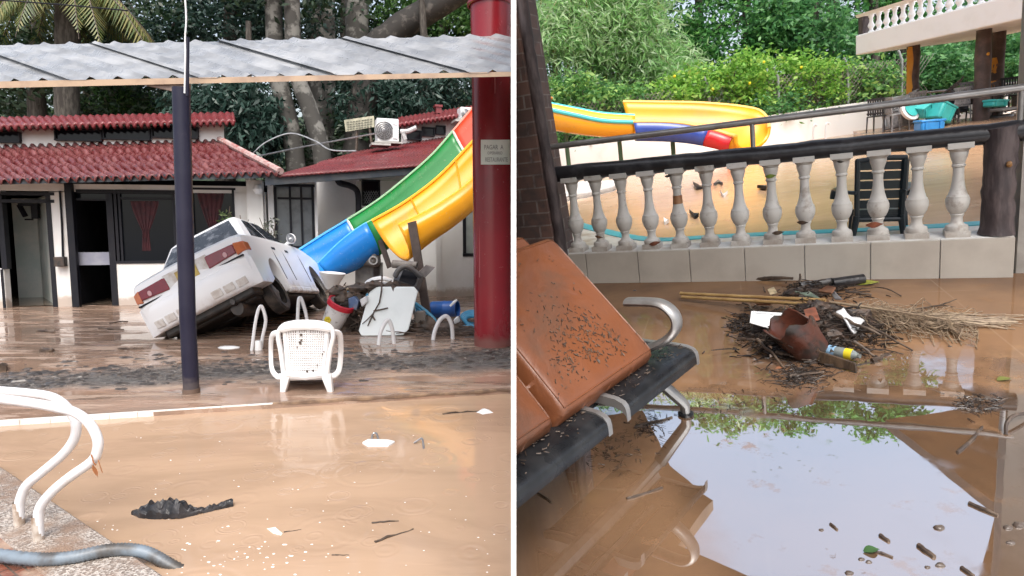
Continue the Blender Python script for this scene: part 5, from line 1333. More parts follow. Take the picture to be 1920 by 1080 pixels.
# ---- porch ceiling (seen only mirrored in the water)
HC = 3.2
rf_ = lambda px, py: R.refl(px, py, HC)
left = [rf_(1205, 770), rf_(1240, 840), rf_(1255, 870), rf_(1290, 900), rf_(1312, 922), rf_(1337, 938), rf_(1303, 978), rf_(1270, 1020), rf_(1400, 1080)]
right = [rf_(1835, 1085), rf_(1852, 1020), rf_(1870, 945), rf_(1800, 894), rf_(1715, 830), rf_(1660, 786)]
poly = [V((-1, left[0].y, HC))] + left + right + [V((7, right[-1].y, HC)), V((7, 1.9, HC)), V((-1, 1.9, HC))]
m = MB(); m.prism(poly, (0, 0, .14))
tag(mk(m, 'porch_ceiling', mat('dark_brown_ceiling', (.20, .15, .11), (.14, .105, .08), 2, rough=.7), org=V((0, 0, HC)), clip=True, smooth=False), 'plain porch ceiling overhead whose broken edge shows mirrored in the floor water', 'ceiling')

# ---- waiting bench ------------------------------------------------------------------------------
ZS = .32
Q1, Q0 = rg(1306, 660, ZS), rg(968, 922, ZS)
bw = (Q1 - Q0); bw.z = 0; bw.normalize()
nb = V((-bw.y, bw.x, 0))
def bp3(s, n_, z): return V((Q1.x, Q1.y, 0)) - bw * s + nb * n_ + V((0, 0, z))
C1 = rg(1237, 654, .40)
s1 = (Q1 - C1).dot(bw); n0 = (C1 - Q1).dot(nb)
C2 = rg(1062, 778, .40); s2 = (Q1 - C2).dot(bw)
TH = math.radians(44); eu = nb * math.sin(TH) + V((0, 0, math.cos(TH))); ef = -nb * math.cos(TH) + V((0, 0, math.sin(TH)))
bench = thing('waiting_bench', 'beam seating bench with orange brown padded backs and black metal seats', 'bench', bp3(.3, .2, 0))
def leather():
    n = NT('orange_brown_leather')
    f = n.ss(n.noise(2.4, 5, .6), .35, .7)
    sm = n.math('MULTIPLY', n.ss(n.noise(3.1, 6, .7), .50, .68), .55)
    n.col(n.mix(sm, n.mix(f, (.185, .064, .026), (.135, .049, .023)), (.085, .05, .032)))
    n.set(Roughness=n.ss(n.noise(6, 4), .35, .65, .28, .45))
    h = n.math('ADD', n.math('ADD', n.math('MULTIPLY', n.noise(3, 3, .5, None, 1.2), 1.0), n.math('MULTIPLY', n.noise(9, 4, .55, n.map((1, .35, 1)), 1.5), .4)), n.math('MULTIPLY', n.noise(240, 2), .03))
    n.bump(h, .35, .03); return n.m
LEA = leather()
def cushion(sa, sb, n_off=0, up=0, hgt=.655, th=.095, seed=0, fold=None):
    m = MB(); nu, nv = 48, 48
    def h(u, v):
        a, c = abs(2 * u - 1), abs(2 * v - 1)
        return ((1 - a ** 26) * (1 - c ** 26)) ** .45
    o = bp3(sa, n0 + n_off, .385 + up); wv = bw * -(sb - sa)
    def fn(u, v):
        dep = th * h(u, v) + .010 * math.sin(math.pi * u) * math.sin(math.pi * v)
        if fold:
            for (fu, fv, ang, ln_, dp) in fold:
                du, dv = (u - fu), (v - fv); al = du * math.cos(ang) + dv * math.sin(ang); ac = -du * math.sin(ang) + dv * math.cos(ang)
                dep -= dp * math.exp(-(ac / .018) ** 2 - (al / ln_) ** 2); dep += dp * .6 * math.exp(-((ac - .04) / .03) ** 2 - (al / ln_) ** 2)
        return o + wv * u + eu * hgt * v + ef * (dep - th)
    m.grid(fn, nu, nv)
    m.grid(lambda u, v: o + wv * u + eu * hgt * v + ef * -th, 4, 4)
    ring = [fn(.045 + .91 * min(1, max(0, a_)), .05 + .90 * c_) + ef * .0005 for a_, c_ in [(k / 20, 0) for k in range(21)] + [(1, k / 20) for k in range(1, 21)] + [(1 - k / 20, 1) for k in range(1, 21)] + [(0, 1 - k / 20) for k in range(1, 21)]]
    m.tube(ring, .0028, 5)
    return m
cu = mk(cushion(s1, s2 - .004, fold=[(.60, .80, 2.6, .12, .012), (.5, .68, 2.9, .05, .008)]), 'back_cushion', LEA, bench, clip=True, sharp=70)
mk(cushion(s2 + .022, s2 + .022 + .57, seed=2, fold=[(.2, .85, 2.9, .1, .01)]), 'back_cushion', LEA, bench, clip=True, sharp=70)
mk(cushion(s1 + .02, s2 + .02, n_off=.14, up=.012), 'rear_cushion', LEA, bench, clip=True, sharp=70)
m = MB(); r = random.Random(12)
for _ in range(430):
    if r.random() < .86: ku, kv, ks = r.choice(((.35, .33, .05), (.5, .22, .06), (.62, .38, .06), (.45, .40, .09), (.72, .25, .05), (.3, .2, .05), (.55, .3, .12))); u, v = r.gauss(ku, ks), r.gauss(kv, ks)
    else: u, v = r.uniform(.03, .97), r.uniform(.05, .9)
    if not (.04 < u < .96 and .03 < v < .95): continue
    p = bp3(s1, n0, .385) - bw * (s2 - s1) * u + eu * .655 * v + ef * (.010 * math.sin(math.pi * u) * math.sin(math.pi * v) + .003)
    d = (bw * r.uniform(-1, 1) + eu * r.uniform(-1, 1)).normalized(); l_ = r.uniform(.002, .009) * r.choice((.5, 1, 1))
    m.tube([p - d * l_, p + d * l_], r.uniform(.0008, .002), 4)
o = mk(m, 'mud_flecks', STICK, cu, clip=True); o['kind'] = 'stuff'
BLKM = mat('black_perforated_metal', (.009, .010, .012), (.02, .021, .023), 9, rough=.2, rough2=.38, spec=.4)
SILV = mat('cast_aluminium', (.30, .30, .30), (.22, .21, .205), 9, rough=.42, metal=.6)
sa_ = (Q1 - rg(1180, 762, ZS)).dot(bw); sb_ = (Q1 - rg(1146, 789, ZS)).dot(bw)
prof = [(-.004, .292), (.0, .312), (.012, .326), (.04, .336), (.10, .340), (.22, .338), (.36, .345), (.46, .36)]
def seatpan(a, c):
    m = MB(); m.loft([[bp3(s_, n_, z) for n_, z in prof] + [bp3(s_, n_, z - .018) for n_, z in prof[::-1]] for s_ in (a, c)]); return m
for a, c in ((.012, sa_ - .012), (sb_ + .012, sb_ + .60)):
    so_ = mk(seatpan(a, c), 'seat', BLKM, bench, clip=True, sharp=60)
    for e in (a - .012, c + .012):
        m = MB(); m.loft([[bp3(e + d, n_, z + .006) for n_, z in prof] + [bp3(e + d, n_, z - .026) for n_, z in prof[::-1]] for d in (-.012, .012)]); mk(m, 'seat_trim', SILV, so_, clip=True, sharp=60)
    m = MB(); r = random.Random(int(a * 100))
    for _ in range(60):
        p = bp3(r.uniform(a, c), abs(r.gauss(.08, .04)), .345); d = V((r.uniform(-1, 1), r.uniform(-1, 1), 0)).normalized() * r.uniform(.002, .011); m.tube([p - d, p + d + V((0, 0, .002))], r.uniform(.001, .0028), 4)
    o = mk(m, 'mud_litter', STICK, so_, clip=True); o['kind'] = 'stuff'
m = MB(); m.loft([[bp3(s_, n0, .37) + ef * -.10 + eu * q for q in (0, .25, .5)] + [bp3(s_, n0, .37) + ef * -.115 + eu * q for q in (.5, .25, 0)] for s_ in (s1 + .02, s2 - .02)]); mk(m, 'back_shell', BLKM, bench, clip=True)
m = MB(); m.tube([bp3(.05, .22, .275), bp3(1.4, .22, .275)], .035, 8); mk(m, 'beam', SILV, bench, clip=True)
pa0 = bp3(s1 - .035, n0, .4)
ap = lambda px, py: R.plane(px, py, pa0, bw)
m = MB(); m.tube(spline([ap(1176, 566), ap(1205, 566), ap(1240, 570), ap(1263, 588), ap(1269, 610), ap(1258, 630), ap(1236, 645), ap(1216, 652)], 6), .034, 12, flat=.5, upv=(0, 0, 1)); mk(m, 'armrest', SILV, bench)
ft = rg(1286, 778)
lp = lambda px, py: R.y(px, py, ft.y)
m = MB(); m.tube([lp(1222, 703), lp(1250, 728), lp(1277, 752), lp(1284, 760), lp(1286, 777)], [.034, .032, .030, .028, .024], 10, flat=.8); mk(m, 'leg', SILV, bench)
m = MB(); m.lathe([(.032, 0), (.034, .012), (.018, .02)], ft + V((0, 0, -.002)), (0, 0, 1), 18); mk(m, 'foot', BLKM, bench)
m = MB(); m.tube([lp(1222, 703), bp3(.30, .22, .27)], .022, 8); mk(m, 'leg_bracket', SILV, bench)

# ---- pool and far side ------------------------------------------------------------------------------
cy_ = [(1000, 398), (1045, 412), (1085, 426), (1130, 438), (1175, 448), (1224, 453), (1280, 451), (1330, 448), (1450, 442), (1600, 436), (1760, 428), (1920, 418), (2100, 408)]
edge = spline([rg(*p) for p in cy_], 4)
WATR = pool_water('flooded_pool_water', (.50, .32, .19), (.44, .28, .165), ((3.1, 1.0), (5.5, 4.4)), .16, .10)
m = MB(); m.add([fp.at(-4, -.3, -.012), fp.at(14, -.3, -.012), V((22, 26, -.012)), V((-4, 26, -.012))], [(0, 1, 2, 3)])
struct(mk(m, 'pool_water', WATR, org=V((0, 0, 0)), clip=True, smooth=False))
m = MB()
vs = []
for p in edge: vs += [p + V((0, 0, .006)), V((p.x, p.y, 0.006)) + V((.0, -1, 0)) * 2.2]
for i in range(len(edge) - 1):
    a, c = edge[i], edge[i + 1]; a2, c2 = fp.at((a - PF0).dot(fp.u), -.245, .006), fp.at((c - PF0).dot(fp.u), -.245, .006)
    m.add([a + V((0, 0, .006)), c + V((0, 0, .006)), c2, a2], [(0, 1, 2, 3)])
struct(mk(m, 'pool_deck', mat('muddy_white_deck', (.66, .64, .61), (.42, .34, .27), 3.5, .42, .66, .3), clip=True))
m = MB()
for i in range(len(edge) - 1):
    a, c = edge[i], edge[i + 1]; t = (c - a).normalized(); q = V((-t.y, t.x, 0)) * .15
    m.hexa([a - q * .1 - V((0, 0, .1)), c - q * .1 - V((0, 0, .1)), c + q - V((0, 0, .1)), a + q - V((0, 0, .1))], [a - q * .1 + V((0, 0, .013)), c - q * .1 + V((0, 0, .013)), c + q + V((0, 0, .013)), a + q + V((0, 0, .013))])
struct(mk(m, 'turquoise_pool_edge', mat('turquoise_paint', (.04, .42, .50), (.05, .36, .44), 6, rough=.35), clip=True))
fw0, fw1 = rg(985, 339), rg(1662, 241)
ff = Fac(R, fw0, fw1)
m = MB(); se_ = ff.sz(1655, 215)[0]; ff.blk(m, -3, se_, -.1, .90, -.2, 0)
pw_ = mk(m, 'pool_side_wall', mat('blotched_white_wall', (.85, .85, .85), (.74, .66, .60), .7, .62, .85, .6), org=fw0, clip=True, smooth=False)
tag(pw_, 'long low white wall along the far side of the flooded pool', 'wall')
m = MB(); m.prism([rg(940, 345, .03), rg(1150, 338, .03), rg(1166, 345, .03), rg(1150, 355, .03), rg(1105, 366, .03), rg(1040, 378, .03), rg(940, 396, .03)], (0, 0, -.08))
struct(mk(m, 'far_deck', mat('pale_far_deck', (.74, .73, .71), (.55, .50, .46), 1.5, rough=.4), clip=True, smooth=False))
m = MB(); q_ = [rg(*p, .03) for p in ((1166, 345), (1150, 355), (1105, 366), (1040, 378), (940, 396))]
for a, c in zip(q_[:-1], q_[1:]): m.hexa([a - V((0, 0, .04)), c - V((0, 0, .04)), c + V((0, .12, -.04)), a + V((0, .12, -.04))], [a + V((0, 0, .04)), c + V((0, 0, .04)), c + V((0, .12, .04)), a + V((0, .12, .04))])
struct(mk(m, 'deck_kerb', mat('grey_kerb', (.34, .33, .32), (.45, .43, .41), 5), clip=True))
ZT = .2
m = MB(); m.prism([R.y(1600, 250, 17.2) * 1, rg(1950, 206, ZT), V((22, 21, ZT)), V((22, 12.5, ZT)), rg(1990, 240, ZT), rg(1640, 258, ZT)], (0, 0, -.35))
for v_ in m.v[:6]: v_.z = ZT
struct(mk(m, 'terrace_floor', mat('muddy_terrace', (.36, .22, .14), (.28, .17, .11), 2, rough=.25), smooth=False))
for i, (px, y0_, y1_) in enumerate(((1525, 234, 262), (1548, 231, 261))):
    d_ = rg(px, y1_).y - .6; m = MB(); a = R.y(px, y1_ + 3, d_)
    m.tube(spline([a, R.y(px, (y0_ + y1_) / 2, d_), R.y(px + 1, y0_ + 2, d_), R.y(px + 4, y0_, d_), R.y(px + 7, y0_ + 2, d_)], 4), .03, 6)
    tag(mk(m, 'pool_ladder_rail', TUBEW), ('left' if i == 0 else 'right') + ' hooked ladder rail against the long low white wall', 'ladder rail', 'hooked ladder rails on the far pool wall')
# floaters on the far pool
for pts, lb, c_ in (([(1300, 346), (1318, 353), (1306, 356)], 'dark sliver floating on the pool left of two grey pieces', DARK), ([(1338, 350), (1347, 338), (1356, 349), (1348, 343)], 'grey folded piece standing on the flooded pool', GREY), ([(1350, 362), (1356, 366), (1365, 365), (1357, 369)], 'small pale scrap floating below the folded grey piece', WHITEP),
                ([(1293, 400), (1301, 402), (1311, 408), (1302, 409)], 'dark leaf shaped piece floating beside the rusty baluster', DARK), ([(1420, 354), (1437, 349), (1438, 357)], 'dark sharp sliver floating right of the folded piece', DARK), ([(1245, 416), (1254, 416), (1254, 419), (1246, 420)], 'small white scrap floating near the turquoise edge', WHITEP), ([(1420, 246), (1436, 244), (1436, 247)], 'small dark sliver floating far across the pool', DARK)):
    q_ = [rg(*p) + V((0, 0, .0)) for p in pts]; m = MB(); m.prism([p + V((0, 0, .02 if i % 2 else .06)) for i, p in enumerate(q_)], (0, 0.01, -.05)); tag(mk(m, 'floating_scrap', c_, smooth=False), lb, 'rubbish', 'scraps floating on the flooded pool')

# ---- yellow slide across the pool --------------------------------------------------------------
sl = thing('pool_slide', 'yellow water slide with turquoise rim curling down to the far pool', 'water slide', rg(1400, 276))
ORI = grimy('orange_gelcoat', (.78, .33, .012), (.66, .27, .012), (.30, .20, .10), -9, .6, 1.3, .28, .4, .60)
TURQ = mat('turquoise_rim', (.06, .50, .52)); DBL = mat('dark_blue_gelcoat', (.035, .075, .33), (.03, .06, .28), 2, rough=.25); REDG = mat('red_gelcoat', (.52, .015, .02), (.45, .015, .02), 2, rough=.25)
Fp = [(940, 178), (1018, 192), (1080, 204), (1130, 213), (1190, 217)]; Np = [(940, 190), (1018, 203), (1080, 216), (1130, 226), (1190, 229)]; Bp = [(940, 226), (1020, 241), (1080, 251), (1130, 256), (1190, 257)]
f, q, b_ = lane(R, Fp, Np, Bp, [17.4] * 5, [16.3] * 5)
o = mk(trough(f, q, b_), 'yellow_flume', ORI, sl, clip=True, sharp=60); so = o.modifiers.new('s', 'SOLIDIFY'); so.thickness = .05
m = MB(); m.tube(q, .05, 8); m.tube(f, .05, 8); mk(m, 'turquoise_flume_rim', TURQ, sl, clip=True)
Fp = [(1168, 191), (1230, 192), (1300, 193), (1360, 197), (1400, 202), (1424, 208), (1438, 222), (1442, 240)]
Np = [(1187, 228), (1235, 228), (1280, 231), (1320, 239), (1350, 247), (1365, 252), (1374, 254), (1379, 256)]
Bp = [(1187, 257), (1235, 258), (1280, 260), (1320, 264), (1350, 269), (1372, 274), (1392, 278), (1409, 279)]
f, q, b_ = lane(R, Fp, Np, Bp, [17.6, 17.5, 17.3, 17.1, 16.9, 16.7, 16.5, 16.2], [16.3, 16.2, 16.1, 16.0, 15.9, 15.8, 15.7, 15.6], 5)
tr_ = trough(f, q, b_)
o = mk(tr_, 'orange_chute', ORI, sl, sharp=60); so = o.modifiers.new('s', 'SOLIDIFY'); so.thickness = .04
def skin(a, c, out):
    secs = []
    for i in range(a, c):
        ring = [tr_.v[i * 15 + k] for k in range(15)]
        secs.append([p + V((0, -out, -out * .6)) for p in ring[7:15]])
    return MB().loft(secs, cap=False, closed=False)
o = mk(skin(0, 17, .06), 'blue_outer_shell', DBL, sl); so = o.modifiers.new('s', 'SOLIDIFY'); so.thickness = .02
o = mk(skin(16, 29, .062), 'red_outer_shell', REDG, sl); so = o.modifiers.new('s', 'SOLIDIFY'); so.thickness = .02
m = MB(); m.tube(q, .055, 8); m.tube(f, .05, 8); mk(m, 'chute_rim', mat('pale_orange_rim', (.80, .46, .12)), sl)
m = MB(); m.tube([tr_.v[(len(f) - 1) * 15 + k] for k in range(15)], .05, 8); mk(m, 'mouth_lip', ORI, sl)
m = MB(); a = R.y(1364, 262, 15.9); m.tube([a, V((a.x, a.y, -.1))], .045, 8); mk(m, 'red_support', REDG, sl)
for px, d in ((1060, 17), (1160, 17), (1260, 16.8)):
    m = MB(); a = R.y(px, 250, d); m.tube([a, V((a.x, a.y, -.1))], .06, 8); mk(m, 'support', mat('green_support', (.05, .10, .05)), sl)

# ---- terrace building at the right -------------------------------------------------------------
tbd = thing('balcony_building', 'white balcony building with balusters on dark orange striped columns', 'building', rg(1720, 240))
E0 = R.y(1604, 104, 17.8); zb_ = E0.z; E1 = rg(1920, 35, zb_)
dE = (E1 - E0).normalized(); pE = V((dE.y, -dE.x, 0)); pE = pE if pE.x > 0 else -pE
zt2 = R.plane(1603, 67, E0, V((0, 1, 0))).z
E2 = E0 + dE * 12
m = MB(); off = pE * 4.4
m.hexa([E0, E2, E2 + off, E0 + off], [V((p.x, p.y, zt2)) for p in (E0, E2, E2 + off, E0 + off)]); mk(m, 'balcony_slab', RW, tbd, smooth=False, bevel=.03)
zr = R.plane(1602, 29, E0, V((0, 1, 0))).z
m = MB(); up = lambda p, z: V((p.x, p.y, z))
m.hexa([up(E0 + pE * .05 + dE * .0, zr - .08), up(E2 + pE * .05, zr - .08), up(E2 + pE * .25, zr - .08), up(E0 + pE * .25, zr - .08)], [up(E0 - pE * .02, zr), up(E2 - pE * .02, zr), up(E2 + pE * .3, zr), up(E0 + pE * .3, zr)]); mk(m, 'balcony_rail', RW, tbd, smooth=False)
Hb = zr - .08 - zt2
first = None
def small_bal(parent, base, H_, name='balcony_baluster'):
    m = MB(); m.lathe([(.075, 0), (.075, .06 * H_), (.05, .1 * H_), (.045, .2 * H_), (.085, .34 * H_), (.08, .42 * H_), (.045, .6 * H_), (.045, .8 * H_), (.07, .9 * H_), (.07, H_)], base, (0, 0, 1), 10)
    return mk(m, name, RW, parent)
for i in range(22):
    p = E0 + dE * (.42 + i * .27) + pE * .14
    if first is None: first = small_bal(tbd, up(p, zt2), Hb); fp0 = p
    else:
        o = first.copy(); COL.objects.link(o); o.parent = tbd; o.location = first.location + V((p.x - fp0.x, p.y - fp0.y, 0)); ORG[o.name] = ORG[first.name]
m = MB(); m.box(up(E0 + dE * .12 + pE * .16, zt2 + Hb / 2), (.2, .2, Hb)); mk(m, 'end_post', BLKW, tbd, bevel=.02)
COLO = mat('orange_stripe', (.55, .24, .02), (.45, .18, .02), 4)
for px, py, d, w_, st in ((1713, 86, 17.0, .15, -1), (1846, 56, 14.6, .16, 0), (1872, 72, 16.2, .16, -1)):
    c = R.y(px, py, d); m = MB(); r = random.Random(px)
    m.tube([V((c.x + r.uniform(-.015, .015), c.y, -.1 + (zb_ + .1) * i / 10)) for i in range(11)], [w_ + r.uniform(-.012, .012) for _ in range(11)], 14); co = mk(m, 'column', mat('brown_log_column', (.06, .04, .035), (.11, .07, .06), 4, rough=.6, bump=.6, bscale=9), tbd)
    if st:
        m = MB(); m.grid(lambda u, v: V((c.x - (w_ + .006) * math.cos(-.3 + u * 1.2), c.y - (w_ + .006) * math.sin(-.3 + u * 1.2), (.0 if px < 1800 else .7) + v * (zb_ - .02 if px < 1800 else .9))) + V((.02 * math.sin(v * 17) * u, 0, 0)), 6, 20); mk(m, 'stripe', COLO, co)
    else:
        m = MB(); m.blob(V((c.x - .02, c.y - w_, zb_ - .55)), (.04, .02, .04), 1, .2, 8, 6); mk(m, 'knot', COLO, co)
# back balustrade of the terrace
bb0, bb1 = R.y(1735, 212, 18.6), R.y(1960, 190, 18.0)
bk_ = thing('terrace_balustrade', 'white baluster fence behind the piled furniture on the terrace', 'balustrade', up(bb0, 0))
zlo, zhi = R.y(1800, 215, 18.5).z, R.y(1800, 180, 18.5).z
m = MB(); m.hexa([up(bb0, 0), up(bb1, 0), up(bb1, 0) + V((0, .2, 0)), up(bb0, 0) + V((0, .2, 0))], [up(bb0, zlo), up(bb1, zlo), up(bb1, zlo) + V((0, .2, 0)), up(bb0, zlo) + V((0, .2, 0))]); mk(m, 'kerb', RW, bk_, smooth=False)
m = MB(); m.hexa([up(bb0, zhi), up(bb1, zhi), up(bb1, zhi) + V((0, .2, 0)), up(bb0, zhi) + V((0, .2, 0))], [up(bb0, zhi + .09), up(bb1, zhi + .09), up(bb1, zhi + .09) + V((0, .2, 0)), up(bb0, zhi + .09) + V((0, .2, 0))]); mk(m, 'rail', mat('grey_terrace_rail', (.42, .44, .46)), bk_, smooth=False)
nbal = 15
for i in range(nbal):
    p = bb0.lerp(bb1, (i + .5) / nbal) + V((0, .1, 0)); small_bal(bk_, up(p, zlo), zhi - zlo, 'baluster')
m = MB(); m.tube([R.y(1722, 186, 18.4), R.y(1719, 180, 18.4), R.y(1722, 175, 18.4), R.y(1830, 164, 18.2), R.y(1960, 148, 18)], .03, 8); mk(m, 'handrail', STEEL, bk_)
cb_ = thing('white_cabinet', 'white cabinet with a grey louvred door at the end of the low wall', 'cabinet', up(R.y(1675, 235, 17.6), 0))
a0, a1 = R.y(1655, 235, 17.6), R.y(1702, 230, 17.6); zc = R.y(1675, 182, 17.6).z
m = MB(); m.hexa([up(a0, 0), up(a1, 0), up(a1, 0) + V((0, .5, 0)), up(a0, 0) + V((0, .5, 0))], [up(a0, zc - .05), up(a1, zc), up(a1, zc) + V((0, .5, 0)), up(a0, zc - .05) + V((0, .5, 0))]); mk(m, 'carcass', RW, cb_, smooth=False)
m = MB(); m.hexa([up(a0, .08) + V((.09, -.02, 0)), up(a1, .08) + V((-.05, -.02, 0)), up(a1, .08) + V((-.05, -.005, 0)), up(a0, .08) + V((.09, -.005, 0))], [up(a0, zc - .14) + V((.09, -.02, 0)), up(a1, zc - .1) + V((-.05, -.02, 0)), up(a1, zc - .1) + V((-.05, -.005, 0)), up(a0, zc - .14) + V((.09, -.005, 0))]); mk(m, 'grey_door', mat('grey_cabinet_door', (.34, .37, .38), (.28, .3, .31), 3), cb_, smooth=False)

# ---- piled furniture on the terrace --------------------------------------------------------------
PG = 'furniture heaped on the flooded terrace'
def small_chair(label, base, rot, mm, s_=1.0):
    M4 = Matrix.Translation(base) @ rot.to_4x4() @ Matrix.Scale(s_, 4)
    t = thing('terrace_chair', label, 'chair', (0, 0, 0), PG, mat4=M4)
    m = MB(); m.box((0, 0, .42), (.46, .44, .03)); mk(m, 'seat', mm, t, bevel=.01)
    m = MB()
    for i in range(7): m.box((-.18 + i * .06, .22 + .0, .66), (.042, .02, .42))
    m.box((0, .22, .87), (.46, .025, .06)); m.box((0, .22, .50), (.44, .025, .04)); mk(m, 'backrest', mm, t)
    for x in (-.21, .21):
        for y_ in (-.2, .21):
            m = MB(); m.tube([V((x, y_, .42)), V((x * 1.08, y_ * 1.1, 0))], [.022, .018], 6); mk(m, 'leg', mm, t)
        m = MB(); m.tube([V((x, .2, .66)), V((x * 1.12, .0, .66)), V((x * 1.12, -.17, .65)), V((x, -.2, .43))], .018, 6); mk(m, 'arm', mm, t)
    return t
DCH = mat('dark_brown_wicker', (.09, .078, .075), (.15, .13, .125), 12, rough=.5); GCH = mat('grey_wicker', (.22, .215, .22), (.32, .31, .31), 12, rough=.5); BCH = mat('black_chair', (.022, .022, .026), None, rough=.4)
def at_t(px, py, d=None):
    p = rg(px, py); return p
E3 = lambda x, y_, z: (Matrix.Rotation(z, 3, 'Z') @ Matrix.Rotation(y_, 3, 'Y') @ Matrix.Rotation(x, 3, 'X'))
for (px, py, dz), e, mm, lb in (((1648, 243, .02), (0, 0, 2.2), BCH, 'thin black frame chair at the left end of the terrace heap'), ((1664, 244, .30), (1.5, 0, .6), DCH, 'brown chair tipped on its back beside the black frame chair'),
        ((1690, 243, .32), (1.6, .3, 2.9), GCH, 'grey chair lying on its side left of the blue crate'), ((1712, 240, .05), (0, 0, 3.0), DCH, 'brown chair standing behind the blue crate'),
        ((1738, 238, .75), (2.4, .3, .4), BCH, 'black chair thrown upside down on top of the heap'), ((1762, 238, .5), (.9, .5, 1.2), DCH, 'dark chair tilted among the turquoise boxes'),
        ((1792, 240, .0), (0, 0, 3.1), GCH, 'grey chair standing with its back to the pool'), ((1815, 236, .1), (.3, 0, 2.5), DCH, 'dark chair leaning on the thick brown column'),
        ((1836, 238, .0), (0, 0, .5), BCH, 'black chair in front of the thick brown column'), ((1860, 236, .0), (0, .2, 2.8), DCH, 'brown chair right of the thick brown column'),
        ((1780, 232, .65), (1.9, .2, 2.), BCH, 'black chair on its back behind the grey chair'), ((1898, 232, .1), (0, 0, 2.0), BCH, 'black chair at the far right end of the terrace heap'),
        ((1700, 240, .5), (1.2, .4, 2.2), GCH, 'grey chair tilted under the white tub'), ((1722, 236, .3), (2.0, 0, 1.0), DCH, 'brown chair lying face down left of the turquoise box'), ((1800, 236, .55), (1.4, .8, 2.6), BCH, 'black chair lying across the grey standing chair'),
        ((1826, 240, .35), (1.9, .5, .2), GCH, 'grey chair tumbled against the foot of the thick column'), ((1880, 238, .3), (1.5, 0, 1.6), DCH, 'brown chair lying under the round table edge'), ((1680, 246, .0), (0, 0, 1.5), GCH, 'grey chair side on at the left of the heap')):
    pc_ = R.y(px, py + 3, 15.0 + (px % 7) * .12); small_chair(lb, V((pc_.x, pc_.y, .2)) + V((0, 0, dz * .75)), E3(*e), mm, .9)
TEAL = mat('turquoise_crate', (.05, .42, .40), (.045, .36, .34), 6, rough=.4); BLU = mat('bright_blue_crate', (.03, .25, .62), (.03, .21, .52), 6, rough=.35)
def crate(name, lb, c, sz, rot, mm, cat):
    t = thing(name, lb, cat, c, PG)
    m = MB(); m.box(c, sz, rot); mk(m, 'box_body', mm, t, bevel=.04)
    m = MB(); m.box(c + rot @ V((0, 0, sz[2] * .5)), (sz[0] * 1.05, sz[1] * 1.06, .05), rot); mk(m, 'lid', mm, t, bevel=.015)
    m = MB()
    for sx in (-.3, .3): m.box(c + rot @ V((sx * sz[0], -sz[1] * .5 - .012, 0)), (.05, .02, sz[2] * .8), rot)
    mk(m, 'rib', mm, t)
crate('blue_crate', 'bright blue plastic crate at the foot of the terrace heap', R.y(1742, 236, 13.9), (.50, .34, .22), E3(0, .05, -.12), BLU, 'crate')
crate('turquoise_crate', 'turquoise box tilted with a black strap on top of the heap', R.y(1764, 212, 14.4), (.42, .36, .38), E3(0, .5, .2), TEAL, 'crate')
crate('turquoise_crate', 'turquoise box half hidden among black chairs left of the tilted one', R.y(1730, 207, 14.6), (.34, .3, .26), E3(.2, -.4, .3), TEAL, 'crate')
crate('turquoise_crate', 'turquoise box on the round table right of the thick column', R.y(1866, 195, 14.2), (.38, .3, .14), E3(0, .12, .1), TEAL, 'crate')
tt = thing('round_table', 'grey round table with a pale rim right of the thick column', 'table', up(R.y(1872, 208, 14.8), .2), PG)
ct = R.y(1872, 208, 14.8); m = MB(); m.lathe([(.38, 0), (.4, .02), (.39, .05), (0.02, .055)], ct, (0, 0, 1), 28); mk(m, 'table_top', mat('pale_table', (.45, .45, .46), (.3, .3, .3), 6), tt)
m = MB(); m.tube([up(ct, .2), ct], .05, 8); m.lathe([(.3, 0), (.28, .04), (.05, .06)], up(ct, .2), (0, 0, 1), 16); mk(m, 'pedestal', GREY, tt)
m = MB(); m.lathe([(.22, -.06), (.25, 0), (.25, .03), (.2, .05)], R.y(1706, 207, 14.6), (.3, -1, .5), 18); m2_ = mk(m, 'white_tub', WHITEP); tag(m2_, 'white round tub with a turquoise inside on the left of the heap', 'tub', PG)
m = MB(); m.lathe([(.001, 0), (.17, .0), (.18, .01)], R.y(1706, 207, 14.57) + V((.02, -.03, .03)), (.3, -1, .5), 18); mk(m, 'turquoise_inside', TEAL, m2_)

# dark slatted chair between parapet and pool
cgr = rg(1652, 452); yc = cgr.y
gc = thing('slatted_armchair', 'dark green slatted plastic armchair seen through the balusters', 'chair', cgr)
DGR = mat('dark_green_plastic', (.012, .022, .028), (.02, .03, .035), 8, rough=.35)
Qr = lambda px, py, dy=0: R.y(px, py, yc + dy)
m = MB(); TL, TR, BL, BR = (1608, 300), (1698, 297), (1606, 412), (1690, 410)
lerp2 = lambda a, c, t: (a[0] + (c[0] - a[0]) * t, a[1] + (c[1] - a[1]) * t)
m.tube([Qr(*TL, .05), Qr(*BL)], .022, 8); m.tube([Qr(*TR, .05), Qr(*BR)], .03, 8); m.tube([Qr(1606, 303, .05), Qr(1650, 296, .06), Qr(1700, 295, .05)], .022, 8); m.tube([Qr(*BL), Qr(*BR)], .022, 8)
for i in range(6):
    t0, t1 = .04 + i * .16, .04 + i * .16 + .135
    a, c, d, e = lerp2(TL, BL, t0), lerp2(TR, BR, t0), lerp2(TR, BR, t1), lerp2(TL, BL, t1)
    ys = [.05 * (1 - t0), .05 * (1 - t0), .05 * (1 - t1), .05 * (1 - t1)]
    m.prism([Qr(*p, q) for p, q in zip((a, c, d, e), ys)], (0, .015, 0))
mk(m, 'backrest', DGR, gc, weld=False)
m = MB(); m.hexa([Qr(1604, 410), Qr(1692, 408), Qr(1694, 392, .42), Qr(1602, 396, .42)], [Qr(1604, 402), Qr(1692, 400), Qr(1694, 386, .42), Qr(1602, 390, .42)]); mk(m, 'seat', DGR, gc)
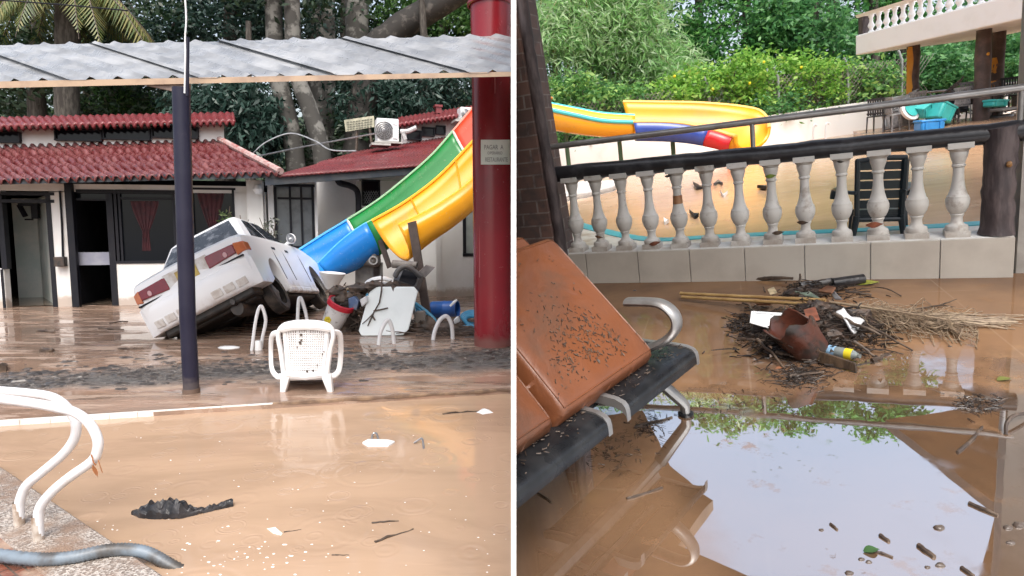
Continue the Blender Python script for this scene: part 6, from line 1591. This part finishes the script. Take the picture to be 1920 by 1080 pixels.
for pts in ([(1606, 362, .0), (1580, 360, .12), (1566, 355, .36), (1562, 372, .42)], [(1692, 358, .0), (1702, 352, .12), (1702, 345, .36), (1700, 365, .42)]):
    m = MB(); m.tube(spline([Qr(*p) for p in pts], 5), .028, 8, flat=.6); mk(m, 'arm', DGR, gc)
for (xa, ya), (xb, yb_), dy in (((1606, 405), (1596, 452), 0), ((1690, 402), (1694, 450), 0), ((1600, 392), (1594, 430), .42), ((1694, 388), (1698, 428), .42)):
    m = MB(); a, c = Qr(xa, ya, dy), Qr(xb, yb_, dy); c.z = 0; m.tube([a, c], [.03, .02], 8); mk(m, 'leg', DGR, gc)

# ---- debris on the porch floor ------------------------------------------------------------------------
gz = lambda px, py, z=0: rg(px, py, z)
BAM = mat('bamboo_cane', (.42, .28, .12), (.30, .18, .07), 7, rough=.4)
for (a, c, z0, z1, r_, lb) in (((1276, 550), (1548, 563), .05, .10, .011, 'upper of the two long bamboo canes lying across the rubbish'), ((1279, 557), (1530, 571), .03, .09, .011, 'lower of the two long bamboo canes lying across the rubbish')):
    p0, p1 = gz(*a, z0), gz(*c, z1); m = MB(); P_ = []; rs = []
    for i in range(41): P_.append(p0.lerp(p1, i / 40)); rs.append(r_ * (1.18 if i % 8 == 0 else 1))
    m.tube(P_, rs, 10); tag(mk(m, 'bamboo_cane', BAM), lb, 'cane', 'bamboo canes')
for a, c, z, r_, mm, lb, nm in (((1560, 531), (1619, 523), .04, .034, BLACKBAG, 'thick black pipe end lying against the tiled kerb', 'black_pipe'), ((1500, 535), (1562, 526), .05, .02, GREY, 'grey wet pipe beside the thick black pipe end', 'grey_pipe')):
    m = MB(); p0, p1 = gz(*a, z), gz(*c, z); ax = p1 - p0; L_ = ax.length; m.lathe([(r_ * .8, .01), (r_, 0), (r_, L_), (r_ * .8, L_), (r_ * .78, L_ * .6)], p0, ax, 18, cap=False); tag(mk(m, nm, mm), lb, 'pipe')
def slabp(nm, pts, th, mm, lb, cat, bevel=.004, dz=(0, 0, -1)):
    q_ = [gz(*p) for p in pts]; m = MB(); m.prism(q_, V(dz) * th); o = mk(m, nm, mm, bevel=bevel); tag(o, lb, cat); return o
def tray():
    P00, P10, P11, P01 = gz(1405, 606, .10), gz(1461, 622, .07), gz(1474, 587, .13), gz(1408, 583, .16)
    N_ = (P10 - P00).cross(P01 - P00).normalized(); N_ = N_ if N_.z > 0 else -N_
    m = MB()
    def fn(u, v):
        e = min(u, 1 - u, v, 1 - v); k = min(1, e / .14); return P00.lerp(P10, u).lerp(P01.lerp(P11, u), v) - N_ * .022 * (k * k * (3 - 2 * k))
    m.grid(fn, 14, 14); return m
tr0 = mk(tray(), 'foam_tray', mat('muddy_foam', (.78, .80, .82), (.35, .33, .33), 22, .58, .68, .4)); so = tr0.modifiers.new('s', 'SOLIDIFY'); so.thickness = .006; tag(tr0, 'white foam food tray tilted on the rubbish heap', 'tray')
POT = mat('brown_wet_plastic', (.075, .024, .015), (.022, .014, .011), 9, .42, .6, rough=.2, rough2=.5, bump=.2, bscale=14)
pc, pu = gz(1522, 660, .03), None
m = MB(); ax = V((-.5, .1, .75)).normalized(); r = random.Random(6)
sg_ = 26; e1 = ax.cross(V((0, 0, 1))).normalized(); e2 = ax.cross(e1)
outer, inner = [], []
cut = [.20 + .025 * math.sin(k * 1.1) + (-.075 * math.exp(-((k - 20) / 2.6) ** 2)) + (.02 * math.exp(-((k - 6) / 3) ** 2)) for k in range(sg_)]
secs = []
for rr3, hh in ((.06, 0), (.088, 0), (.098, .5), (.112, 1.0), (.104, 1.0), (.09, .5), (.08, .06)):
    secs.append([pc + (e1 * math.cos(2 * math.pi * k / sg_) + e2 * math.sin(2 * math.pi * k / sg_)) * rr3 + ax * (cut[k] * hh + (.01 if hh == .06 else 0)) for k in range(sg_)])
m.loft(secs, cap=True); tag(mk(m, 'broken_pot', POT, sharp=50), 'broken brown plastic pot full of twigs in the middle of the heap', 'pot')
m = MB(); P00, P10, P11, P01 = gz(1566, 590, .13), gz(1600, 622, .06), gz(1619, 610, .07), gz(1580, 577, .16)
def fn(u, v): return P00.lerp(P10, u).lerp(P01.lerp(P11, u), v) + V((0, 0, .02 * math.sin(u * 5) * math.sin(v * 4 + 1)))
m.grid(fn, 10, 8); pk = mk(m, 'packet', mat('white_packet_film', (.6, .62, .65), (.45, .44, .43), 9, rough=.25)); so = pk.modifiers.new('s', 'SOLIDIFY'); so.thickness = .012; tag(pk, 'crumpled white and blue packet beside the broken pot', 'packet')
m = MB(); m.grid(lambda u, v: fn(.04 + u * .42, .12 + v * .55) + V((0, 0, .003)), 8, 6); mk(m, 'blue_panel', mat('packet_blue', (.02, .05, .28), (.03, .06, .2), 12, rough=.25), pk)
m = MB(); p0, p1 = gz(1490, 652, .05), gz(1608, 690, .02); d = (p1 - p0).normalized(); up_ = V((0, .35, 1)).normalized(); sd_ = d.cross(up_)
m.hexa([p0 - up_ * .045, p1 - up_ * .02, p1 - up_ * .02 + sd_ * .016, p0 - up_ * .045 + sd_ * .016], [p0 + up_ * .03, p1 + up_ * .025, p1 + up_ * .025 + sd_ * .016, p0 + up_ * .03 + sd_ * .016]); tag(mk(m, 'plank', mat('wet_dark_plank', (.045, .03, .02), (.10, .065, .04), 8, rough=.3, bump=.5, bscale=30, stretch=(1, 6, 1)), smooth=False, bevel=.004), 'dark wet plank lying along the front of the heap', 'plank')
bt_ = thing('plastic_bottle', 'clear plastic bottle with a yellow label in front of the broken pot', 'bottle', gz(1580, 664))
p0, p1 = gz(1549, 656, .035), gz(1613, 668, .035); ax = p1 - p0; Lb = ax.length
PET = NT('clear_bottle_plastic'); PET.col((.40, .46, .46)); PET.set(Roughness=.08); PET.b.inputs['Transmission Weight'].default_value = .55; PET = PET.m
m = MB(); m.lathe([(.012, 0), (.026, .004), (.027, Lb * .2), (.025, Lb * .25), (.027, Lb * .3), (.027, Lb * .78), (.012, Lb * .93), (.012, Lb)], p0, ax, 18); mk(m, 'bottle_body', PET, bt_)
m = MB(); m.lathe([(.0276, Lb * .58), (.0276, Lb * .80)], p0, ax, 18, cap=False); mk(m, 'yellow_label', mat('yellow_label', (.62, .5, .02)), bt_)
m = MB(); m.lathe([(.0276, Lb * .08), (.0276, Lb * .3)], p0, ax, 18, cap=False); mk(m, 'blue_band', mat('pale_blue_band', (.25, .42, .6)), bt_)
for i, (a, c, z0, z1, r_, lb) in enumerate((((1630, 612), (1711, 657), .07, .006, .008, 'long straight dark stick pointing right from the heap'), ((1563, 588), (1650, 628), .14, .05, .012, 'wet grey stick resting across the packet'), ((1394, 566), (1420, 592), .03, .11, .008, 'short stick leaning against the white foam tray'),
        ((1418, 522), (1487, 522), .015, .03, .018, 'curved bark strip at the foot of the tiled kerb'), ((1500, 546), (1500, 514), .02, .09, .012, 'pale stick standing against the kerb'), ((1382, 636), (1452, 640), .04, .06, .010, 'dark stick end poking out of the left of the heap'),
        ((1420, 636), (1470, 690), .08, .01, .009, 'dark stick sloping down in front of the foam tray'), ((1470, 645), (1532, 662), .09, .05, .010, 'smooth grey stick above the dark plank'), ((1455, 660), (1520, 676), .04, .02, .010, 'wet grey stick just below the smooth one'), ((1600, 640), (1640, 668), .08, .02, .009, 'bent twig between the bottle and the long stick'),
        ((1480, 706), (1545, 697), .008, .012, .008, 'black stick lying in the twig litter in front'), ((1635, 676), (1668, 664), .02, .03, .012, 'brown split stick to the right of the bottle'), ((1585, 546), (1634, 552), .04, .01, .010, 'dark wet stick behind the canes'))):
    m = MB(); stick(m, gz(*a, z0), gz(*c, z1), r_, .05, 6, 7, i); tag(mk(m, 'stick', STICK), lb, 'stick', 'sticks of the rubbish heap')
m = MB(); stick(m, gz(1712, 580, .005), gz(1768, 572, .02), .006, .03, 4, 6, 1, .8); stick(m, gz(1765, 572, .02), gz(1793, 561, .03), .005, .03, 4, 6, 2); stick(m, gz(1768, 572, .02), gz(1792, 576, .015), .004, .1, 4, 6, 3)
tag(mk(m, 'forked_branch', STICK), 'forked bare branch on the water right of the heap', 'branch')
m = MB(); stick(m, gz(1600, 545, .02), gz(1640, 538, .03), .005, .06, 5, 6, 4); m.tube(spline([gz(1640, 538, .03), gz(1665, 542, .03), gz(1690, 555, .005)], 4), .004, 5); tag(mk(m, 'arched_twig', STICK), 'thin arched twig right of the pipes near the kerb', 'twig')
m = MB(); p0 = gz(1606, 535, .004); p1 = gz(1648, 530, .004); m.grid(lambda u, v: p0.lerp(p1, u) + V((0, (v - .5) * .10 * math.sin(math.pi * min(.97, u + .03)), .012 * math.sin(u * 3) + .006 * abs(v - .5))), 10, 6); lf = mk(m, 'yellow_leaf', mat('yellow_green_leaf', (.34, .36, .04), (.25, .27, .03), 9)); so = lf.modifiers.new('s', 'SOLIDIFY'); so.thickness = .002; tag(lf, 'yellow green leaf floating near the kerb right of the black pipe', 'leaf')
# stuff: tangled twigs and litter of the heap
m = MB(); r = random.Random(31)
def litter(n_, cx, cy_p, sx, sy, zmax, lmax, rmin=.0015, rmax=.006):
    for _ in range(n_):
        x, y_ = r.gauss(cx, sx), r.gauss(cy_p, sy)
        k = math.exp(-((x - cx) / sx / 1.6) ** 2 - ((y_ - cy_p) / sy / 1.6) ** 2)
        p = gz(x, y_) + V((0, 0, r.uniform(.002, max(.004, zmax * k)))); a = r.uniform(0, 6.28); l_ = r.uniform(.02, lmax)
        d = V((math.cos(a), math.sin(a), r.uniform(-.25, .25))) * l_
        e = p + d; e.z = max(.002, e.z); stick(m, p, e, r.uniform(rmin, rmax), .12, 3, 5, r.random())
litter(620, 1500, 634, 46, 22, .16, .10); litter(70, 1500, 640, 60, 26, .12, .2, .003, .007); litter(380, 1590, 622, 36, 18, .13, .10); litter(50, 1590, 625, 45, 20, .09, .2); litter(260, 1440, 622, 28, 22, .06, .09); litter(200, 1530, 548, 40, 8, .08, .09); litter(420, 1500, 705, 26, 12, .010, .045, .001, .003); litter(60, 1512, 600, 16, 8, .20, .07); litter(120, 1400, 610, 14, 14, .03, .1)
litter(110, 1825, 758, 26, 11, .008, .05, .0008, .0025); litter(70, 1222, 800, 18, 12, .010, .05, .0008, .0025); litter(70, 1150, 850, 26, 18, .004, .025, .0006, .002); litter(60, 1380, 765, 70, 14, .003, .05, .001, .002)
tag(mk(m, 'twig_litter', mat('twig_litter', (.018, .014, .012), (.065, .05, .042), 26, rough=.25), weld=False), 'tangle of small wet twigs and litter around the heap on the porch floor', 'litter', kind='stuff')
m = MB()
for i, (x, y_, a, c) in enumerate(((1490, 640, .17, .10), (1440, 632, .12, .06), (1545, 636, .15, .09), (1590, 618, .15, .10), (1530, 600, .15, .10), (1470, 606, .1, .06), (1510, 552, .14, .05), (1560, 600, .14, .07), (1470, 660, .1, .03))): m.blob(gz(x, y_), (a, a * .7, c), i, .3)
for i in range(40):
    x, y_ = r.gauss(1520, 60), r.gauss(640, 30); p = gz(x, y_, r.uniform(.03, .10)); a = r.uniform(0, 6.28); s_ = r.uniform(.012, .035); m.prism([p, p + V((math.cos(a) * s_, math.sin(a) * s_, .01)), p + V((math.cos(a + .8) * s_, math.sin(a + .8) * s_, -.005))], (0, 0, .003))
tag(mk(m, 'sodden_mulch', mat('sodden_mulch', (.022, .015, .012), (.075, .045, .03), 18, rough=.4, bump=1, bscale=40), sharp=20), 'dark sodden mulch at the core of the rubbish heap', 'mulch', kind='stuff')
# bark scraps, cloth, small things with colour
for nm, pts, z, c_, lb in (('bark_scrap', [(1535, 548), (1552, 538), (1568, 541), (1560, 552)], .09, (.22, .09, .04), 'orange brown bark scrap behind the canes'), ('pale_scrap', [(1440, 545), (1452, 540), (1458, 550), (1444, 553)], .07, (.45, .36, .22), 'pale torn husk scrap at the back left of the heap'),
                     ('green_strip', [(1490, 548), (1520, 549), (1540, 562), (1512, 556)], .08, (.20, .26, .20), 'grey green leaf strip lying along the canes'), ('plastic_wrap', [(1552, 540), (1562, 545), (1580, 563), (1566, 563)], .08, (.5, .5, .52), 'clear crumpled plastic wrap hanging behind the pot'), ('clay_shard', [(1508, 584), (1530, 578), (1538, 600), (1515, 606)], .16, (.24, .075, .04), 'rust red shard sticking up inside the broken pot'), ('rust_scrap', [(1412, 565), (1450, 566), (1446, 573), (1420, 573)], .04, (.26, .11, .05), 'rusty flat scrap under the canes on the left')):
    m = MB(); q_ = [gz(x, y_, z + r.uniform(-.015, .015)) for x, y_ in pts]; m.prism(q_, (0, .01, .008)); tag(mk(m, nm, mat(nm + '_m', c_, tuple(k * .55 for k in c_), 20, rough=.4), bevel=.003), lb, nm.replace('_', ' '))
# dried palm flower spray
m = MB(); r = random.Random(17)
m.tube(spline([gz(1555, 566, .10), gz(1640, 578, .09), gz(1720, 590, .07), gz(1780, 600, .05)], 6), [.008 * (1 - .035 * i) for i in range(19)], 8)
for _ in range(260):
    t = r.random() ** .8; x0 = 1580 + 200 * t; y0 = 572 + 30 * t + r.gauss(0, 7)
    dx = r.uniform(25, 85); dy = r.gauss(24, 18) * (1.1 - .2 * t)
    z0 = r.uniform(.03, .09) * (1 - .5 * t)
    pts = [gz(x0, y0, z0), gz(x0 + dx * .4 + r.gauss(0, 10), y0 + dy * .25 + r.gauss(0, 8), z0 * r.uniform(.5, 1.4)), gz(x0 + dx * .75 + r.gauss(0, 10), y0 + dy * .7 + r.gauss(0, 9), z0 * .4), gz(min(x0 + dx, 1832), y0 + dy + r.gauss(0, 6), .003)]
    m.tube(spline(pts, 4), r.uniform(.0009, .0026), 4)
for _ in range(70):
    x0 = r.uniform(1740, 1790); y0 = 596 + r.gauss(0, 4); m.tube(spline([gz(x0, y0, .03), gz(x0 + 60, y0 + 3 + r.gauss(0, 3), .02), gz(x0 + r.uniform(90, 150), y0 + 8 + r.gauss(0, 5), .004)], 4), r.uniform(.0012, .0028), 4)
tag(mk(m, 'dried_palm_spray', mat('straw_fibre', (.31, .235, .155), (.17, .115, .075), 30, rough=.6), weld=False), 'straw coloured dried palm spray trailing right from the heap', 'palm spray')
# things floating on the mirror of water
for nm, a, c, r_, lb in (('floating_stick', (1817, 943), (1871, 966), .009, 'dark stick across the right edge of the sky reflection'), ('floating_stick', (1722, 1022), (1752, 1044), .010, 'short thick stick floating in the lower right of the sky reflection'), ('floating_stick', (1650, 1003), (1667, 1015), .008, 'small stick floating above the green leaf'), ('floating_stick', (1175, 935), (1242, 914), .007, 'long thin stick lying in the dark water below the bench'),
                    ('floating_stick', (1803, 1064), (1826, 1080), .008, 'dark stick at the bottom right corner of the sky reflection'), ('floating_stick', (1557, 982), (1570, 993), .006, 'tiny stick floating beside the round pebble'), ('floating_stick', (1008, 925), (1034, 942), .006, 'thin curved twig at the left in the dark water'), ('floating_stick', (1640, 1033), (1674, 1045), .006, 'stem of the green leaf floating at the bottom'), ('floating_stick', (1795, 848), (1842, 800), .007, 'bent stick in the twigs at the right'), ('floating_stick', (1190, 800), (1260, 782), .008, 'black wet stick beside the bench foot')):
    m = MB(); stick(m, gz(*a, r_ * .3), gz(*c, r_ * .3), r_ * .75, .04, 5, 7, r.random(), .8); tag(mk(m, nm, STICK), lb, 'stick', 'sticks afloat on the porch floor')
m = MB(); m.tube(spline([gz(1886, 815, .0), gz(1887, 795, .02), gz(1900, 780, .03), gz(1925, 775, .02)], 5), .007, 6); tag(mk(m, 'curved_root', STICK), 'curved dark root at the right edge of the floor', 'root')
for x, y_, a, lb in ((1761, 990, .016, 'brown pebble floating in the right of the sky reflection'), (1540, 994, .008, 'small round black seed in the middle of the sky reflection'), (1615, 1049, .009, 'dark pebble left of the green leaf'), (1629, 1054, .009, 'dark pebble just below the green leaf'), (1763, 1060, .013, 'brown lump at the bottom right of the reflection'), (1739, 1064, .008, 'small dark lump beside the brown lump'), (1890, 990, .014, 'grey pebble right of the sky reflection'), (1911, 985, .018, 'larger grey pebble at the right edge of the picture'), (1895, 1018, .012, 'pale pebble below the larger grey pebble'), (1592, 1075, .012, 'dark lump at the bottom edge of the reflection'), (1781, 650, .010, 'dark seed on the water right of the palm spray'), (1190, 545, .014, 'dark lump beside the kerb behind the bench')):
    m = MB(); m.blob(gz(x, y_), (a, a * .7, a * .5), int(x), .15, 10, 6); tag(mk(m, 'pebble', mat('pebble_%d' % x, (.07, .05, .04), (.14, .12, .10), 30, rough=.3)), lb, 'pebble', 'pebbles and seeds on the porch floor')
for x, y_, c_, s_, lb in ((1634, 1032, (.04, .10, .03), .03, 'dark green leaf floating near the bottom of the reflection'), (1883, 711, (.16, .17, .04), .04, 'olive leaf floating at the right below the palm spray'), (1462, 691, (.28, .12, .06), .03, 'pale brown leaf at the front left of the heap')):
    p = gz(x, y_, .004); m = MB(); m.grid(lambda u, v: p + V(((u - .5) * s_ * 1.5, (v - .5) * s_ * math.sin(math.pi * min(.95, u + .05)), .006 * math.sin(u * 3.1))), 8, 4); tag(mk(m, 'floating_leaf', mat('leaf_%d' % x, c_, tuple(k * .7 for k in c_), 30)), lb, 'leaf')

# ---- fence, hedge and trees --------------------------------------------------------------------------
fe = thing('chain_link_fence', 'rusty chain link fence with thin posts above the low white wall', 'fence', ff.at(7, -1.0, 0))
FENM = mat('rusty_wire', (.12, .09, .075), (.2, .18, .17), 12, rough=.5)
m = MB(); zf0, zf1 = .75, 2.05
nn_ = 78; W_ = 10.0; s_0 = 2.4
for i in range(-12, nn_):
    for sg_ in (1, -1):
        s0_ = s_0 + i * W_ / nn_; s1__ = s0_ + (zf1 - zf0) * .8
        za, zb2 = (zf0, zf1) if sg_ > 0 else (zf1, zf0)
        m.tube([ff.at(s0_, -.35, za), ff.at(s1__, -.35, zb2)], .008, 3, cap=False)
mk(m, 'wire_mesh', FENM, fe, weld=False)
for px in (1330, 1460, 1590, 1690):
    s_ = ff.sz(px, 190, -.35)[0]; m = MB(); m.tube([ff.at(s_, -.35, 0), ff.at(s_, -.35, 2.0), ff.at(s_ - .12, -.35, 2.3)], .04, 8); mk(m, 'fence_post', mat('grey_fence_post', (.25, .27, .27), (.35, .36, .36), 6), fe)
HED = leafmat('vine_leaf', [(0.103, 0.239, 0.039), (0.190, 0.419, 0.066), (0.293, 0.568, 0.106), (0.448, 0.600, 0.132)], .5)
HED2 = leafmat('garden_leaf', [(0.052, 0.164, 0.060), (0.121, 0.284, 0.079), (0.207, 0.434, 0.118), (0.380, 0.538, 0.146)], .48)
BAML = leafmat('bamboo_leaf', [(0.193, 0.413, 0.139), (0.314, 0.577, 0.208), (0.435, 0.600, 0.306), (0.483, 0.600, 0.416), (0.241, 0.468, 0.139)], .5)
BRO = leafmat('broad_green_leaf', [(0.031, 0.128, 0.039), (0.069, 0.224, 0.066), (0.121, 0.344, 0.093), (0.207, 0.448, 0.118)], .45)
BRO2 = leafmat('mid_green_leaf', [(0.044, 0.149, 0.060), (0.095, 0.269, 0.093), (0.172, 0.389, 0.132)], .45)
FLOW = mat('yellow_flower', (.75, .62, .02)); FLO2 = mat('orange_flower', (.55, .22, .05))
Yr = R.y
def rb(px, d): p = Yr(px, 250, d); return V((p.x, p.y, 0))
def hedge(lb, px, py, d, wpx, hpx, ncl, lm_, seed, size, flowers=0, fm=FLOW):
    base = rb(px, d); t = thing('flowering_shrub' if flowers else 'shrub', lb, 'shrub', base, 'shrubs along the far pool wall')
    m = MB(); r2_ = random.Random(seed)
    for _ in range(6): 
        q_ = Yr(px + r2_.uniform(-.6, .6) * wpx, py + r2_.uniform(-.4, .6) * hpx, d); stick(m, base + V((r2_.uniform(-.4, .4), 0, 0)), q_, .03, .08, 6, 6, r2_.random())
    mk(m, 'stem', STICK, t)
    c, rad, n_ = crown_at(R, px, py, d, wpx, hpx, ncl)
    lo_ = Yr(px, 228 - (px - 1440) * .13, d)
    P = np.concatenate([clumps(c, rad, n_, 24, .26, seed, .3), clumps((lo_.x, lo_.y, (lo_.z + c[2] - rad[2] * .5) / 2), (rad[0] * 1.05, rad[1] * .8, max(.3, (c[2] - rad[2] * .3 - lo_.z) / 2)), max(30, n_ // 2), 24, .3, seed + 500, .15)]); mk_np(*leaves(P, None, size, .5, .25, seed, R), 'foliage', lm_, t)
    for k in range(flowers):
        q_ = Yr(px + r2_.uniform(-.9, .9) * wpx, py + r2_.uniform(-.7, .9) * hpx, d - rad[1] * .95); m = MB(); m.blob(q_, (.04, .035, .04), k, .3, 8, 5); mk(m, 'flower', fm, t)
    return t
hedge('glossy shrub with orange flowers at the left behind the slide', 1070, 185, 19.7, 70, 42, 90, HED2, 1, .17, 2, FLO2)
hedge('dark leafy shrub between the bamboo and the orange slide wall', 1160, 195, 19.8, 60, 40, 80, HED2, 2, .16)
hedge('dark weeds below the yellow flume', 1090, 244, 19.6, 80, 20, 50, BRO, 10, .14)
hedge('bright vine mound with yellow flowers over the fence', 1290, 165, 19.8, 70, 34, 90, HED, 3, .16, 2)
hedge('tall bright vine with yellow flowers in the middle of the fence', 1395, 140, 19.6, 55, 42, 90, HED, 4, .16, 2)
hedge('feathery green vine right of the middle of the fence', 1490, 150, 20.2, 60, 48, 100, HED, 5, .16, 2)
hedge('glossy dark shrub behind the grey fence post', 1620, 165, 20.4, 70, 55, 130, HED2, 6, .19)
hedge('thin vine trailing along the top of the fence', 1545, 128, 19.8, 60, 10, 36, HED, 11, .13)
hedge('low climbing vine at the foot of the fence', 1440, 195, 20.0, 110, 24, 60, BRO2, 12, .14)
hedge('dense shrub beneath the balcony beside the first column', 1770, 130, 20.5, 60, 50, 120, BRO2, 7, .17)
hedge('dense dark shrub at the right end beneath the balcony', 1890, 120, 20.5, 60, 55, 110, BRO2, 8, .17)
# bamboo clump
bm0 = rb(1170, 22.5); t = thing('bamboo_clump', 'pale feathery bamboo clump on the left behind the shrubs', 'bamboo', bm0)
m = MB(); r = random.Random(44); Ps = []
for k in range(26):
    b0 = bm0 + V((r.uniform(-1.1, 1.1), r.uniform(-.8, .8), 0)); lean_ = V((r.uniform(-2.8, 2.6), r.uniform(-2.4, .8), 0)); hh = r.uniform(7, 12.6)
    pts = [b0 + V((0, 0, hh * s_)) + lean_ * (s_ ** 2.2) - V((0, 0, hh * .16 * s_ ** 4)) for s_ in [i / 10 for i in range(11)]]
    m.tube(pts, [.045 * (1 - .7 * i / 10) for i in range(11)], 5)
    for i in range(2, 11):
        for q_ in range(8):
            p = pts[i - 1].lerp(pts[i], r.random()); a = r.uniform(0, 6.28); br_ = V((math.cos(a), math.sin(a), r.uniform(-.3, .3))) * r.uniform(.3, 1.2)
            for z_ in range(9): Ps.append(list(p + br_ * r.uniform(.3, 1) + V((r.gauss(0, .12), r.gauss(0, .12), -.35 * r.random() * br_.length + r.gauss(0, .1)))))
mk(m, 'canes', mat('green_bamboo', (.14, .17, .05), (.22, .22, .08), 5), t)
mk_np(*leaves(np.array(Ps), None, .34, .16, .75, 44, R), 'foliage', BAML, t)
for i, (px, py, wd, hg) in enumerate(((1060, 60, 110, 90), (1240, 130, 90, 60), (1180, 30, 130, 60))):
    bb = rb(px, 21.5 + i * .4); t = thing('bamboo_clump', ('smaller pale bamboo spray close to the brick pillar', 'drooping bamboo spray over the orange slide wall', 'high bamboo spray at the top between the other two')[i], 'bamboo', bb)
    m = MB(); Ps = []
    for k in range(12):
        tp = Yr(px + r.uniform(-.5, .5) * wd, py - hg * r.uniform(.2, 1.0), 21.5 + i * .4 + r.uniform(-.8, .8)); tip = tp + V((r.uniform(-1.2, 1.2), r.uniform(-1.2, .2), -r.uniform(.8, 2.0)))
        pts = spline([bb, bb.lerp(tp, .6) + V((0, 0, .5)), tp, tip], 5); m.tube(pts, [.04 * (1 - .8 * j / 15) for j in range(16)], 5)
        for j in range(6, 16):
            for q_ in range(7):
                a = r.uniform(0, 6.28); p = pts[j] + V((math.cos(a), math.sin(a), -.3)) * r.uniform(.1, .8)
                for z_ in range(7): Ps.append(list(p + V((r.gauss(0, .16), r.gauss(0, .16), r.gauss(-.05, .16)))))
    mk(m, 'canes', bpy.data.materials['green_bamboo'], t); mk_np(*leaves(np.array(Ps), None, .32, .16, .8, 60 + i, R), 'foliage', BAML, t)
GR = 'green trees behind the pool'
def rtree(lb, px, d, crowns, lm_, seed, size, ht=8.5, r0=.22):
    b_0 = rb(px, d); return tree('broadleaf_tree', lb, R, b_0, b_0 + V((0.3, 0, ht)), r0, [crown_at(R, *c) for c in crowns], lm_, GR, seed, size, 26)
rtree('dense green tree in the centre behind the vines', 1400, 23, ((1380, 60, 23, 110, 80, 150), (1450, 110, 22.4, 70, 50, 70), (1380, -140, 23.5, 150, 110, 110), (1300, 100, 23.5, 60, 70, 70)), BRO, 51, .20)
rtree('bright green tree left of the balcony with hanging clumps', 1520, 22, ((1500, 50, 22, 80, 60, 120), (1460, 30, 21.8, 50, 40, 60), (1560, 80, 22, 60, 50, 80), (1500, -110, 22.5, 130, 80, 90)), BRO2, 52, .20)
rtree('large dark green tree behind the end of the balcony', 1640, 25, ((1600, 20, 25, 90, 90, 150), (1680, 60, 25, 80, 80, 120), (1650, -150, 25, 140, 100, 100)), BRO, 53, .22)
rtree('tall dark tree rising behind the bamboo', 1200, 26, ((1120, 60, 26, 130, 110, 90), (1260, 20, 26, 120, 100, 120), (1230, -170, 26, 150, 110, 110)), BRO2, 54, .22)
rtree('pale green tree high above the bamboo on the left', 1050, 26, ((1010, 20, 26, 70, 120, 70), (1040, -150, 26, 110, 90, 80)), BRO2, 55, .22)
rtree('tall green tree beyond the balcony building', 1850, 25, ((1800, 80, 24, 120, 90, 160), (1900, 60, 25, 90, 110, 110), (1830, -120, 26, 130, 90, 80)), BRO2, 56, .22)
rtree('dark round topped tree whose crown shows in the floor mirror', 1560, 27, ((1540, -250, 27, 90, 90, 110), (1460, -190, 27, 100, 80, 90)), BRO, 57, .24, 12)
for i, (px, yr, wpx, hp, ncl) in enumerate(((1290, 815, 75, 60, 60), (1385, 800, 70, 60, 55), (1470, 822, 70, 60, 60), (1560, 800, 60, 70, 50), (1640, 850, 60, 70, 60), (1700, 858, 50, 55, 45))):
    yh_ = 262 - .14 * (px - 960); cp = 2 * yh_ - yr + hp
    c = crown_at(R, px, cp, 24, wpx, hp, ncl); b_0 = V((c[0][0], c[0][1], 0))
    tree('tall_tree', ('tall tree mirrored at the left of the floor water', 'tall tree mirrored beside the bench foot', 'tall tree mirrored in the middle of the floor water', 'tall narrow tree mirrored right of the middle', 'tall tree whose drooping crown is mirrored lowest on the right', 'tall tree mirrored at the right end of the sky reflection')[i], R, b_0, V((c[0][0], c[0][1], c[0][2])), .2, [c, ((c[0][0] + .4, c[0][1], c[0][2] - c[1][2] * 1.5), (c[1][0] * .9, c[1][1], c[1][2]), ncl // 2)], BRO, 'tall trees mirrored in the porch water', 80 + i, .26, 26)
hl = MB(); hl.grid(lambda u, v: V((-1 + u * 45, 21 + v * 16, -.3 + 3.5 * v + .5 * math.sin(u * 11) * v)), 20, 6)
struct(mk(hl, 'green_slope', mat('slope_ground', (.03, .06, .02), (.06, .10, .03), 1.2, rough=.9), clip=True))
# ---------------------------------------------------------------- set each yard on its own level
for o, F in ROOTS:
    o.matrix_world = F.M @ o.matrix_basis
